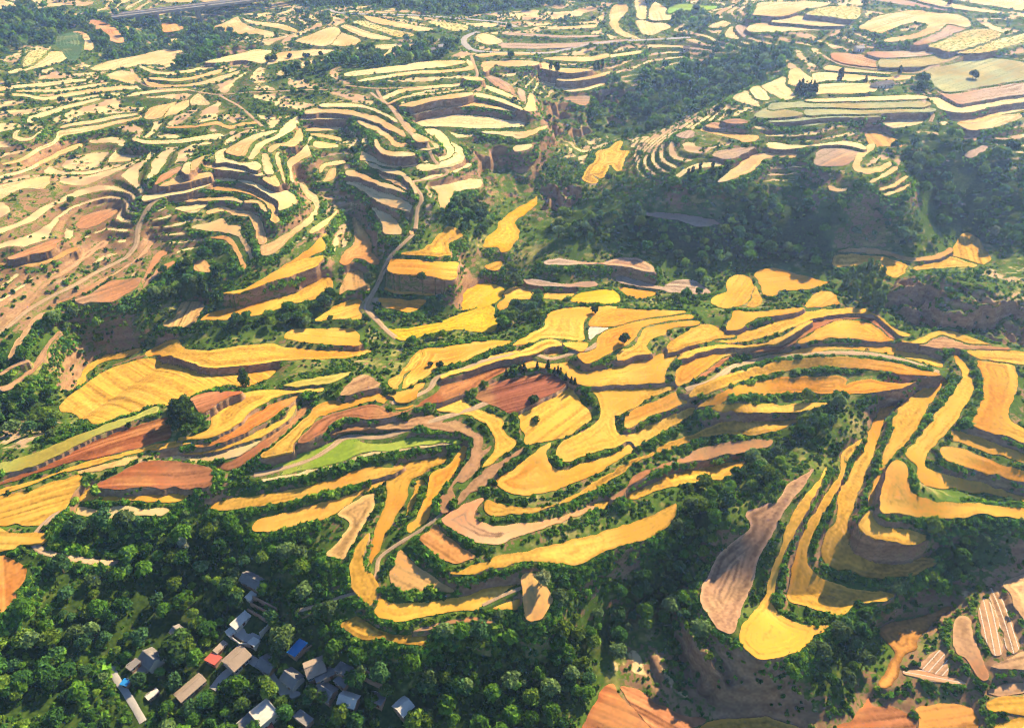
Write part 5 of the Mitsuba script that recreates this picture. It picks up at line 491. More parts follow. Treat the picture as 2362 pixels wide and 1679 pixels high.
PAVED = """courtyard|blue grey paved courtyard above the tan roofed house|-106.0,174.7 -97.1,170.4 -99.0,165.6 -104.5,164.1 -110.6,167.5 -109.0,170.1
courtyard|grey concrete yard among the lower houses|-89.9,147.8 -87.4,149.5 -82.2,146.7 -77.9,145.2 -81.6,143.1 -86.3,144.3
courtyard|blue grey terrace in front of the left house|-144.4,151.6 -142.3,155.6 -138.2,153.3 -141.2,149.7"""
WALLS = """retaining_wall|brown stepped retaining wall of several tiers above the courtyard|2.2|0.5|3|brick_wall|-106.3,176.3 -95.6,170.7
courtyard_wall|pale right hand wall of the upper courtyard|2.2|0.4|1|plaster|-94.6,172.3 -98.6,166.3
courtyard_wall|low wall along the bottom of the upper courtyard|1.8|0.4|1|plaster|-113.2,168.1 -106.5,163.6 -102.9,163.4
retaining_wall|tan stepped retaining wall on the right of the village|2.2|0.5|2|brick_wall|-58.5,149.1 -48.3,145.1
courtyard_wall|short wall behind the blue roofed shelter|1.8|0.4|1|brick_wall|-82.0,157.0 -77.7,160.9"""
TREES = """cone|cypress_tree|-0.6|291.2|1.5|1.05|.035,.075,.02|150|dark upright cypress on the crest of the round knoll|cypresses along the knoll crest
cone|cypress_tree|-2.9|289.4|1.5|1.05|.035,.075,.02|150|dark upright cypress on the crest of the round knoll|cypresses along the knoll crest
cone|cypress_tree|4.1|291.4|1.9|1.05|.035,.075,.02|150|dark upright cypress on the crest of the round knoll|cypresses along the knoll crest
cone|cypress_tree|6.1|292.1|1.9|1.05|.035,.075,.02|150|dark upright cypress on the crest of the round knoll|cypresses along the knoll crest
cone|cypress_tree|12.7|293.8|1.5|1.05|.035,.075,.02|150|dark upright cypress on the crest of the round knoll|cypresses along the knoll crest
cone|cypress_tree|18.1|293.6|1.9|1.05|.035,.075,.02|150|dark upright cypress on the crest of the round knoll|cypresses along the knoll crest
cone|cypress_tree|21.4|291.0|1.5|1.05|.035,.075,.02|150|dark upright cypress on the crest of the round knoll|cypresses along the knoll crest
cone|cypress_tree|23.0|290.6|1.5|1.05|.035,.075,.02|150|dark upright cypress on the crest of the round knoll|cypresses along the knoll crest
cone|cypress_tree|24.3|289.3|1.5|1.05|.035,.075,.02|150|dark upright cypress on the crest of the round knoll|cypresses along the knoll crest
cone|cypress_tree|26.7|286.3|1.5|1.05|.035,.075,.02|150|dark upright cypress on the crest of the round knoll|cypresses along the knoll crest
cone|cypress_tree|29.3|283.5|1.5|1.05|.035,.075,.02|150|dark upright cypress on the crest of the round knoll|cypresses along the knoll crest
cone|cypress_tree|30.8|282.0|1.5|1.05|.035,.075,.02|150|dark upright cypress on the crest of the round knoll|cypresses along the knoll crest
tall|poplar_tree|-133.6|287.1|3.6|0.95|.06,.13,.03|420|lone tall green tree at the lower right corner of the big golden slope|
round|walnut_tree|-151.2|254.5|6.2|1|.035,.075,.02|520|large dark tree with bushes round its foot beside the terracotta field|
round|bush|-151.9|249.2|3|0.9|.06,.13,.03|260|bright green bush at the foot of the large dark tree|bushes round the large dark tree
round|bush|-145.7|252.6|3|0.9|.06,.13,.03|260|bright green bush at the foot of the large dark tree|bushes round the large dark tree
round|bush|-155.0|252.2|3|0.9|.06,.13,.03|260|bright green bush at the foot of the large dark tree|bushes round the large dark tree
round|bush|-147.2|247.7|3|0.9|.06,.13,.03|260|bright green bush at the foot of the large dark tree|bushes round the large dark tree
round|walnut_tree|58.0|309.7|3.2|1.1|.035,.075,.02|320|lone dark round tree casting a long shadow on the golden crest|
round|small_tree|46.1|344.0|2.2|1.2|.035,.075,.02|200|small dark tree above the white earth patch|
round|bush|11.0|258.7|2.1|0.6|.06,.13,.03|160|green bush in the middle of the golden knoll field|
round|bush|10.2|270.1|2.6|0.8|.035,.075,.02|200|dark bush between the red and golden halves of the knoll|
round|bush|-41.5|297.1|1.6|1|.035,.075,.02|140|small dark bush by the pale track on the ridge|bushes by the ridge track
round|bush|-36.4|295.2|2|1|.035,.075,.02|140|small dark bush by the pale track on the ridge|bushes by the ridge track
round|pale_tree|12.3|179.0|3.2|1.3|.26,.32,.16|320|pale yellow green tree at the corner of the small tan field|
tall|silver_tree|-137.1|199.3|3|0.8|.30,.36,.28|300|silvery pale tree in the middle of the village wood|
round|walnut_tree|-129.0|159.6|6.8|0.95|.06,.13,.03|620|big round green tree beside the house at the left of the village|
round|willow_tree|-88.7|162.1|5.2|1.1|.12,.20,.06|520|large light green tree next to the bright blue roof|
round|village_tree|-67.8|153.6|3|1.3|.10,.19,.035|320|bright green tree behind the dark lean-to|
round|village_tree|-91.0|155.8|2.6|1|.10,.19,.035|260|small light green tree in front of the dark grey house by the lane|
round|village_tree|-74.1|144.1|2.9|1.1|.10,.19,.035|300|leafy tree below the weathered grey house|
round|village_tree|-69.5|142.6|2.9|1.1|.10,.19,.035|300|leafy tree left of the narrow white roofed house|
round|village_tree|-61.5|139.2|2.9|1.1|.10,.19,.035|300|leafy tree in front of the narrow white roofed house|
round|village_tree|-51.9|140.9|2.9|1.1|.10,.19,.035|300|leafy tree between the two white roofed houses|
round|village_tree|-46.3|143.6|2.9|1.1|.10,.19,.035|300|grey green tree below the tan retaining wall|
round|village_tree|-92.6|148.0|2.9|1.1|.10,.19,.035|300|small bright tree at the corner of the concrete yard|
round|village_tree|-84.5|141.2|2.9|1.1|.10,.19,.035|300|leafy tree right of the flat white house|
round|village_tree|-99.8|141.1|2.9|1.1|.10,.19,.035|300|leafy tree left of the flat white house|
round|hedge_tree|-234.6|739.1|3.6|0.8|.035,.075,.02|200|dark clump left in the middle of a far pale field|dark clump in the far pale field
round|hedge_tree|-228.0|736.8|3.6|0.8|.035,.075,.02|200|dark clump left in the middle of a far pale field|dark clump in the far pale field
round|small_tree|-215.6|746.2|2.4|1.1|.035,.075,.02|120|small dark tree in a row on a far pale field|small dark trees on the far pale field
round|small_tree|-200.8|745.8|2.4|1.1|.035,.075,.02|120|small dark tree in a row on a far pale field|small dark trees on the far pale field
round|small_tree|-198.0|746.4|2.4|1.1|.035,.075,.02|120|small dark tree in a row on a far pale field|small dark trees on the far pale field
round|small_tree|-186.4|751.1|2.4|1.1|.035,.075,.02|120|small dark tree in a row on a far pale field|small dark trees on the far pale field
tall|poplar_tree|264.1|609.2|3.4|1|.035,.075,.02|200|dark tall tree in the straw field on the far plateau|
tall|poplar_tree|321.4|630.1|2.6|0.8|.035,.075,.02|160|dark narrow tree near the blue grey far house|
cone|cypress_tree|285.2|609.1|2.2|1|.035,.075,.02|120|dark cypress left of the blue grey far house|
cone|fir_tree|223.8|587.2|3.4|0.9|.035,.075,.02|140|dark fir in the clump below the far plateau straw field|firs in a clump on the far plateau
cone|fir_tree|226.9|588.4|3.4|0.9|.035,.075,.02|140|dark fir in the clump below the far plateau straw field|firs in a clump on the far plateau
cone|fir_tree|227.7|581.8|3.4|0.9|.035,.075,.02|140|dark fir in the clump below the far plateau straw field|firs in a clump on the far plateau
cone|fir_tree|228.8|577.4|3.4|0.9|.035,.075,.02|140|dark fir in the clump below the far plateau straw field|firs in a clump on the far plateau
cone|fir_tree|229.1|570.6|3.4|0.9|.035,.075,.02|140|dark fir in the clump below the far plateau straw field|firs in a clump on the far plateau
cone|fir_tree|230.5|569.9|3.4|0.9|.035,.075,.02|140|dark fir in the clump below the far plateau straw field|firs in a clump on the far plateau
cone|fir_tree|222.6|573.6|3.4|0.9|.035,.075,.02|140|dark fir in the clump below the far plateau straw field|firs in a clump on the far plateau
round|small_tree|372.3|611.5|4|1|.035,.075,.02|160|lone dark tree in the grey green crop field on the far plateau|
round|walnut_tree|322.4|594.7|5.5|1|.06,.13,.03|260|big green tree right of the blue grey far house|
round|walnut_tree|319.5|584.3|4.5|1|.06,.13,.03|220|second green tree right of the blue grey far house, nearer the track|
tall|poplar_tree|465.1|852.1|3.2|0.7|.09,.06,.05|140|dark reddish tree on the white field at the top right corner|
tall|young_tree|114.8|455.9|1.6|0.9|.035,.075,.02|90|small dark upright tree in a row on the wooded spur field|young trees on the wooded spur
tall|young_tree|118.1|458.1|1.6|0.9|.035,.075,.02|90|small dark upright tree in a row on the wooded spur field|young trees on the wooded spur
tall|young_tree|130.5|455.8|1.6|0.9|.035,.075,.02|90|small dark upright tree in a row on the wooded spur field|young trees on the wooded spur
tall|young_tree|131.7|456.1|1.6|0.9|.035,.075,.02|90|small dark upright tree in a row on the wooded spur field|young trees on the wooded spur
tall|young_tree|138.8|458.8|1.6|0.9|.035,.075,.02|90|small dark upright tree in a row on the wooded spur field|young trees on the wooded spur
tall|young_tree|142.1|462.6|1.6|0.9|.035,.075,.02|90|small dark upright tree in a row on the wooded spur field|young trees on the wooded spur
tall|young_tree|132.1|463.3|1.6|0.9|.035,.075,.02|90|small dark upright tree in a row on the wooded spur field|young trees on the wooded spur
tall|young_tree|123.7|461.8|1.6|0.9|.035,.075,.02|90|small dark upright tree in a row on the wooded spur field|young trees on the wooded spur
tall|poplar_tree|35.3|695.3|2.2|1.1|.06,.13,.03|110|slim poplar on the straw terraces above the gorge|slim poplars above the gorge
tall|poplar_tree|40.2|693.5|2.2|1.1|.06,.13,.03|110|slim poplar on the straw terraces above the gorge|slim poplars above the gorge
tall|poplar_tree|41.9|693.7|2.2|1.1|.06,.13,.03|110|slim poplar on the straw terraces above the gorge|slim poplars above the gorge
tall|poplar_tree|76.8|707.2|2.2|1.1|.06,.13,.03|110|slim poplar on the straw terraces above the gorge|slim poplars above the gorge
tall|poplar_tree|80.1|711.6|2.2|1.1|.06,.13,.03|110|slim poplar on the straw terraces above the gorge|slim poplars above the gorge
tall|poplar_tree|85.2|717.0|2.2|1.1|.06,.13,.03|110|slim poplar on the straw terraces above the gorge|slim poplars above the gorge
round|small_tree|-53.3|376.2|3|1|.06,.13,.03|240|round green tree on the bank of the golden valley terraces|
tall|poplar_tree|-186.7|371.0|4.5|0.9|.10,.17,.07|300|tall grey green tree in the side valley beneath the spur|
tall|poplar_tree|-180.7|368.9|4.5|0.95|.06,.13,.03|300|tall dark green tree next to the grey green one beneath the spur|
round|small_tree|2.4|395.0|4.2|1.2|.09,.17,.06|300|rounded light green tree by the valley floor fields|
tall|poplar_tree|200.1|380.0|3|1.1|.11,.21,.04|200|bright green poplar in the grove beside the purple cliffs|poplars in the grove by the cliffs
tall|poplar_tree|205.6|387.4|3|1.1|.11,.21,.04|200|bright green poplar in the grove beside the purple cliffs|poplars in the grove by the cliffs
tall|poplar_tree|205.7|378.0|3|1.1|.11,.21,.04|200|bright green poplar in the grove beside the purple cliffs|poplars in the grove by the cliffs
tall|poplar_tree|212.5|389.3|3|1.1|.11,.21,.04|200|bright green poplar in the grove beside the purple cliffs|poplars in the grove by the cliffs
tall|poplar_tree|208.1|373.0|3|1.1|.11,.21,.04|200|bright green poplar in the grove beside the purple cliffs|poplars in the grove by the cliffs
tall|poplar_tree|218.5|393.3|3|1.1|.11,.21,.04|200|bright green poplar in the grove beside the purple cliffs|poplars in the grove by the cliffs
tall|poplar_tree|213.8|378.5|3|1.1|.11,.21,.04|200|bright green poplar in the grove beside the purple cliffs|poplars in the grove by the cliffs
tall|poplar_tree|220.7|389.5|3|1.1|.11,.21,.04|200|bright green poplar in the grove beside the purple cliffs|poplars in the grove by the cliffs
tall|poplar_tree|210.2|363.2|3|1.1|.11,.21,.04|200|bright green poplar in the grove beside the purple cliffs|poplars in the grove by the cliffs
tall|poplar_tree|221.4|382.7|3|1.1|.11,.21,.04|200|bright green poplar in the grove beside the purple cliffs|poplars in the grove by the cliffs
tall|poplar_tree|211.9|358.6|3|1.1|.11,.21,.04|200|bright green poplar in the grove beside the purple cliffs|poplars in the grove by the cliffs
tall|poplar_tree|198.8|364.4|3|1.1|.11,.21,.04|200|bright green poplar in the grove beside the purple cliffs|poplars in the grove by the cliffs
tall|poplar_tree|201.5|356.6|3|1.1|.11,.21,.04|200|bright green poplar in the grove beside the purple cliffs|poplars in the grove by the cliffs
tall|poplar_tree|204.4|350.9|3|1.1|.11,.21,.04|200|bright green poplar in the grove beside the purple cliffs|poplars in the grove by the cliffs
tall|poplar_tree|207.8|350.4|3|1.1|.11,.21,.04|200|bright green poplar in the grove beside the purple cliffs|poplars in the grove by the cliffs
tall|poplar_tree|210.2|387.4|3|1.1|.11,.21,.04|200|bright green poplar in the grove beside the purple cliffs|poplars in the grove by the cliffs
tall|silver_tree|308.5|424.9|4.2|0.8|.16,.22,.14|160|pale twin topped tree at the wood edge on the far right|"""
BRIDGE = "-516.4,1028.0 -371.0,1134.0"
BRIDGE_Z, PIERS = 62, [53.7, 81.7, 108.2, 29.9]
CARS = """-419.3|1098.8|62|0.630|dark_paint|dark car crossing the viaduct
100.2|776.6|g|0.150|dark_paint|dark car on the pale far road"""
def pts(s): return np.array([[float(v) for v in t.split(',')] for t in s.split()])

# ------------------------------------------------------------------ terrain: smooth base, terraces, gullies
STEP = 0.0019
PY = -202.0
TH = np.arange(-0.60, 0.60, STEP)
LR = np.arange(math.log(285.0), math.log(1760.0), STEP)
NI, NJ = len(LR), len(TH)
RR = np.exp(LR)
GX = RR[:, None] * np.sin(TH)[None]
GY = RR[:, None] * np.cos(TH)[None] + PY
CELL = RR * STEP
knots = pts(KNOTS)
base_fn = RBFInterpolator(knots[:, :2] / 100, knots[:, 2], kernel='thin_plate_spline', smoothing=0.02)

def gij(x, y):
    x, y = np.asarray(x, float), np.asarray(y, float) - PY
    return (np.log(np.hypot(x, y)) - LR[0]) / STEP, (np.arctan2(x, y) - TH[0]) / STEP
q = 6
ci, cj = np.arange(0, NI + q, q), np.arange(0, NJ + q, q)
cr_, ct_ = np.exp(LR[0] + ci * STEP), TH[0] + cj * STEP
CX, CY = cr_[:, None] * np.sin(ct_)[None], cr_[:, None] * np.cos(ct_)[None] + PY
cb = base_fn(np.stack([CX.ravel(), CY.ravel()], 1) / 100).reshape(CX.shape)
II, JJ = np.meshgrid(np.arange(NI), np.arange(NJ), indexing='ij')
BASE = map_coordinates(cb, [II / q, JJ / q], order=3, mode='nearest')

def grid_at(g, x, y, order=1): return map_coordinates(g, list(gij(x, y)), order=order, mode='nearest')

def smooth_loop(p, spacing):
    out, n = [], len(p)
    for i in range(n):
        a, b, c, d = p[i - 1], p[i], p[(i + 1) % n], p[(i + 2) % n]
        m = max(1, int(round(np.linalg.norm(c - b) / spacing)))
        t = (np.arange(m) / m)[:, None]
        out.append(.5 * (2 * b + (c - a) * t + (2 * a - 5 * b + 4 * c - d) * t * t + (3 * b - a - 3 * c + d) * t ** 3))
    return np.vstack(out)

def smooth_line(p, spacing):
    e = np.vstack([2 * p[0] - p[1], p, 2 * p[-1] - p[-2]])
    out = []
    for i in range(1, len(e) - 2):
        a, b, c, d = e[i - 1], e[i], e[i + 1], e[i + 2]
        m = max(1, int(round(np.linalg.norm(c - b) / spacing)))
        t = (np.arange(m) / m)[:, None]
        out.append(.5 * (2 * b + (c - a) * t + (2 * a - 5 * b + 4 * c - d) * t * t + (3 * b - a - 3 * c + d) * t ** 3))
    return np.vstack(out + [p[-1:]])

def inside(poly):
    """(slice i, slice j, mask) of the grid nodes inside a shapely polygon."""
    x0, y0, x1, y1 = poly.bounds
    bx = np.array([x0, x1, x0, x1, (x0 + x1) / 2, (x0 + x1) / 2, x0, x1]); by = np.array([y0, y0, y1, y1, y0, y1, (y0 + y1) / 2, (y0 + y1) / 2])
    i, j = gij(bx, by)
    i0, i1, j0, j1 = max(0, int(i.min()) - 3), min(NI, int(i.max()) + 4), max(0, int(j.min()) - 3), min(NJ, int(j.max()) + 4)
    if i1 <= i0 or j1 <= j0: return None
    si, sj = slice(i0, i1), slice(j0, j1)
    return si, sj, shapely.contains_xy(poly, GX[si, sj], GY[si, sj])

fields = []
KNOWN = np.zeros((NI, NJ), bool)
CORR = np.zeros((NI, NJ))
FID = np.full((NI, NJ), -1, np.int32)
for line in FIELDS.split('\n'):
    ty, z, s, c, rows, name, lab, pp = line.split('|')
    c = np.array([float(v) for v in c.split(',')]); p = pts(pp)
    r = math.hypot(c[0], c[1] - PY); cell = r * STEP
    loop = smooth_loop(p, 1.1 * cell)
    t = np.roll(loop, -1, 0) - np.roll(loop, 1, 0); t /= np.linalg.norm(t, axis=1, keepdims=True) + 1e-9
    rag = meshkit.fbm(np.c_[loop / 5.0, np.full(len(loop), float(ty))], 3, 8) - .5
    loop = loop + np.stack([-t[:, 1], t[:, 0]], 1) * (rag * (1.6 + .8 * cell))[:, None]
    poly = Polygon(loop).buffer(0)
    if poly.geom_type != 'Polygon': poly = max(poly.geoms, key=lambda g: g.area)
    f = dict(ty=int(ty), z=float(z), s=float(s), c=c, rows=int(rows), name=name, label=lab, poly=poly, cell=cell)
    f['bc'] = float(grid_at(BASE, [c[0]], [c[1]])[0])
    fields.append(f)

def field_height(f, b): return f['z'] + np.clip(f['s'] * (b - f['bc']), -12, 12)
for k, f in enumerate(fields):
    got = inside(f['poly'].buffer(0.7 * f['cell']))
    if got is None: continue
    si, sj, m = got
    h = field_height(f, BASE[si, sj])
    m = m & (~KNOWN[si, sj] | (h > BASE[si, sj] + CORR[si, sj]))
    CORR[si, sj][m] = (h - BASE[si, sj])[m]
    KNOWN[si, sj][m] = True
    FID[si, sj][m] = k

# zones
ZONE = {k: np.zeros((NI, NJ), bool) for k in ('wood', 'terr', 'cliff', 'bare', 'grass')}
for line in ZONES.split('\n'):
    k, pp = line.split('|')
    got = inside(Polygon(pts(pp)).buffer(0))
    if got: ZONE[k][got[0], got[1]] |= got[2]
ZS = {k: gaussian_filter(v.astype(np.float32), 6) for k, v in ZONE.items()}

# the ground between terraces: their offsets from the smooth base spread outwards and fade (screened Laplace, coarse to fine)
def laplace(known, value, cell, lam, start=None, sweeps=80):
    n, m = known.shape
    k2 = (cell[:, None] / lam) ** 2
    u = np.where(known, value, 0.0 if start is None else start)
    if start is None:
        N = n * m
        L = kron(identity(n), diags([np.ones(m - 1), np.ones(m - 1)], [-1, 1])) + kron(diags([np.ones(n - 1), np.ones(n - 1)], [-1, 1]), identity(m))
        D = np.asarray(L.sum(1)).ravel() + np.repeat(k2.ravel(), m)
        kn = known.ravel()
        A = diags(np.where(kn, 1.0, D)) - diags((~kn).astype(float)) @ L
        return spsolve(csr_matrix(A).tocsc(), np.where(kn, value.ravel(), 0.0)).reshape(n, m)
    for _ in range(sweeps):
        e = np.pad(u, 1, mode='edge')
        v = (e[:-2, 1:-1] + e[2:, 1:-1] + e[1:-1, :-2] + e[1:-1, 2:]) / (4 + k2)
        u = np.where(known, value, v)
    return u
lam, sol = 45.0, None
for f in (8, 4, 2, 1):
    ki, kj = -(-NI // f), -(-NJ // f)
    cnt, sm = np.zeros((ki, kj)), np.zeros((ki, kj))
    np.add.at(cnt, (II[KNOWN] // f, JJ[KNOWN] // f), 1); np.add.at(sm, (II[KNOWN] // f, JJ[KNOWN] // f), CORR[KNOWN])
    kn = cnt > 0.3 * f * f
    val = np.where(kn, sm / np.maximum(cnt, 1), 0)
    cell = np.exp(LR[0] + (np.arange(ki) * f + f / 2) * STEP) * STEP * f
    if sol is None: sol = laplace(kn, val, cell, lam)
    else:
        a, b = np.meshgrid(np.arange(ki), np.arange(kj), indexing='ij')
        sol = laplace(kn, val, cell, lam, map_coordinates(sol, [(a + .5) / 2 - .5, (b + .5) / 2 - .5], order=1, mode='nearest'), 60)
DIST, NEAREST = distance_transform_edt(~KNOWN, return_indices=True)
DIST = DIST * CELL[:, None]
P3 = np.stack([GX, GY, GX * 0], -1)
def sst(a, b, x):
    t = np.clip((x - a) / (b - a), 0, 1); return t * t * (3 - 2 * t)
HGT = BASE + sol
# minor terraces that are too faint to survey one by one, and steps of loess cliff
n1 = meshkit.fbm(P3 / 60.0, 3, 5)
TSTEP = 2.8
lev = (HGT + 5 * (n1 - .5)) / TSTEP
fr = lev - np.floor(lev)
stepz = np.floor(lev) + sst(.62, 1.0, fr)
s0 = np.hypot(np.gradient(HGT, axis=0), np.gradient(HGT, axis=1)) / CELL[:, None]
wt = sst(.9, .5, gaussian_filter(s0, 8)) * np.clip(ZS['terr'] + ZS['bare'], 0, 1) * (1 - .8 * ZS['wood']) * sst(2, 7, DIST) * (1 - ZS['cliff'])
HGT = HGT + wt * (stepz - lev) * TSTEP * .9
TREAD = wt * (1 - sst(.45, .62, fr)) * sst(.0, .12, fr)
flute = meshkit.fbm(np.stack([GX / 9.0, GY / 9.0, GX * 0], -1), 3, 9)
lev = (HGT + 16 * (flute - .5)) / 15.0
fr = lev - np.floor(lev)
wc = ZS['cliff'] * sst(1, 8, DIST)
HGT = HGT + wc * (np.floor(lev) + sst(.35, .65, fr) - lev) * 15.0
rough = meshkit.fbm(P3 / 6.0, 4, 3) - .5
HGT = HGT + rough * np.minimum(2.6, .35 * DIST) * (1 - .5 * wt)

# tracks are cut level into the slope
roads = []
for line in ROADS.split('\n'):
    kind, w, pp = line.split('|'); w = float(w)
    p = pts(pp)
    r = float(np.hypot(p[:, 0], p[:, 1] - PY).mean())
    l = smooth_line(p, max(1.5, r * STEP * 1.3))
    z = gaussian_filter(grid_at(HGT, l[:, 0], l[:, 1]), 5, mode='nearest')
    w = max(.8 * w, 1.1 * r * STEP)
    roads.append((kind, w, l, z))
    got = inside(LineString(l).buffer(w * 1.2 + 1.5 * r * STEP))
    si, sj, m = got
    from scipy.spatial import cKDTree
    d, k = cKDTree(l).query(np.stack([GX[si, sj][m], GY[si, sj][m]], 1))
    t = 1 - sst(.55 * w + .5 * r * STEP, w * 1.2 + 1.5 * r * STEP, d)
    hh = HGT[si, sj]; hh[m] = hh[m] * (1 - t) + z[k] * t
    DIST[si, sj][m] = np.minimum(DIST[si, sj][m], np.maximum(d - .6 * w, 0))
def ground(x, y): return grid_at(HGT, x, y)
#@TERRAIN_END
# ------------------------------------------------------------------ materials
def col(*v): return {'type': 'rgb', 'value': list(v)}
def noise2(p, s, o=0.0): return mikit.noise(p.x * s + o, p.y * s + o * 1.7)

PAL = [(0.62,0.36,0.06),(0.50,0.25,0.07),(0.62,0.50,0.27),(0.40,0.24,0.13),(0.35,0.155,0.075),(0.20,0.075,0.045),(0.58,0.36,0.14),(0.20,0.38,0.05),(0.34,0.37,0.09),
       (0.47,0.29,0.17),(0.56,0.34,0.21),(0.46,0.29,0.17),(0.46,0.29,0.18),(0.40,0.31,0.24),(0.66,0.52,0.28),(0.58,0.52,0.24),(0.33,0.37,0.21),(0.07,0.15,0.07),(0.64,0.43,0.03),(0.62,0.55,0.44)]
FURROW = [.5, .6, .3, .5, .7, 1.0, .5, .25, .3, .6, .5, .6, .6, .5, .35, .4, .3, .5, .3, .1]
def field_colour(p, n, uv):
    ty = dr.floor(uv.x); tone = uv.x - ty
    c, fu = mi.Color3f(0.5), mi.Float(0.4)
    for k, (v, f) in enumerate(zip(PAL, FURROW)):
        on = dr.abs(ty - k) < 0.5
        c = dr.select(on, mi.Color3f(*v), c); fu = dr.select(on, f, fu)
    o = tone * 40
    w = mikit.noise(p.x * .12, p.y * .12, 4.0)
    streak = mikit.noise(uv.y * .42 + o, ty) * .4 + mikit.noise(uv.y * 1.05 + o + w * .5, p.x * .02, p.y * .02) * .6
    broad = mikit.fbm(p.x * .022 + o, p.y * .022)
    fine = mikit.noise(uv.y * .9, p.x * .35, p.y * .35) * .5 + mikit.noise(p.x * 1.1, p.y * 1.1) * .5
    k = 1 + fu * 2.1 * (streak - .52) + .45 * (broad - .5) + .6 * (fine - .5) + .22 * (tone - .5)
    c = mikit.mix(c, c * mi.Color3f(.84, .66, .56), mikit.smoothstep(.46, .68, broad + .35 * (streak - .5) + .2 * (fine - .5)))
    pale = mikit.fbm(p.x * .05 + 9, p.y * .05)
    c = mikit.mix(c, c * .8 + mi.Color3f(.14, .11, .04), mikit.smoothstep(.52, .7, pale + .3 * (streak - .5)) * .6)
    mulch = (ty > 11.5) & (ty < 12.5) & ((uv.y * .5 - dr.floor(uv.y * .5)) < .16)
    c = dr.select(mulch, mi.Color3f(.60, .54, .49), c * dr.maximum(k, .35))
    dots = (ty > 14.5) & (ty < 15.5) & (mikit.voronoi(p.x * .22, p.y * .22)[0] < .27)
    return dr.select(dots, mi.Color3f(.10, .17, .04), c)
def field_relief(p, n, uv):
    return .5 * mikit.noise(uv.y * 0.95 + (uv.x - dr.floor(uv.x)) * 40, dr.floor(uv.x)) + .3 * mikit.noise(p.x * 1.1, p.y * 1.1)
scene['field_soil'] = {'type': 'twosided', 'bsdf': {'type': 'diffuse', 'reflectance': mikit.proc(field_colour)}}

def ground_colour(p, n, uv):
    a, b = mikit.fbm(p.x * .05, p.y * .05, p.z * .05), mikit.noise(p.x * .32, p.y * .32, p.z * .5)
    d = mikit.noise(p.x * 1.1, p.y * 1.1, p.z * 1.1)
    soil = mikit.mix((.22, .125, .072), (.42, .28, .17), b * .6 + a * .4) * (.75 + .5 * d)
    band = mikit.noise(p.z * .55 + a * 2, 3.0)
    soil = soil * (.8 + .4 * band)
    green = mikit.mix((.025, .065, .012), (.11, .19, .03), a * .5 + d * .5)
    dry = mikit.mix((.16, .19, .045), (.36, .31, .12), d)
    green = mikit.mix(green, dry, mikit.smoothstep(.52, .75, a * .6 + b * .4))
    veg = mikit.smoothstep(.36, .64, uv.x + (b - .5) * .5 + (d - .5) * .45)
    c = mikit.mix(soil, green, veg)
    straw = mikit.smoothstep(.38, .62, uv.y + (a - .5) * 1.3 + (b - .5) * .5 + (d - .5) * .2)
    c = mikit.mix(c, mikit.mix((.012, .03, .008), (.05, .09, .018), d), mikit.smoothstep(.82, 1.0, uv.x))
    return mikit.mix(c, mikit.mix((.62, .48, .26), (.42, .30, .19), mikit.smoothstep(.45, .65, a)), straw)
scene['ground_cover'] = {'type': 'twosided', 'bsdf': {'type': 'diffuse', 'reflectance': mikit.proc(ground_colour)}}

def dirt_colour(p, n, uv):
    w = mikit.noise(p.x * .5, p.y * .5) * .6 + mikit.noise(p.x * 2, p.y * 2) * .4
    rut = mikit.smoothstep(.10, .16, dr.abs(dr.abs(uv.x - .5) - .22))
    return mikit.mix((.50, .38, .25), (.36, .26, .16), w) * (.85 + .15 * (1 - rut))
scene['dirt_track'] = {'type': 'twosided', 'bsdf': {'type': 'diffuse', 'reflectance': mikit.proc(dirt_colour)}}
def concrete_colour(p, n, uv):
    return mikit.mix((.27, .27, .28), (.42, .41, .40), mikit.fbm(p.x * .3, p.y * .3, p.z * .3) * .7 + .3 * mikit.noise(p.x * 2, p.y * 2))
scene['concrete'] = {'type': 'twosided', 'bsdf': {'type': 'diffuse', 'reflectance': mikit.proc(concrete_colour)}}
scene['leaf'] = {'type': 'principledthin', 'base_color': {'type': 'mesh_attribute', 'name': 'vertex_color'}, 'roughness': .6, 'diff_trans': .7, 'spec_trans': 0.0}
scene['bark'] = {'type': 'diffuse', 'reflectance': col(.12, .085, .06)}

# ------------------------------------------------------------------ terrain mesh
gi, gj = np.gradient(gaussian_filter(HGT, 1.5))
slope = np.hypot(np.gradient(HGT, axis=0), np.gradient(HGT, axis=1)) / CELL[:, None]
LIP = -(gi * (II - NEAREST[0]) + gj * (JJ - NEAREST[1])) / (CELL[:, None] * np.maximum(np.hypot(II - NEAREST[0], JJ - NEAREST[1]), 1))   # > 0: the ground falls away from the nearest field
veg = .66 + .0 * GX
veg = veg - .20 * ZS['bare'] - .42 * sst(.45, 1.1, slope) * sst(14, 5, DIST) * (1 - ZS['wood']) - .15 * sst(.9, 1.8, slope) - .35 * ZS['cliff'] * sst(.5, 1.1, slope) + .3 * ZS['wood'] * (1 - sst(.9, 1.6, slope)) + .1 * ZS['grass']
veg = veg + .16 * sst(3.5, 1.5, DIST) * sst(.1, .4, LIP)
straw = np.clip(TREAD * .85 + .35 * ZS['grass'], 0, .85) * sst(2, 5, DIST)
vid = np.arange(NI * NJ).reshape(NI, NJ)
quads = np.stack([vid[:-1, :-1], vid[:-1, 1:], vid[1:, 1:], vid[1:, :-1]], -1).reshape(-1, 4)
tri = np.vstack([quads[:, [0, 1, 2]], quads[:, [0, 2, 3]]])
V = np.stack([GX, GY, HGT], -1).reshape(-1, 3)
nrm = np.cross(V[tri[0, 1]] - V[tri[0, 0]], V[tri[0, 2]] - V[tri[0, 0]])
if nrm[2] < 0: tri = tri[:, ::-1]
scene['terrain'] = mikit.ply((V, tri), 'ground_cover', smooth=True, uv=np.stack([veg.ravel(), straw.ravel()], 1))
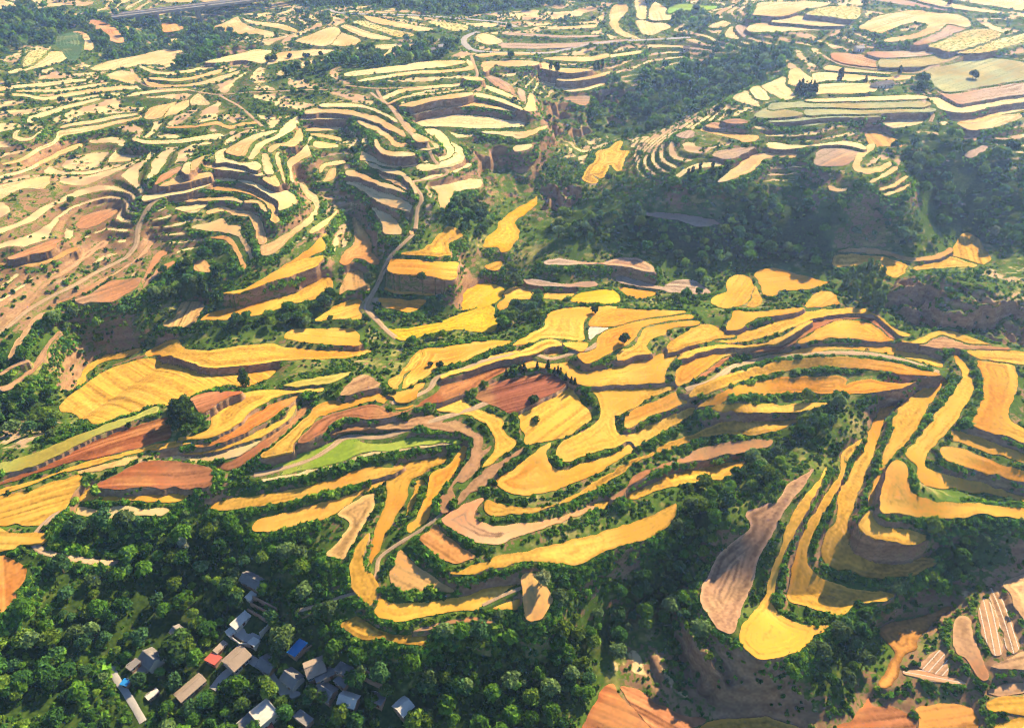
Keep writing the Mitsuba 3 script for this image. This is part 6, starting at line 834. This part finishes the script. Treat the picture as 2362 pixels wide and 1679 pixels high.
labels['terrain'] = {'label': 'green and brown loess slopes, banks and gullies between the terraces', 'category': 'terrain', 'kind': 'structure'}
# the country beyond the frame
th2 = np.r_[np.linspace(-1.45, TH[0], 40), TH[40:-40:40], np.linspace(TH[-1], 1.45, 40)]
lr2 = np.r_[np.linspace(math.log(120), LR[0], 20), LR[40:-40:40], np.linspace(LR[-1], math.log(4300), 40)]
a, b = np.meshgrid(np.exp(lr2), th2, indexing='ij')
ox, oy = a * np.sin(b), a * np.cos(b) + PY
oi, oj = gij(ox, oy)
oc = grid_at(HGT - BASE, ox, oy) * np.exp(-np.hypot(np.clip(-oi, 0, None) + np.clip(oi - NI + 1, 0, None), np.clip(-oj, 0, None) + np.clip(oj - NJ + 1, 0, None)) / 25)
oz = np.clip(base_fn(np.stack([ox.ravel(), oy.ravel()], 1) / 100).reshape(ox.shape), -40, 190) + oc
oz = oz + 14 * (meshkit.fbm(np.stack([ox, oy, ox * 0], -1) / 120, 4, 2) - .5) * np.clip((np.maximum(np.abs(b) - .6, 0) * 3 + np.maximum(a - 1760, 0) / 300), 0, 1)
inner = (oi > 0) & (oi < NI - 1) & (oj > 0) & (oj < NJ - 1)
oid = np.arange(ox.size).reshape(ox.shape)
oq = np.stack([oid[:-1, :-1], oid[:-1, 1:], oid[1:, 1:], oid[1:, :-1]], -1).reshape(-1, 4)
keep = ~((inner | (np.abs(oi - NI / 2) <= NI / 2) & (np.abs(oj - NJ / 2) <= NJ / 2)).ravel()[oq].sum(1) >= 4)
oq = oq[keep]; ot = np.vstack([oq[:, [0, 1, 2]], oq[:, [0, 2, 3]]])
if nrm[2] < 0: ot = ot[:, ::-1]
scene['hills'] = mikit.ply((np.stack([ox, oy, oz], -1).reshape(-1, 3), ot), 'ground_cover', smooth=True, uv=np.stack([np.full(ox.size, .75), np.full(ox.size, .25)], 1))
labels['hills'] = {'label': 'hill country running on beyond the terraced slopes', 'category': 'hills', 'kind': 'structure'}

# ------------------------------------------------------------------ fields
rng = np.random.default_rng(7)
taken = {}
def fresh(name):
    n = taken.get(name, 0); taken[name] = n + 1
    return name if n == 0 else '%s_%03d' % (name, n)
lab_count = {}
for f in fields: lab_count[f['label']] = lab_count.get(f['label'], 0) + 1
for f in fields:
    poly, cell = f['poly'], f['cell']
    got = inside(poly.buffer(-.45 * cell))
    ring = np.array(poly.exterior.coords)[:-1]
    ip = np.zeros((0, 2))
    if got is not None:
        si, sj, m = got
        ip = np.stack([GX[si, sj][m], GY[si, sj][m]], 1)
    ap = np.vstack([ring, ip])
    i_, j_ = gij(ap[:, 0], ap[:, 1])
    tr = Delaunay(np.stack([i_, j_], 1) + rng.uniform(-.02, .02, (len(ap), 2))).simplices
    cen = ap[tr].mean(1)
    tr = tr[shapely.contains_xy(poly.buffer(1e-3), cen[:, 0], cen[:, 1])]
    e1, e2 = ap[tr[:, 1]] - ap[tr[:, 0]], ap[tr[:, 2]] - ap[tr[:, 0]]
    tr = np.where(((e1[:, 0] * e2[:, 1] - e1[:, 1] * e2[:, 0]) < 0)[:, None], tr[:, ::-1], tr)
    z = field_height(f, grid_at(BASE, ap[:, 0], ap[:, 1])) + .16
    und = meshkit.fbm(np.c_[ap / 14.0, np.zeros(len(ap))], 2, 4) - .5
    z = z + .30 * (und + .5) * .6
    if f['rows'] or 4 * math.pi * poly.area / poly.length ** 2 > .52:
        cc = ap - ap.mean(0); w, ev = np.linalg.eigh(cc.T @ cc)
        d = ev[:, 1]
        if f['s'] > .8: d = np.array([.80, -.60])
        v = cc @ np.array([-d[1], d[0]])
    else:
        v = shapely.distance(shapely.points(ap), poly.exterior)
    u = np.full(len(ap), f['ty'] + rng.uniform(.06, .94))
    n = len(ring)
    low = np.c_[ring, z[:n] - .9]
    V = np.vstack([np.c_[ap, z], low])
    k = np.arange(n); kn = (k + 1) % n
    side = np.vstack([np.stack([k, len(ap) + k, kn], 1), np.stack([kn, len(ap) + k, len(ap) + kn], 1)])
    uv = np.stack([np.r_[u, u[:n]], np.r_[v, v[:n]]], 1)
    key = fresh(f['name'])
    scene[key] = mikit.ply((V, np.vstack([tr, side])), 'field_soil', uv=uv)
    labels[key] = {'label': f['label'], 'category': 'field', 'kind': 'structure'}
    if lab_count[f['label']] > 1: labels[key]['group'] = f['label'].replace(' strip', ' strips').replace(' terrace ', ' terraces ')

# ------------------------------------------------------------------ tracks
for kind, w, l, z in roads:
    t = np.gradient(l, axis=0); t /= np.linalg.norm(t, axis=1, keepdims=True)
    nn = np.stack([-t[:, 1], t[:, 0]], 1)
    offs = np.array([-.5, -.3, 0, .3, .5]) * w
    wob = 1 + .25 * (meshkit.noise(np.c_[l / 6, l[:, :1] * 0]) - .5)
    rows_ = []
    for o in offs: rows_.append(np.c_[l + nn * (o * wob)[:, None], z + .30 - .18 * (abs(o) > .45 * w)])
    V = np.stack(rows_, 1); m, kk = V.shape[:2]
    ids = np.arange(m * kk).reshape(m, kk)
    qd = np.stack([ids[:-1, :-1], ids[:-1, 1:], ids[1:, 1:], ids[1:, :-1]], -1).reshape(-1, 4)[:, ::-1]
    key = fresh('dirt_track' if kind == 'dirt' else 'concrete_road')
    if key in scene: key = fresh('dirt_track')
    scene[key] = mikit.ply((V.reshape(-1, 3), qd), 'dirt_track' if kind == 'dirt' else 'concrete', smooth=True,
                           uv=np.tile(np.stack([offs / w + .5, offs * 0], 1), (m, 1)))
    labels[key] = {'label': 'pale dirt track winding between the terraces' if kind == 'dirt' else 'grey concrete road', 'category': 'track' if kind == 'dirt' else 'road', 'kind': 'structure'}

# ------------------------------------------------------------------ plants
def facets(c, n, size, r_):
    """triangles of about the given size at the points c, facing roughly n: (k, 3, 3)"""
    k = len(c)
    n = n + r_.normal(0, .6, (k, 3)); n /= np.linalg.norm(n, axis=1, keepdims=True)
    a = np.cross(n, r_.normal(0, 1, (k, 3))); a /= np.linalg.norm(a, axis=1, keepdims=True) + 1e-9
    b = np.cross(n, a)
    s = size * r_.uniform(.7, 1.35, (k, 1))
    return np.stack([c + a * s * .75, c - a * s * .38 + b * s * .6, c - a * s * .38 - b * s * .6], 1)

def crown(kind, n, r_):
    """unit crown (radius about 1, bottom at z 0): triangles (k,3,3) and tints (k)"""
    if kind == 'round':
        lobes = [(0, 0, .95, .72)] + [(math.cos(t) * .55, math.sin(t) * .55, r_.uniform(.55, 1.15), r_.uniform(.36, .55)) for t in np.arange(6) * 1.047 + r_.uniform(0, 1, 6)]
    elif kind == 'tall':
        lobes = [(r_.uniform(-.18, .18), r_.uniform(-.18, .18), z, .62 - .10 * abs(z - 1.4)) for z in np.linspace(.4, 2.9, 7)]
    elif kind == 'cone':
        lobes = [(0, 0, z, .62 * (1 - z / 3.1) + .08) for z in np.linspace(.2, 2.8, 8)]
    else:
        lobes = [(r_.uniform(-.5, .5), r_.uniform(-.5, .5), r_.uniform(.15, .4), r_.uniform(.4, .65)) for _ in range(3)]
    lobes = np.array(lobes)
    w = lobes[:, 3] ** 2; pick = r_.choice(len(lobes), n, p=w / w.sum())
    d = r_.normal(0, 1, (n, 3)); d[:, 2] = np.where(d[:, 2] < -.3 * abs(d[:, 0]), -d[:, 2], d[:, 2]); d /= np.linalg.norm(d, axis=1, keepdims=True)
    c = lobes[pick, :3] + d * lobes[pick, 3:] * r_.uniform(.72, 1.06, (n, 1))
    size = 1.75 * math.sqrt(w.sum() * 6 / n)
    tint = (.72 + .55 * r_.random(n)) * r_.uniform(.8, 1.2, len(lobes))[pick]
    return facets(c, d, min(size, .8), r_), tint
R = np.random.default_rng(11)
KINDS = {'near': [crown('round', 400, R) for _ in range(6)], 'mid': [crown('round', 150, R) for _ in range(6)], 'far': [crown('round', 50, R) for _ in range(6)],
         'shrub': [crown('shrub', 20, R) for _ in range(6)], 'tuft': [crown('shrub', 9, R) for _ in range(6)]}
TINTS = np.array([(.075, .19, .025), (.11, .25, .03), (.05, .14, .03), (.16, .27, .035), (.13, .22, .075), (.07, .17, .06)])

def plant_mesh(templates, pos, size, tall, tint, r_):
    """one mesh (vertices, triangles, colours) of many plants"""
    vs, cs = [], []
    which = r_.integers(0, len(templates), len(pos)); ang = r_.uniform(0, 2 * np.pi, len(pos))
    for k, (t, sh) in enumerate(templates):
        on = which == k
        if not on.any(): continue
        c, s = np.cos(ang[on])[:, None, None], np.sin(ang[on])[:, None, None]
        x = (t[None, :, :, 0] * c - t[None, :, :, 1] * s) * size[on][:, None, None] + pos[on][:, 0][:, None, None]
        y = (t[None, :, :, 0] * s + t[None, :, :, 1] * c) * size[on][:, None, None] + pos[on][:, 1][:, None, None]
        z = t[None, :, :, 2] * (size[on] * tall[on])[:, None, None] + pos[on][:, 2][:, None, None]
        vs.append(np.stack([x, y, z], -1).reshape(-1, 3))
        cs.append(np.repeat((tint[on][:, None, :] * sh[None, :, None]).reshape(-1, 3), 3, axis=0))
    v = np.vstack(vs)
    return v, np.arange(len(v)).reshape(-1, 3), np.clip(np.vstack(cs), .004, .6)

def add_plants(key, templates, pos, size, tall, tint, r_, label, cat):
    v, t, c = plant_mesh(templates, pos, size, tall, tint, r_)
    scene[key] = mikit.ply((v, t), 'leaf', color=c)
    labels[key] = {'label': label, 'category': cat, 'kind': 'stuff'}
BLOCK = np.zeros((NI, NJ), bool)   # no plants inside buildings, yards or on tracks
for kind, w, l, z in roads:
    si, sj, m = inside(LineString(l).buffer(w * .55 + .8)); BLOCK[si, sj] |= m
for s in YARDS.split('\n'):
    si, sj, m = inside(Polygon(pts(s)).buffer(1.0)); BLOCK[si, sj] |= m
free = ~KNOWN & ~BLOCK
PIX = np.hypot(GX, GY)                      # ground distance
# hedges along the terrace edges
dens = meshkit.fbm(P3 / 22.0, 3, 21)
edge = free & (DIST < 9)
lipn = sst(.12, .45, LIP)
pr = sst(.22, .42, dens + .10 * lipn) * np.where(DIST < 3.0 + 1.2 * CELL[:, None], .14 + .75 * lipn, .12 + .10 * lipn) * (1 - .6 * ZS['bare']) * (1 - .5 * ZS['cliff'])
pr = np.where(edge, pr, 0)
pr = pr + np.where(free & (DIST >= 9), .13 * sst(.36, .58, dens + .10 * ZS['wood']) * (1 - .4 * ZS['bare']) * (1 - .45 * ZS['terr'] * (TREAD > .3)) * (1 - .6 * ZS['cliff'] * (slope > 1)), 0)
r2 = np.random.default_rng(23)
hit_ = r2.random((NI, NJ)) < pr
ii, jj = np.nonzero(hit_)
pos = np.stack([GX[ii, jj], GY[ii, jj], HGT[ii, jj]], 1); cl = CELL[ii]
pos[:, :2] += r2.uniform(-.5, .5, (len(pos), 2)) * cl[:, None]
size = np.maximum(r2.uniform(.5, 1.15, len(pos)) * (1 + .5 * (dens[ii, jj] > .55)) * (1 + .25 * lipn[ii, jj] * (DIST[ii, jj] < 3)), .95 * cl)
hue = r2.random(len(pos))
tint = TINTS[r2.integers(0, 4, len(pos))] * (1.0 + .55 * lipn[ii, jj] * (DIST[ii, jj] < 6))[:, None] * r2.uniform(.65, 1.35, (len(pos), 1))
near = RR[ii] < 620
isedge = DIST[ii, jj] < 9
pos[:, 2] -= .15 * size
for key, on, tp, lab in (('bank_shrubs', isedge & near, 'shrub', 'bright green shrubs and hedges along the nearer terrace banks'), ('bank_shrubs_001', isedge & ~near, 'tuft', 'small shrubs along the farther terrace banks'),
                         ('scrub', ~isedge & near, 'shrub', 'rough scrub on the nearer slopes and gully sides'), ('scrub_001', ~isedge & ~near, 'tuft', 'rough scrub on the farther slopes and gully sides')):
    add_plants(key, KINDS[tp], pos[on], size[on], r2.uniform(.8, 1.3, on.sum()), tint[on], r2, lab, 'shrubs')
print('shrubs', len(pos))
# woods
r3 = np.random.default_rng(31)
space = np.interp(RR, [300, 600, 1000, 1700], [4.6, 5.2, 7.0, 9.0])
pw = (CELL / space)[:, None] ** 2 * (ZS['wood'] > .5) * (.35 + .65 * sst(.34, .5, dens)) * (DIST > 2.0) * (1 - .75 * ZS['cliff'] * (slope > .9))
pw = pw + (CELL / 13)[:, None] ** 2 * (ZS['wood'] <= .5) * (DIST > 4) * sst(.55, .68, dens) * (1 - .8 * ZS['bare'])
ii, jj = np.nonzero((r3.random((NI, NJ)) < pw) & free)
tp = np.stack([GX[ii, jj], GY[ii, jj], HGT[ii, jj]], 1)
tr_ = RR[ii]
size = (1.4 + 2.6 * r3.random(len(tp)) ** 1.6) * np.interp(tr_, [300, 1000, 1700], [1, 1.1, 1.4]) * np.where(ZS['wood'][ii, jj] > .5, 1, .7)
tall = r3.uniform(.9, 1.35, len(tp))
clump = meshkit.noise(np.c_[tp[:, :2] / 18, tp[:, :1] * 0], 77)
tint = TINTS[np.clip((clump * 6 + r3.normal(0, 1.4, len(tp))).astype(int), 0, 5)] * r3.uniform(.6, 1.45, (len(tp), 1))
tp[:, 2] += .25 * size
# nearest trees that the frame shows stand as things of their own
cam = np.stack([tp[:, 0], tp[:, 1] * math.cos(PITCH) - (tp[:, 2] - 270) * math.sin(PITCH), tp[:, 1] * math.sin(PITCH) + (tp[:, 2] - 270) * math.cos(PITCH)], 1)
seen = (np.abs(cam[:, 0]) < .69 * cam[:, 1]) & (np.abs(cam[:, 2]) < .48 * cam[:, 1])
score = np.where(seen & (size > 1.9), size / cam[:, 1], 0)
own = np.zeros(len(tp), bool); own[np.argsort(-score)[:262]] = True
for key, on, kd, lab in (('woodland', ~own & (tr_ < 560), 'near', 'dense green woodland of the village slope and near ravine'), ('woodland_001', ~own & (tr_ >= 560) & (tr_ < 900), 'mid', 'woodland covering the middle valley slopes'),
                         ('woodland_002', ~own & (tr_ >= 900), 'far', 'hazy woodland on the far slopes')):
    add_plants(key, KINDS[kd], tp[on], size[on], tall[on], tint[on], r3, lab, 'woodland')
print('trees', len(tp))
# single trees: every one a thing with trunk and crown
def trunk_mesh(h, r, r_):
    n, v, f = 6, [], []
    def limb(a, b, r0, r1):
        a, b = np.array(a, float), np.array(b, float)
        d = b - a; d /= np.linalg.norm(d); x = np.cross(d, [.3, .9, .1]); x /= np.linalg.norm(x); y = np.cross(d, x)
        k = len(v)
        for c, rr in ((a, r0), (b, r1)):
            for t in np.arange(n) * 2 * np.pi / n: v.append(c + rr * (x * math.cos(t) + y * math.sin(t)))
        for t in range(n): f.append((k + t, k + (t + 1) % n, k + n + (t + 1) % n)); f.append((k + t, k + n + (t + 1) % n, k + n + t))
    limb((0, 0, -.35 * h), (0, 0, h), r, r * .6)
    for t in (0.4, 2.4, 4.6): limb((0, 0, h * .8), (math.cos(t) * h * .7, math.sin(t) * h * .7, h * 1.5), r * .5, r * .2)
    return trimesh.Trimesh(np.array(v), np.array(f), process=False)
r4 = np.random.default_rng(41)
def crown_ply(kind, n, tint):
    t, sh = crown(kind, n, r4)
    v = t.reshape(-1, 3)
    return mikit.ply((v, np.arange(len(v)).reshape(-1, 3)), 'leaf', color=np.clip(np.repeat(np.array(tint)[None] * sh[:, None], 3, axis=0), .004, .6))
TRUNK = mikit.ply(trunk_mesh(.55, .085, r4), 'bark', smooth=True)
ROUND = [crown_ply('round', 380, t * s) for t in TINTS for s in (.85, 1.2)]
def tree(name, crown_dict, x, y, z, s, tall, label, cat='tree', group=None, ang=0.0):
    key = fresh(name)
    m = T().translate([float(x), float(y), float(z)]).rotate([0, 0, 1], float(ang)).scale([float(s), float(s), float(s * tall)])
    scene[key + '__crown'] = {**crown_dict, 'to_world': m}
    scene[key + '__trunk'] = {**TRUNK, 'to_world': m}
    labels[key] = {'label': label, 'category': cat}
    if group: labels[key]['group'] = group
for k in np.nonzero(own)[0]:
    lower = tp[k, 0] < 0
    lab = 'leafy green broadleaf tree in the woods round the village' if lower else 'leafy green broadleaf tree in the dark ravine wood right of the village'
    tree('broadleaf_tree', ROUND[r4.integers(0, len(ROUND))], tp[k, 0], tp[k, 1], tp[k, 2], size[k], tall[k], lab, group='broadleaf trees of the village woods' if lower else 'broadleaf trees of the ravine wood', ang=r4.uniform(0, 360))
for line in TREES.split('\n'):
    kind, name, x, y, s, tl, tn, n, lab, grp = line.split('|')
    x, y = float(x), float(y)
    tree(name, crown_ply(kind, int(n), np.array([float(v) for v in tn.split(',')])), x, y, float(ground([x], [y])[0]), float(s), float(tl), lab, group=grp or None, ang=r4.uniform(0, 360))

# ------------------------------------------------------------------ buildings
def mottled(a, b, s):
    def fn(p, n, uv): return mikit.mix(a, b, mikit.fbm(p.x * s, p.y * s, p.z * s) * .7 + .3 * mikit.noise(p.x * 3, p.y * 3, p.z * 3))
    return {'type': 'twosided', 'bsdf': {'type': 'diffuse', 'reflectance': mikit.proc(fn)}}
scene['grey_tiles'] = mottled((.13, .13, .14), (.30, .29, .29), .5)
scene['tan_tiles'] = mottled((.26, .21, .17), (.40, .33, .28), .5)
scene['white_roof'] = mottled((.42, .42, .41), (.66, .65, .62), .35)
scene['red_sheet'] = {'type': 'twosided', 'bsdf': {'type': 'roughplastic', 'diffuse_reflectance': col(.48, .10, .08), 'alpha': .3}}
scene['blue_sheet'] = {'type': 'twosided', 'bsdf': {'type': 'roughplastic', 'diffuse_reflectance': col(.02, .22, .62), 'alpha': .3}}
scene['brick_wall'] = mottled((.28, .17, .11), (.42, .28, .20), .6)
scene['plaster'] = mottled((.50, .46, .40), (.66, .62, .55), .4)
scene['wood_door'] = {'type': 'diffuse', 'reflectance': col(.16, .07, .04)}
scene['window_glass'] = {'type': 'roughplastic', 'diffuse_reflectance': col(.03, .04, .05), 'alpha': .1}
scene['frame_paint'] = {'type': 'diffuse', 'reflectance': col(.6, .6, .58)}

def box(u0, u1, w0, w1, z0, z1):
    b = trimesh.creation.box((u1 - u0, w1 - w0, z1 - z0)); b.apply_translation(((u0 + u1) / 2, (w0 + w1) / 2, (z0 + z1) / 2)); return b
def prism(profile, u0, u1):
    """a profile in (w, z) drawn along u"""
    p = Polygon(profile); m = trimesh.creation.extrude_polygon(p, u1 - u0, engine='earcut')
    v = m.vertices.copy(); m.vertices = np.stack([v[:, 2] + u0, v[:, 0], v[:, 1]], 1); m.fix_normals(); return m
class Frame:
    def __init__(s, key, x, y, z, ang): s.key, s.m = key, T().translate([float(x), float(y), float(z)]).rotate([0, 0, 1], math.degrees(ang)); s.used = {}
    def add(s, part, mesh, bsdf, parent=None, label=None):
        base = s.key + '__' + (parent + '__' if parent else '') + part
        n = s.used.get(base, 0); s.used[base] = n + 1
        k = base if n == 0 else '%s_%03d' % (base, n)
        scene[k] = mikit.ply(mesh, bsdf, to_world=s.m)
        if label: labels[k] = {'label': label}
        return k[len(s.key) + 2:]
def openings(fr, L, W, wh, nwin, off=0.0):
    for side in (-1, 1):
        w = side * W / 2
        n = nwin
        for i in range(n):
            u = (i + .5) / n * L - L / 2
            w0, w1 = sorted((w, w + side * .06))
            if i == n // 2: fr.add('door', box(u - .55, u + .55, w0, w1, .0, 2.1), 'wood_door')
            else:
                k = fr.add('window', box(u - .6, u + .6, w0, w1, .95, 2.15), 'window_glass')
                w2 = sorted((w, w + side * .10))
                fr.add('frame', trimesh.util.concatenate([box(u - .72, u - .6, *w2, .85, 2.25), box(u + .6, u + .72, *w2, .85, 2.25), box(u - .6, u + .6, *w2, 2.15, 2.25), box(u - .6, u + .6, *w2, .85, .95)]), 'frame_paint', k)
def gable(name, cat, label, a, b, W, wh, rise, roof, wall, nwin=3):
    a, b = np.array(a), np.array(b); c = (a + b) / 2; L = float(np.linalg.norm(b - a)); ang = math.atan2(b[1] - a[1], b[0] - a[0])
    z = float(ground([c[0]], [c[1]])[0])
    key = fresh(name); fr = Frame(key, c[0], c[1], z, ang)
    labels[key] = {'label': label, 'category': cat}
    Li = L - .7
    fr.add('wall', prism([(-W / 2, -2.5), (W / 2, -2.5), (W / 2, wh), (0, wh + rise), (-W / 2, wh)], -Li / 2, Li / 2), wall)
    o, t = .45, .16
    k = rise / (W / 2)
    for s in (-1, 1):
        prof = [(0, wh + rise + .03), (0, wh + rise + .03 + t), (s * (W / 2 + o), wh - k * o + .03 + t), (s * (W / 2 + o), wh - k * o + .03)]
        rk = fr.add('roof_slope', prism(prof, -L / 2, L / 2), roof)
        n = max(4, int(L / .9))
        fr.add('tile_rib', trimesh.util.concatenate([prism([(s * .1, wh + rise + t - .02 - k * .1), (s * .1, wh + rise + t + .09 - k * .1), (s * (W / 2 + o - .05), wh - k * (o - .05) + t + .09), (s * (W / 2 + o - .05), wh - k * (o - .05) + t - .02)], u - .09, u + .09)
                                                     for u in (np.arange(n) + .5) / n * (L - .3) - (L - .3) / 2]), roof, rk)
        labels[key + '__' + rk + '__tile_rib'] = {'kind': 'stuff'}
    fr.add('ridge_cap', box(-L / 2, L / 2, -.2, .2, wh + rise + .1, wh + rise + .32), roof)
    openings(fr, Li, W, wh, nwin)
def lean_to(name, cat, label, c, ang, L, W, wh, fall, roof, wall, parapet=False, nwin=2):
    z = float(ground([c[0]], [c[1]])[0])
    key = fresh(name); fr = Frame(key, c[0], c[1], z, ang)
    labels[key] = {'label': label, 'category': cat}
    fr.add('wall', prism([(-W / 2, -2.5), (W / 2, -2.5), (W / 2, wh - fall), (-W / 2, wh)], -L / 2, L / 2), wall)
    o = .3
    k = fall / W
    fr.add('roof', prism([(-W / 2 - o, wh + k * o + .03), (W / 2 + o, wh - fall - k * o + .03), (W / 2 + o, wh - fall - k * o + .17), (-W / 2 - o, wh + k * o + .17)], -L / 2 - o, L / 2 + o), roof)
    if parapet:
        h0, h1 = wh - fall + .1, wh + .65
        fr.add('parapet', trimesh.util.concatenate([box(-L / 2 - .32, L / 2 + .32, s * (W / 2 + .2) - .12, s * (W / 2 + .2) + .12, h0, h1) for s in (-1, 1)] +
               [box(s * (L / 2 + .2) - .12, s * (L / 2 + .2) + .12, -W / 2 - .08, W / 2 + .08, h0, h1) for s in (-1, 1)]), wall)
    openings(fr, L, W, wh - fall, nwin)
for line in HOUSES.split('\n'):
    h = line.split('|')
    if h[0] == 'gable':
        x = [float(v) for v in h[4].split(',')]
        gable(h[1], h[2], h[3], x[:2], x[2:4], float(h[5]), float(h[6]), float(h[7]), h[8], h[9], int(h[10]))
    else:
        x = [float(v) for v in h[4].split(',')]
        lean_to(h[1], h[2], h[3], x[:2], x[2], float(h[5]), float(h[6]), float(h[7]), float(h[8]), h[9], h[10], h[0] == 'flat', int(h[11]))
# courtyard pavings and walls
for line in PAVED.split('\n'):
    name, lab, pp = line.split('|')
    p = pts(pp); c = p.mean(0); z = float(np.percentile(ground(p[:, 0], p[:, 1]), 60)) + .12
    key = fresh(name)
    m = trimesh.creation.extrude_polygon(Polygon(p).buffer(0), 2.2, engine='earcut'); m.apply_translation((0, 0, z - 2.2))
    scene[key] = mikit.ply(m, 'concrete'); labels[key] = {'label': lab, 'category': 'courtyard', 'kind': 'structure'}
for line in WALLS.split('\n'):
    name, lab, h, th, tiers, mat, pp = line.split('|')
    p = pts(pp); key = fresh(name); labels[key] = {'label': lab, 'category': 'wall'}
    h, th = float(h), float(th)
    for tier in range(int(tiers)):
        ms = []
        for a, b in zip(p[:-1], p[1:]):
            d = (b - a) / np.linalg.norm(b - a); nn = np.array([-d[1], d[0]])
            a2, b2 = a + nn * tier * 2.0, b + nn * tier * 2.0
            z = float(ground([p[:, 0].mean()], [p[:, 1].mean()])[0]) + tier * (h * .8)
            m = box(0, float(np.linalg.norm(b - a)) + th, -th / 2, th / 2, -3.0, h)
            M = np.eye(4); M[:2, 0], M[:2, 1], M[:3, 3] = d, nn, (a2[0], a2[1], z); m.apply_transform(M); ms.append(m)
        k = key + '__tier' + ('' if tier == 0 else '_%03d' % tier)
        scene[k if int(tiers) > 1 else key] = mikit.ply(trimesh.util.concatenate(ms), mat)
# the viaduct
bp = pts(BRIDGE)
a, b = bp[0], bp[1]; bz = BRIDGE_Z
d = b - a; Lb = float(np.linalg.norm(d)); fr = Frame('road_viaduct', a[0], a[1], bz, math.atan2(d[1], d[0]))
labels['road_viaduct'] = {'label': 'pale grey twin deck road viaduct on tall paired piers over the gorge', 'category': 'bridge'}
for k, off in enumerate((0.0, 15.0)):
    dk = fr.add('deck', prism([(off - 5.5, -.5), (off + 5.5, -.5), (off + 5.5, 0), (off - 5.5, 0)], -15, Lb + 120), 'concrete')
    fr.add('girder', trimesh.util.concatenate([box(-15, Lb + 120, off + g - .6, off + g + .6, -2.3, -.5) for g in (-3.6, 0, 3.6)]), 'concrete', dk)
    for s in (-1, 1): fr.add('parapet', box(-15, Lb + 120, off + s * 5.3 - .15, off + s * 5.3 + .15, 0.003, 1.1), 'concrete', dk)
ux = d / Lb
for u in PIERS:
    for off in (0.0, 15.0):
        pk = fr.add('pier_cap', box(u - 1.1, u + 1.1, off - 5.0, off + 5.0, -3.8, -2.3), 'concrete')
        for s in (-2.9, 2.9):
            px, py = a + ux * u + np.array([-ux[1], ux[0]]) * (off + s)
            fr.add('pier', trimesh.creation.cylinder(1.0, segment=[[u, off + s, float(ground([px], [py])[0]) - bz - 3], [u, off + s, -3.8]], sections=16), 'concrete')
# cars
scene['dark_paint'] = {'type': 'roughplastic', 'diffuse_reflectance': col(.03, .03, .04), 'alpha': .15}
scene['white_paint'] = {'type': 'roughplastic', 'diffuse_reflectance': col(.7, .7, .7), 'alpha': .15}
scene['rubber'] = {'type': 'diffuse', 'reflectance': col(.02, .02, .02)}
def car(x, y, z, ang, paint, label):
    key = fresh('parked_car' if False else 'car'); fr = Frame(key, x, y, z, ang); labels[key] = {'label': label, 'category': 'car'}
    fr.add('body', prism([(-.86, .35), (.86, .35), (.9, .7), (.84, .98), (-.84, .98), (-.9, .7)], -2.2, 2.2), paint)
    cab = trimesh.convex.convex_hull(np.array([(x_, y_, z_) for x_, z_, w in ((-1.7, .98, .8), (1.0, .98, .8), (-1.25, 1.5, .66), (.35, 1.5, .66)) for y_ in (-w, w)]))
    fr.add('cabin', cab, 'window_glass')
    fr.add('roof', box(-1.2, .3, -.64, .64, 1.503, 1.55), paint)
    for sx in (-1.35, 1.35):
        for sy in (-.82, .82): fr.add('wheel', trimesh.creation.cylinder(.34, segment=[[sx, sy - .1, .34], [sx, sy + .1, .34]], sections=14), 'rubber')
for line in CARS.split('\n'):
    x, y, z, ang, paint, lab = line.split('|')
    z = float(z) if z != 'g' else float(ground([float(x)], [float(y)])[0]) + .31
    car(float(x), float(y), z, float(ang), paint, lab)
print('entries', len(scene), 'triangles', sum(len(v[1]) for v in meshkit.WRITTEN.values()))
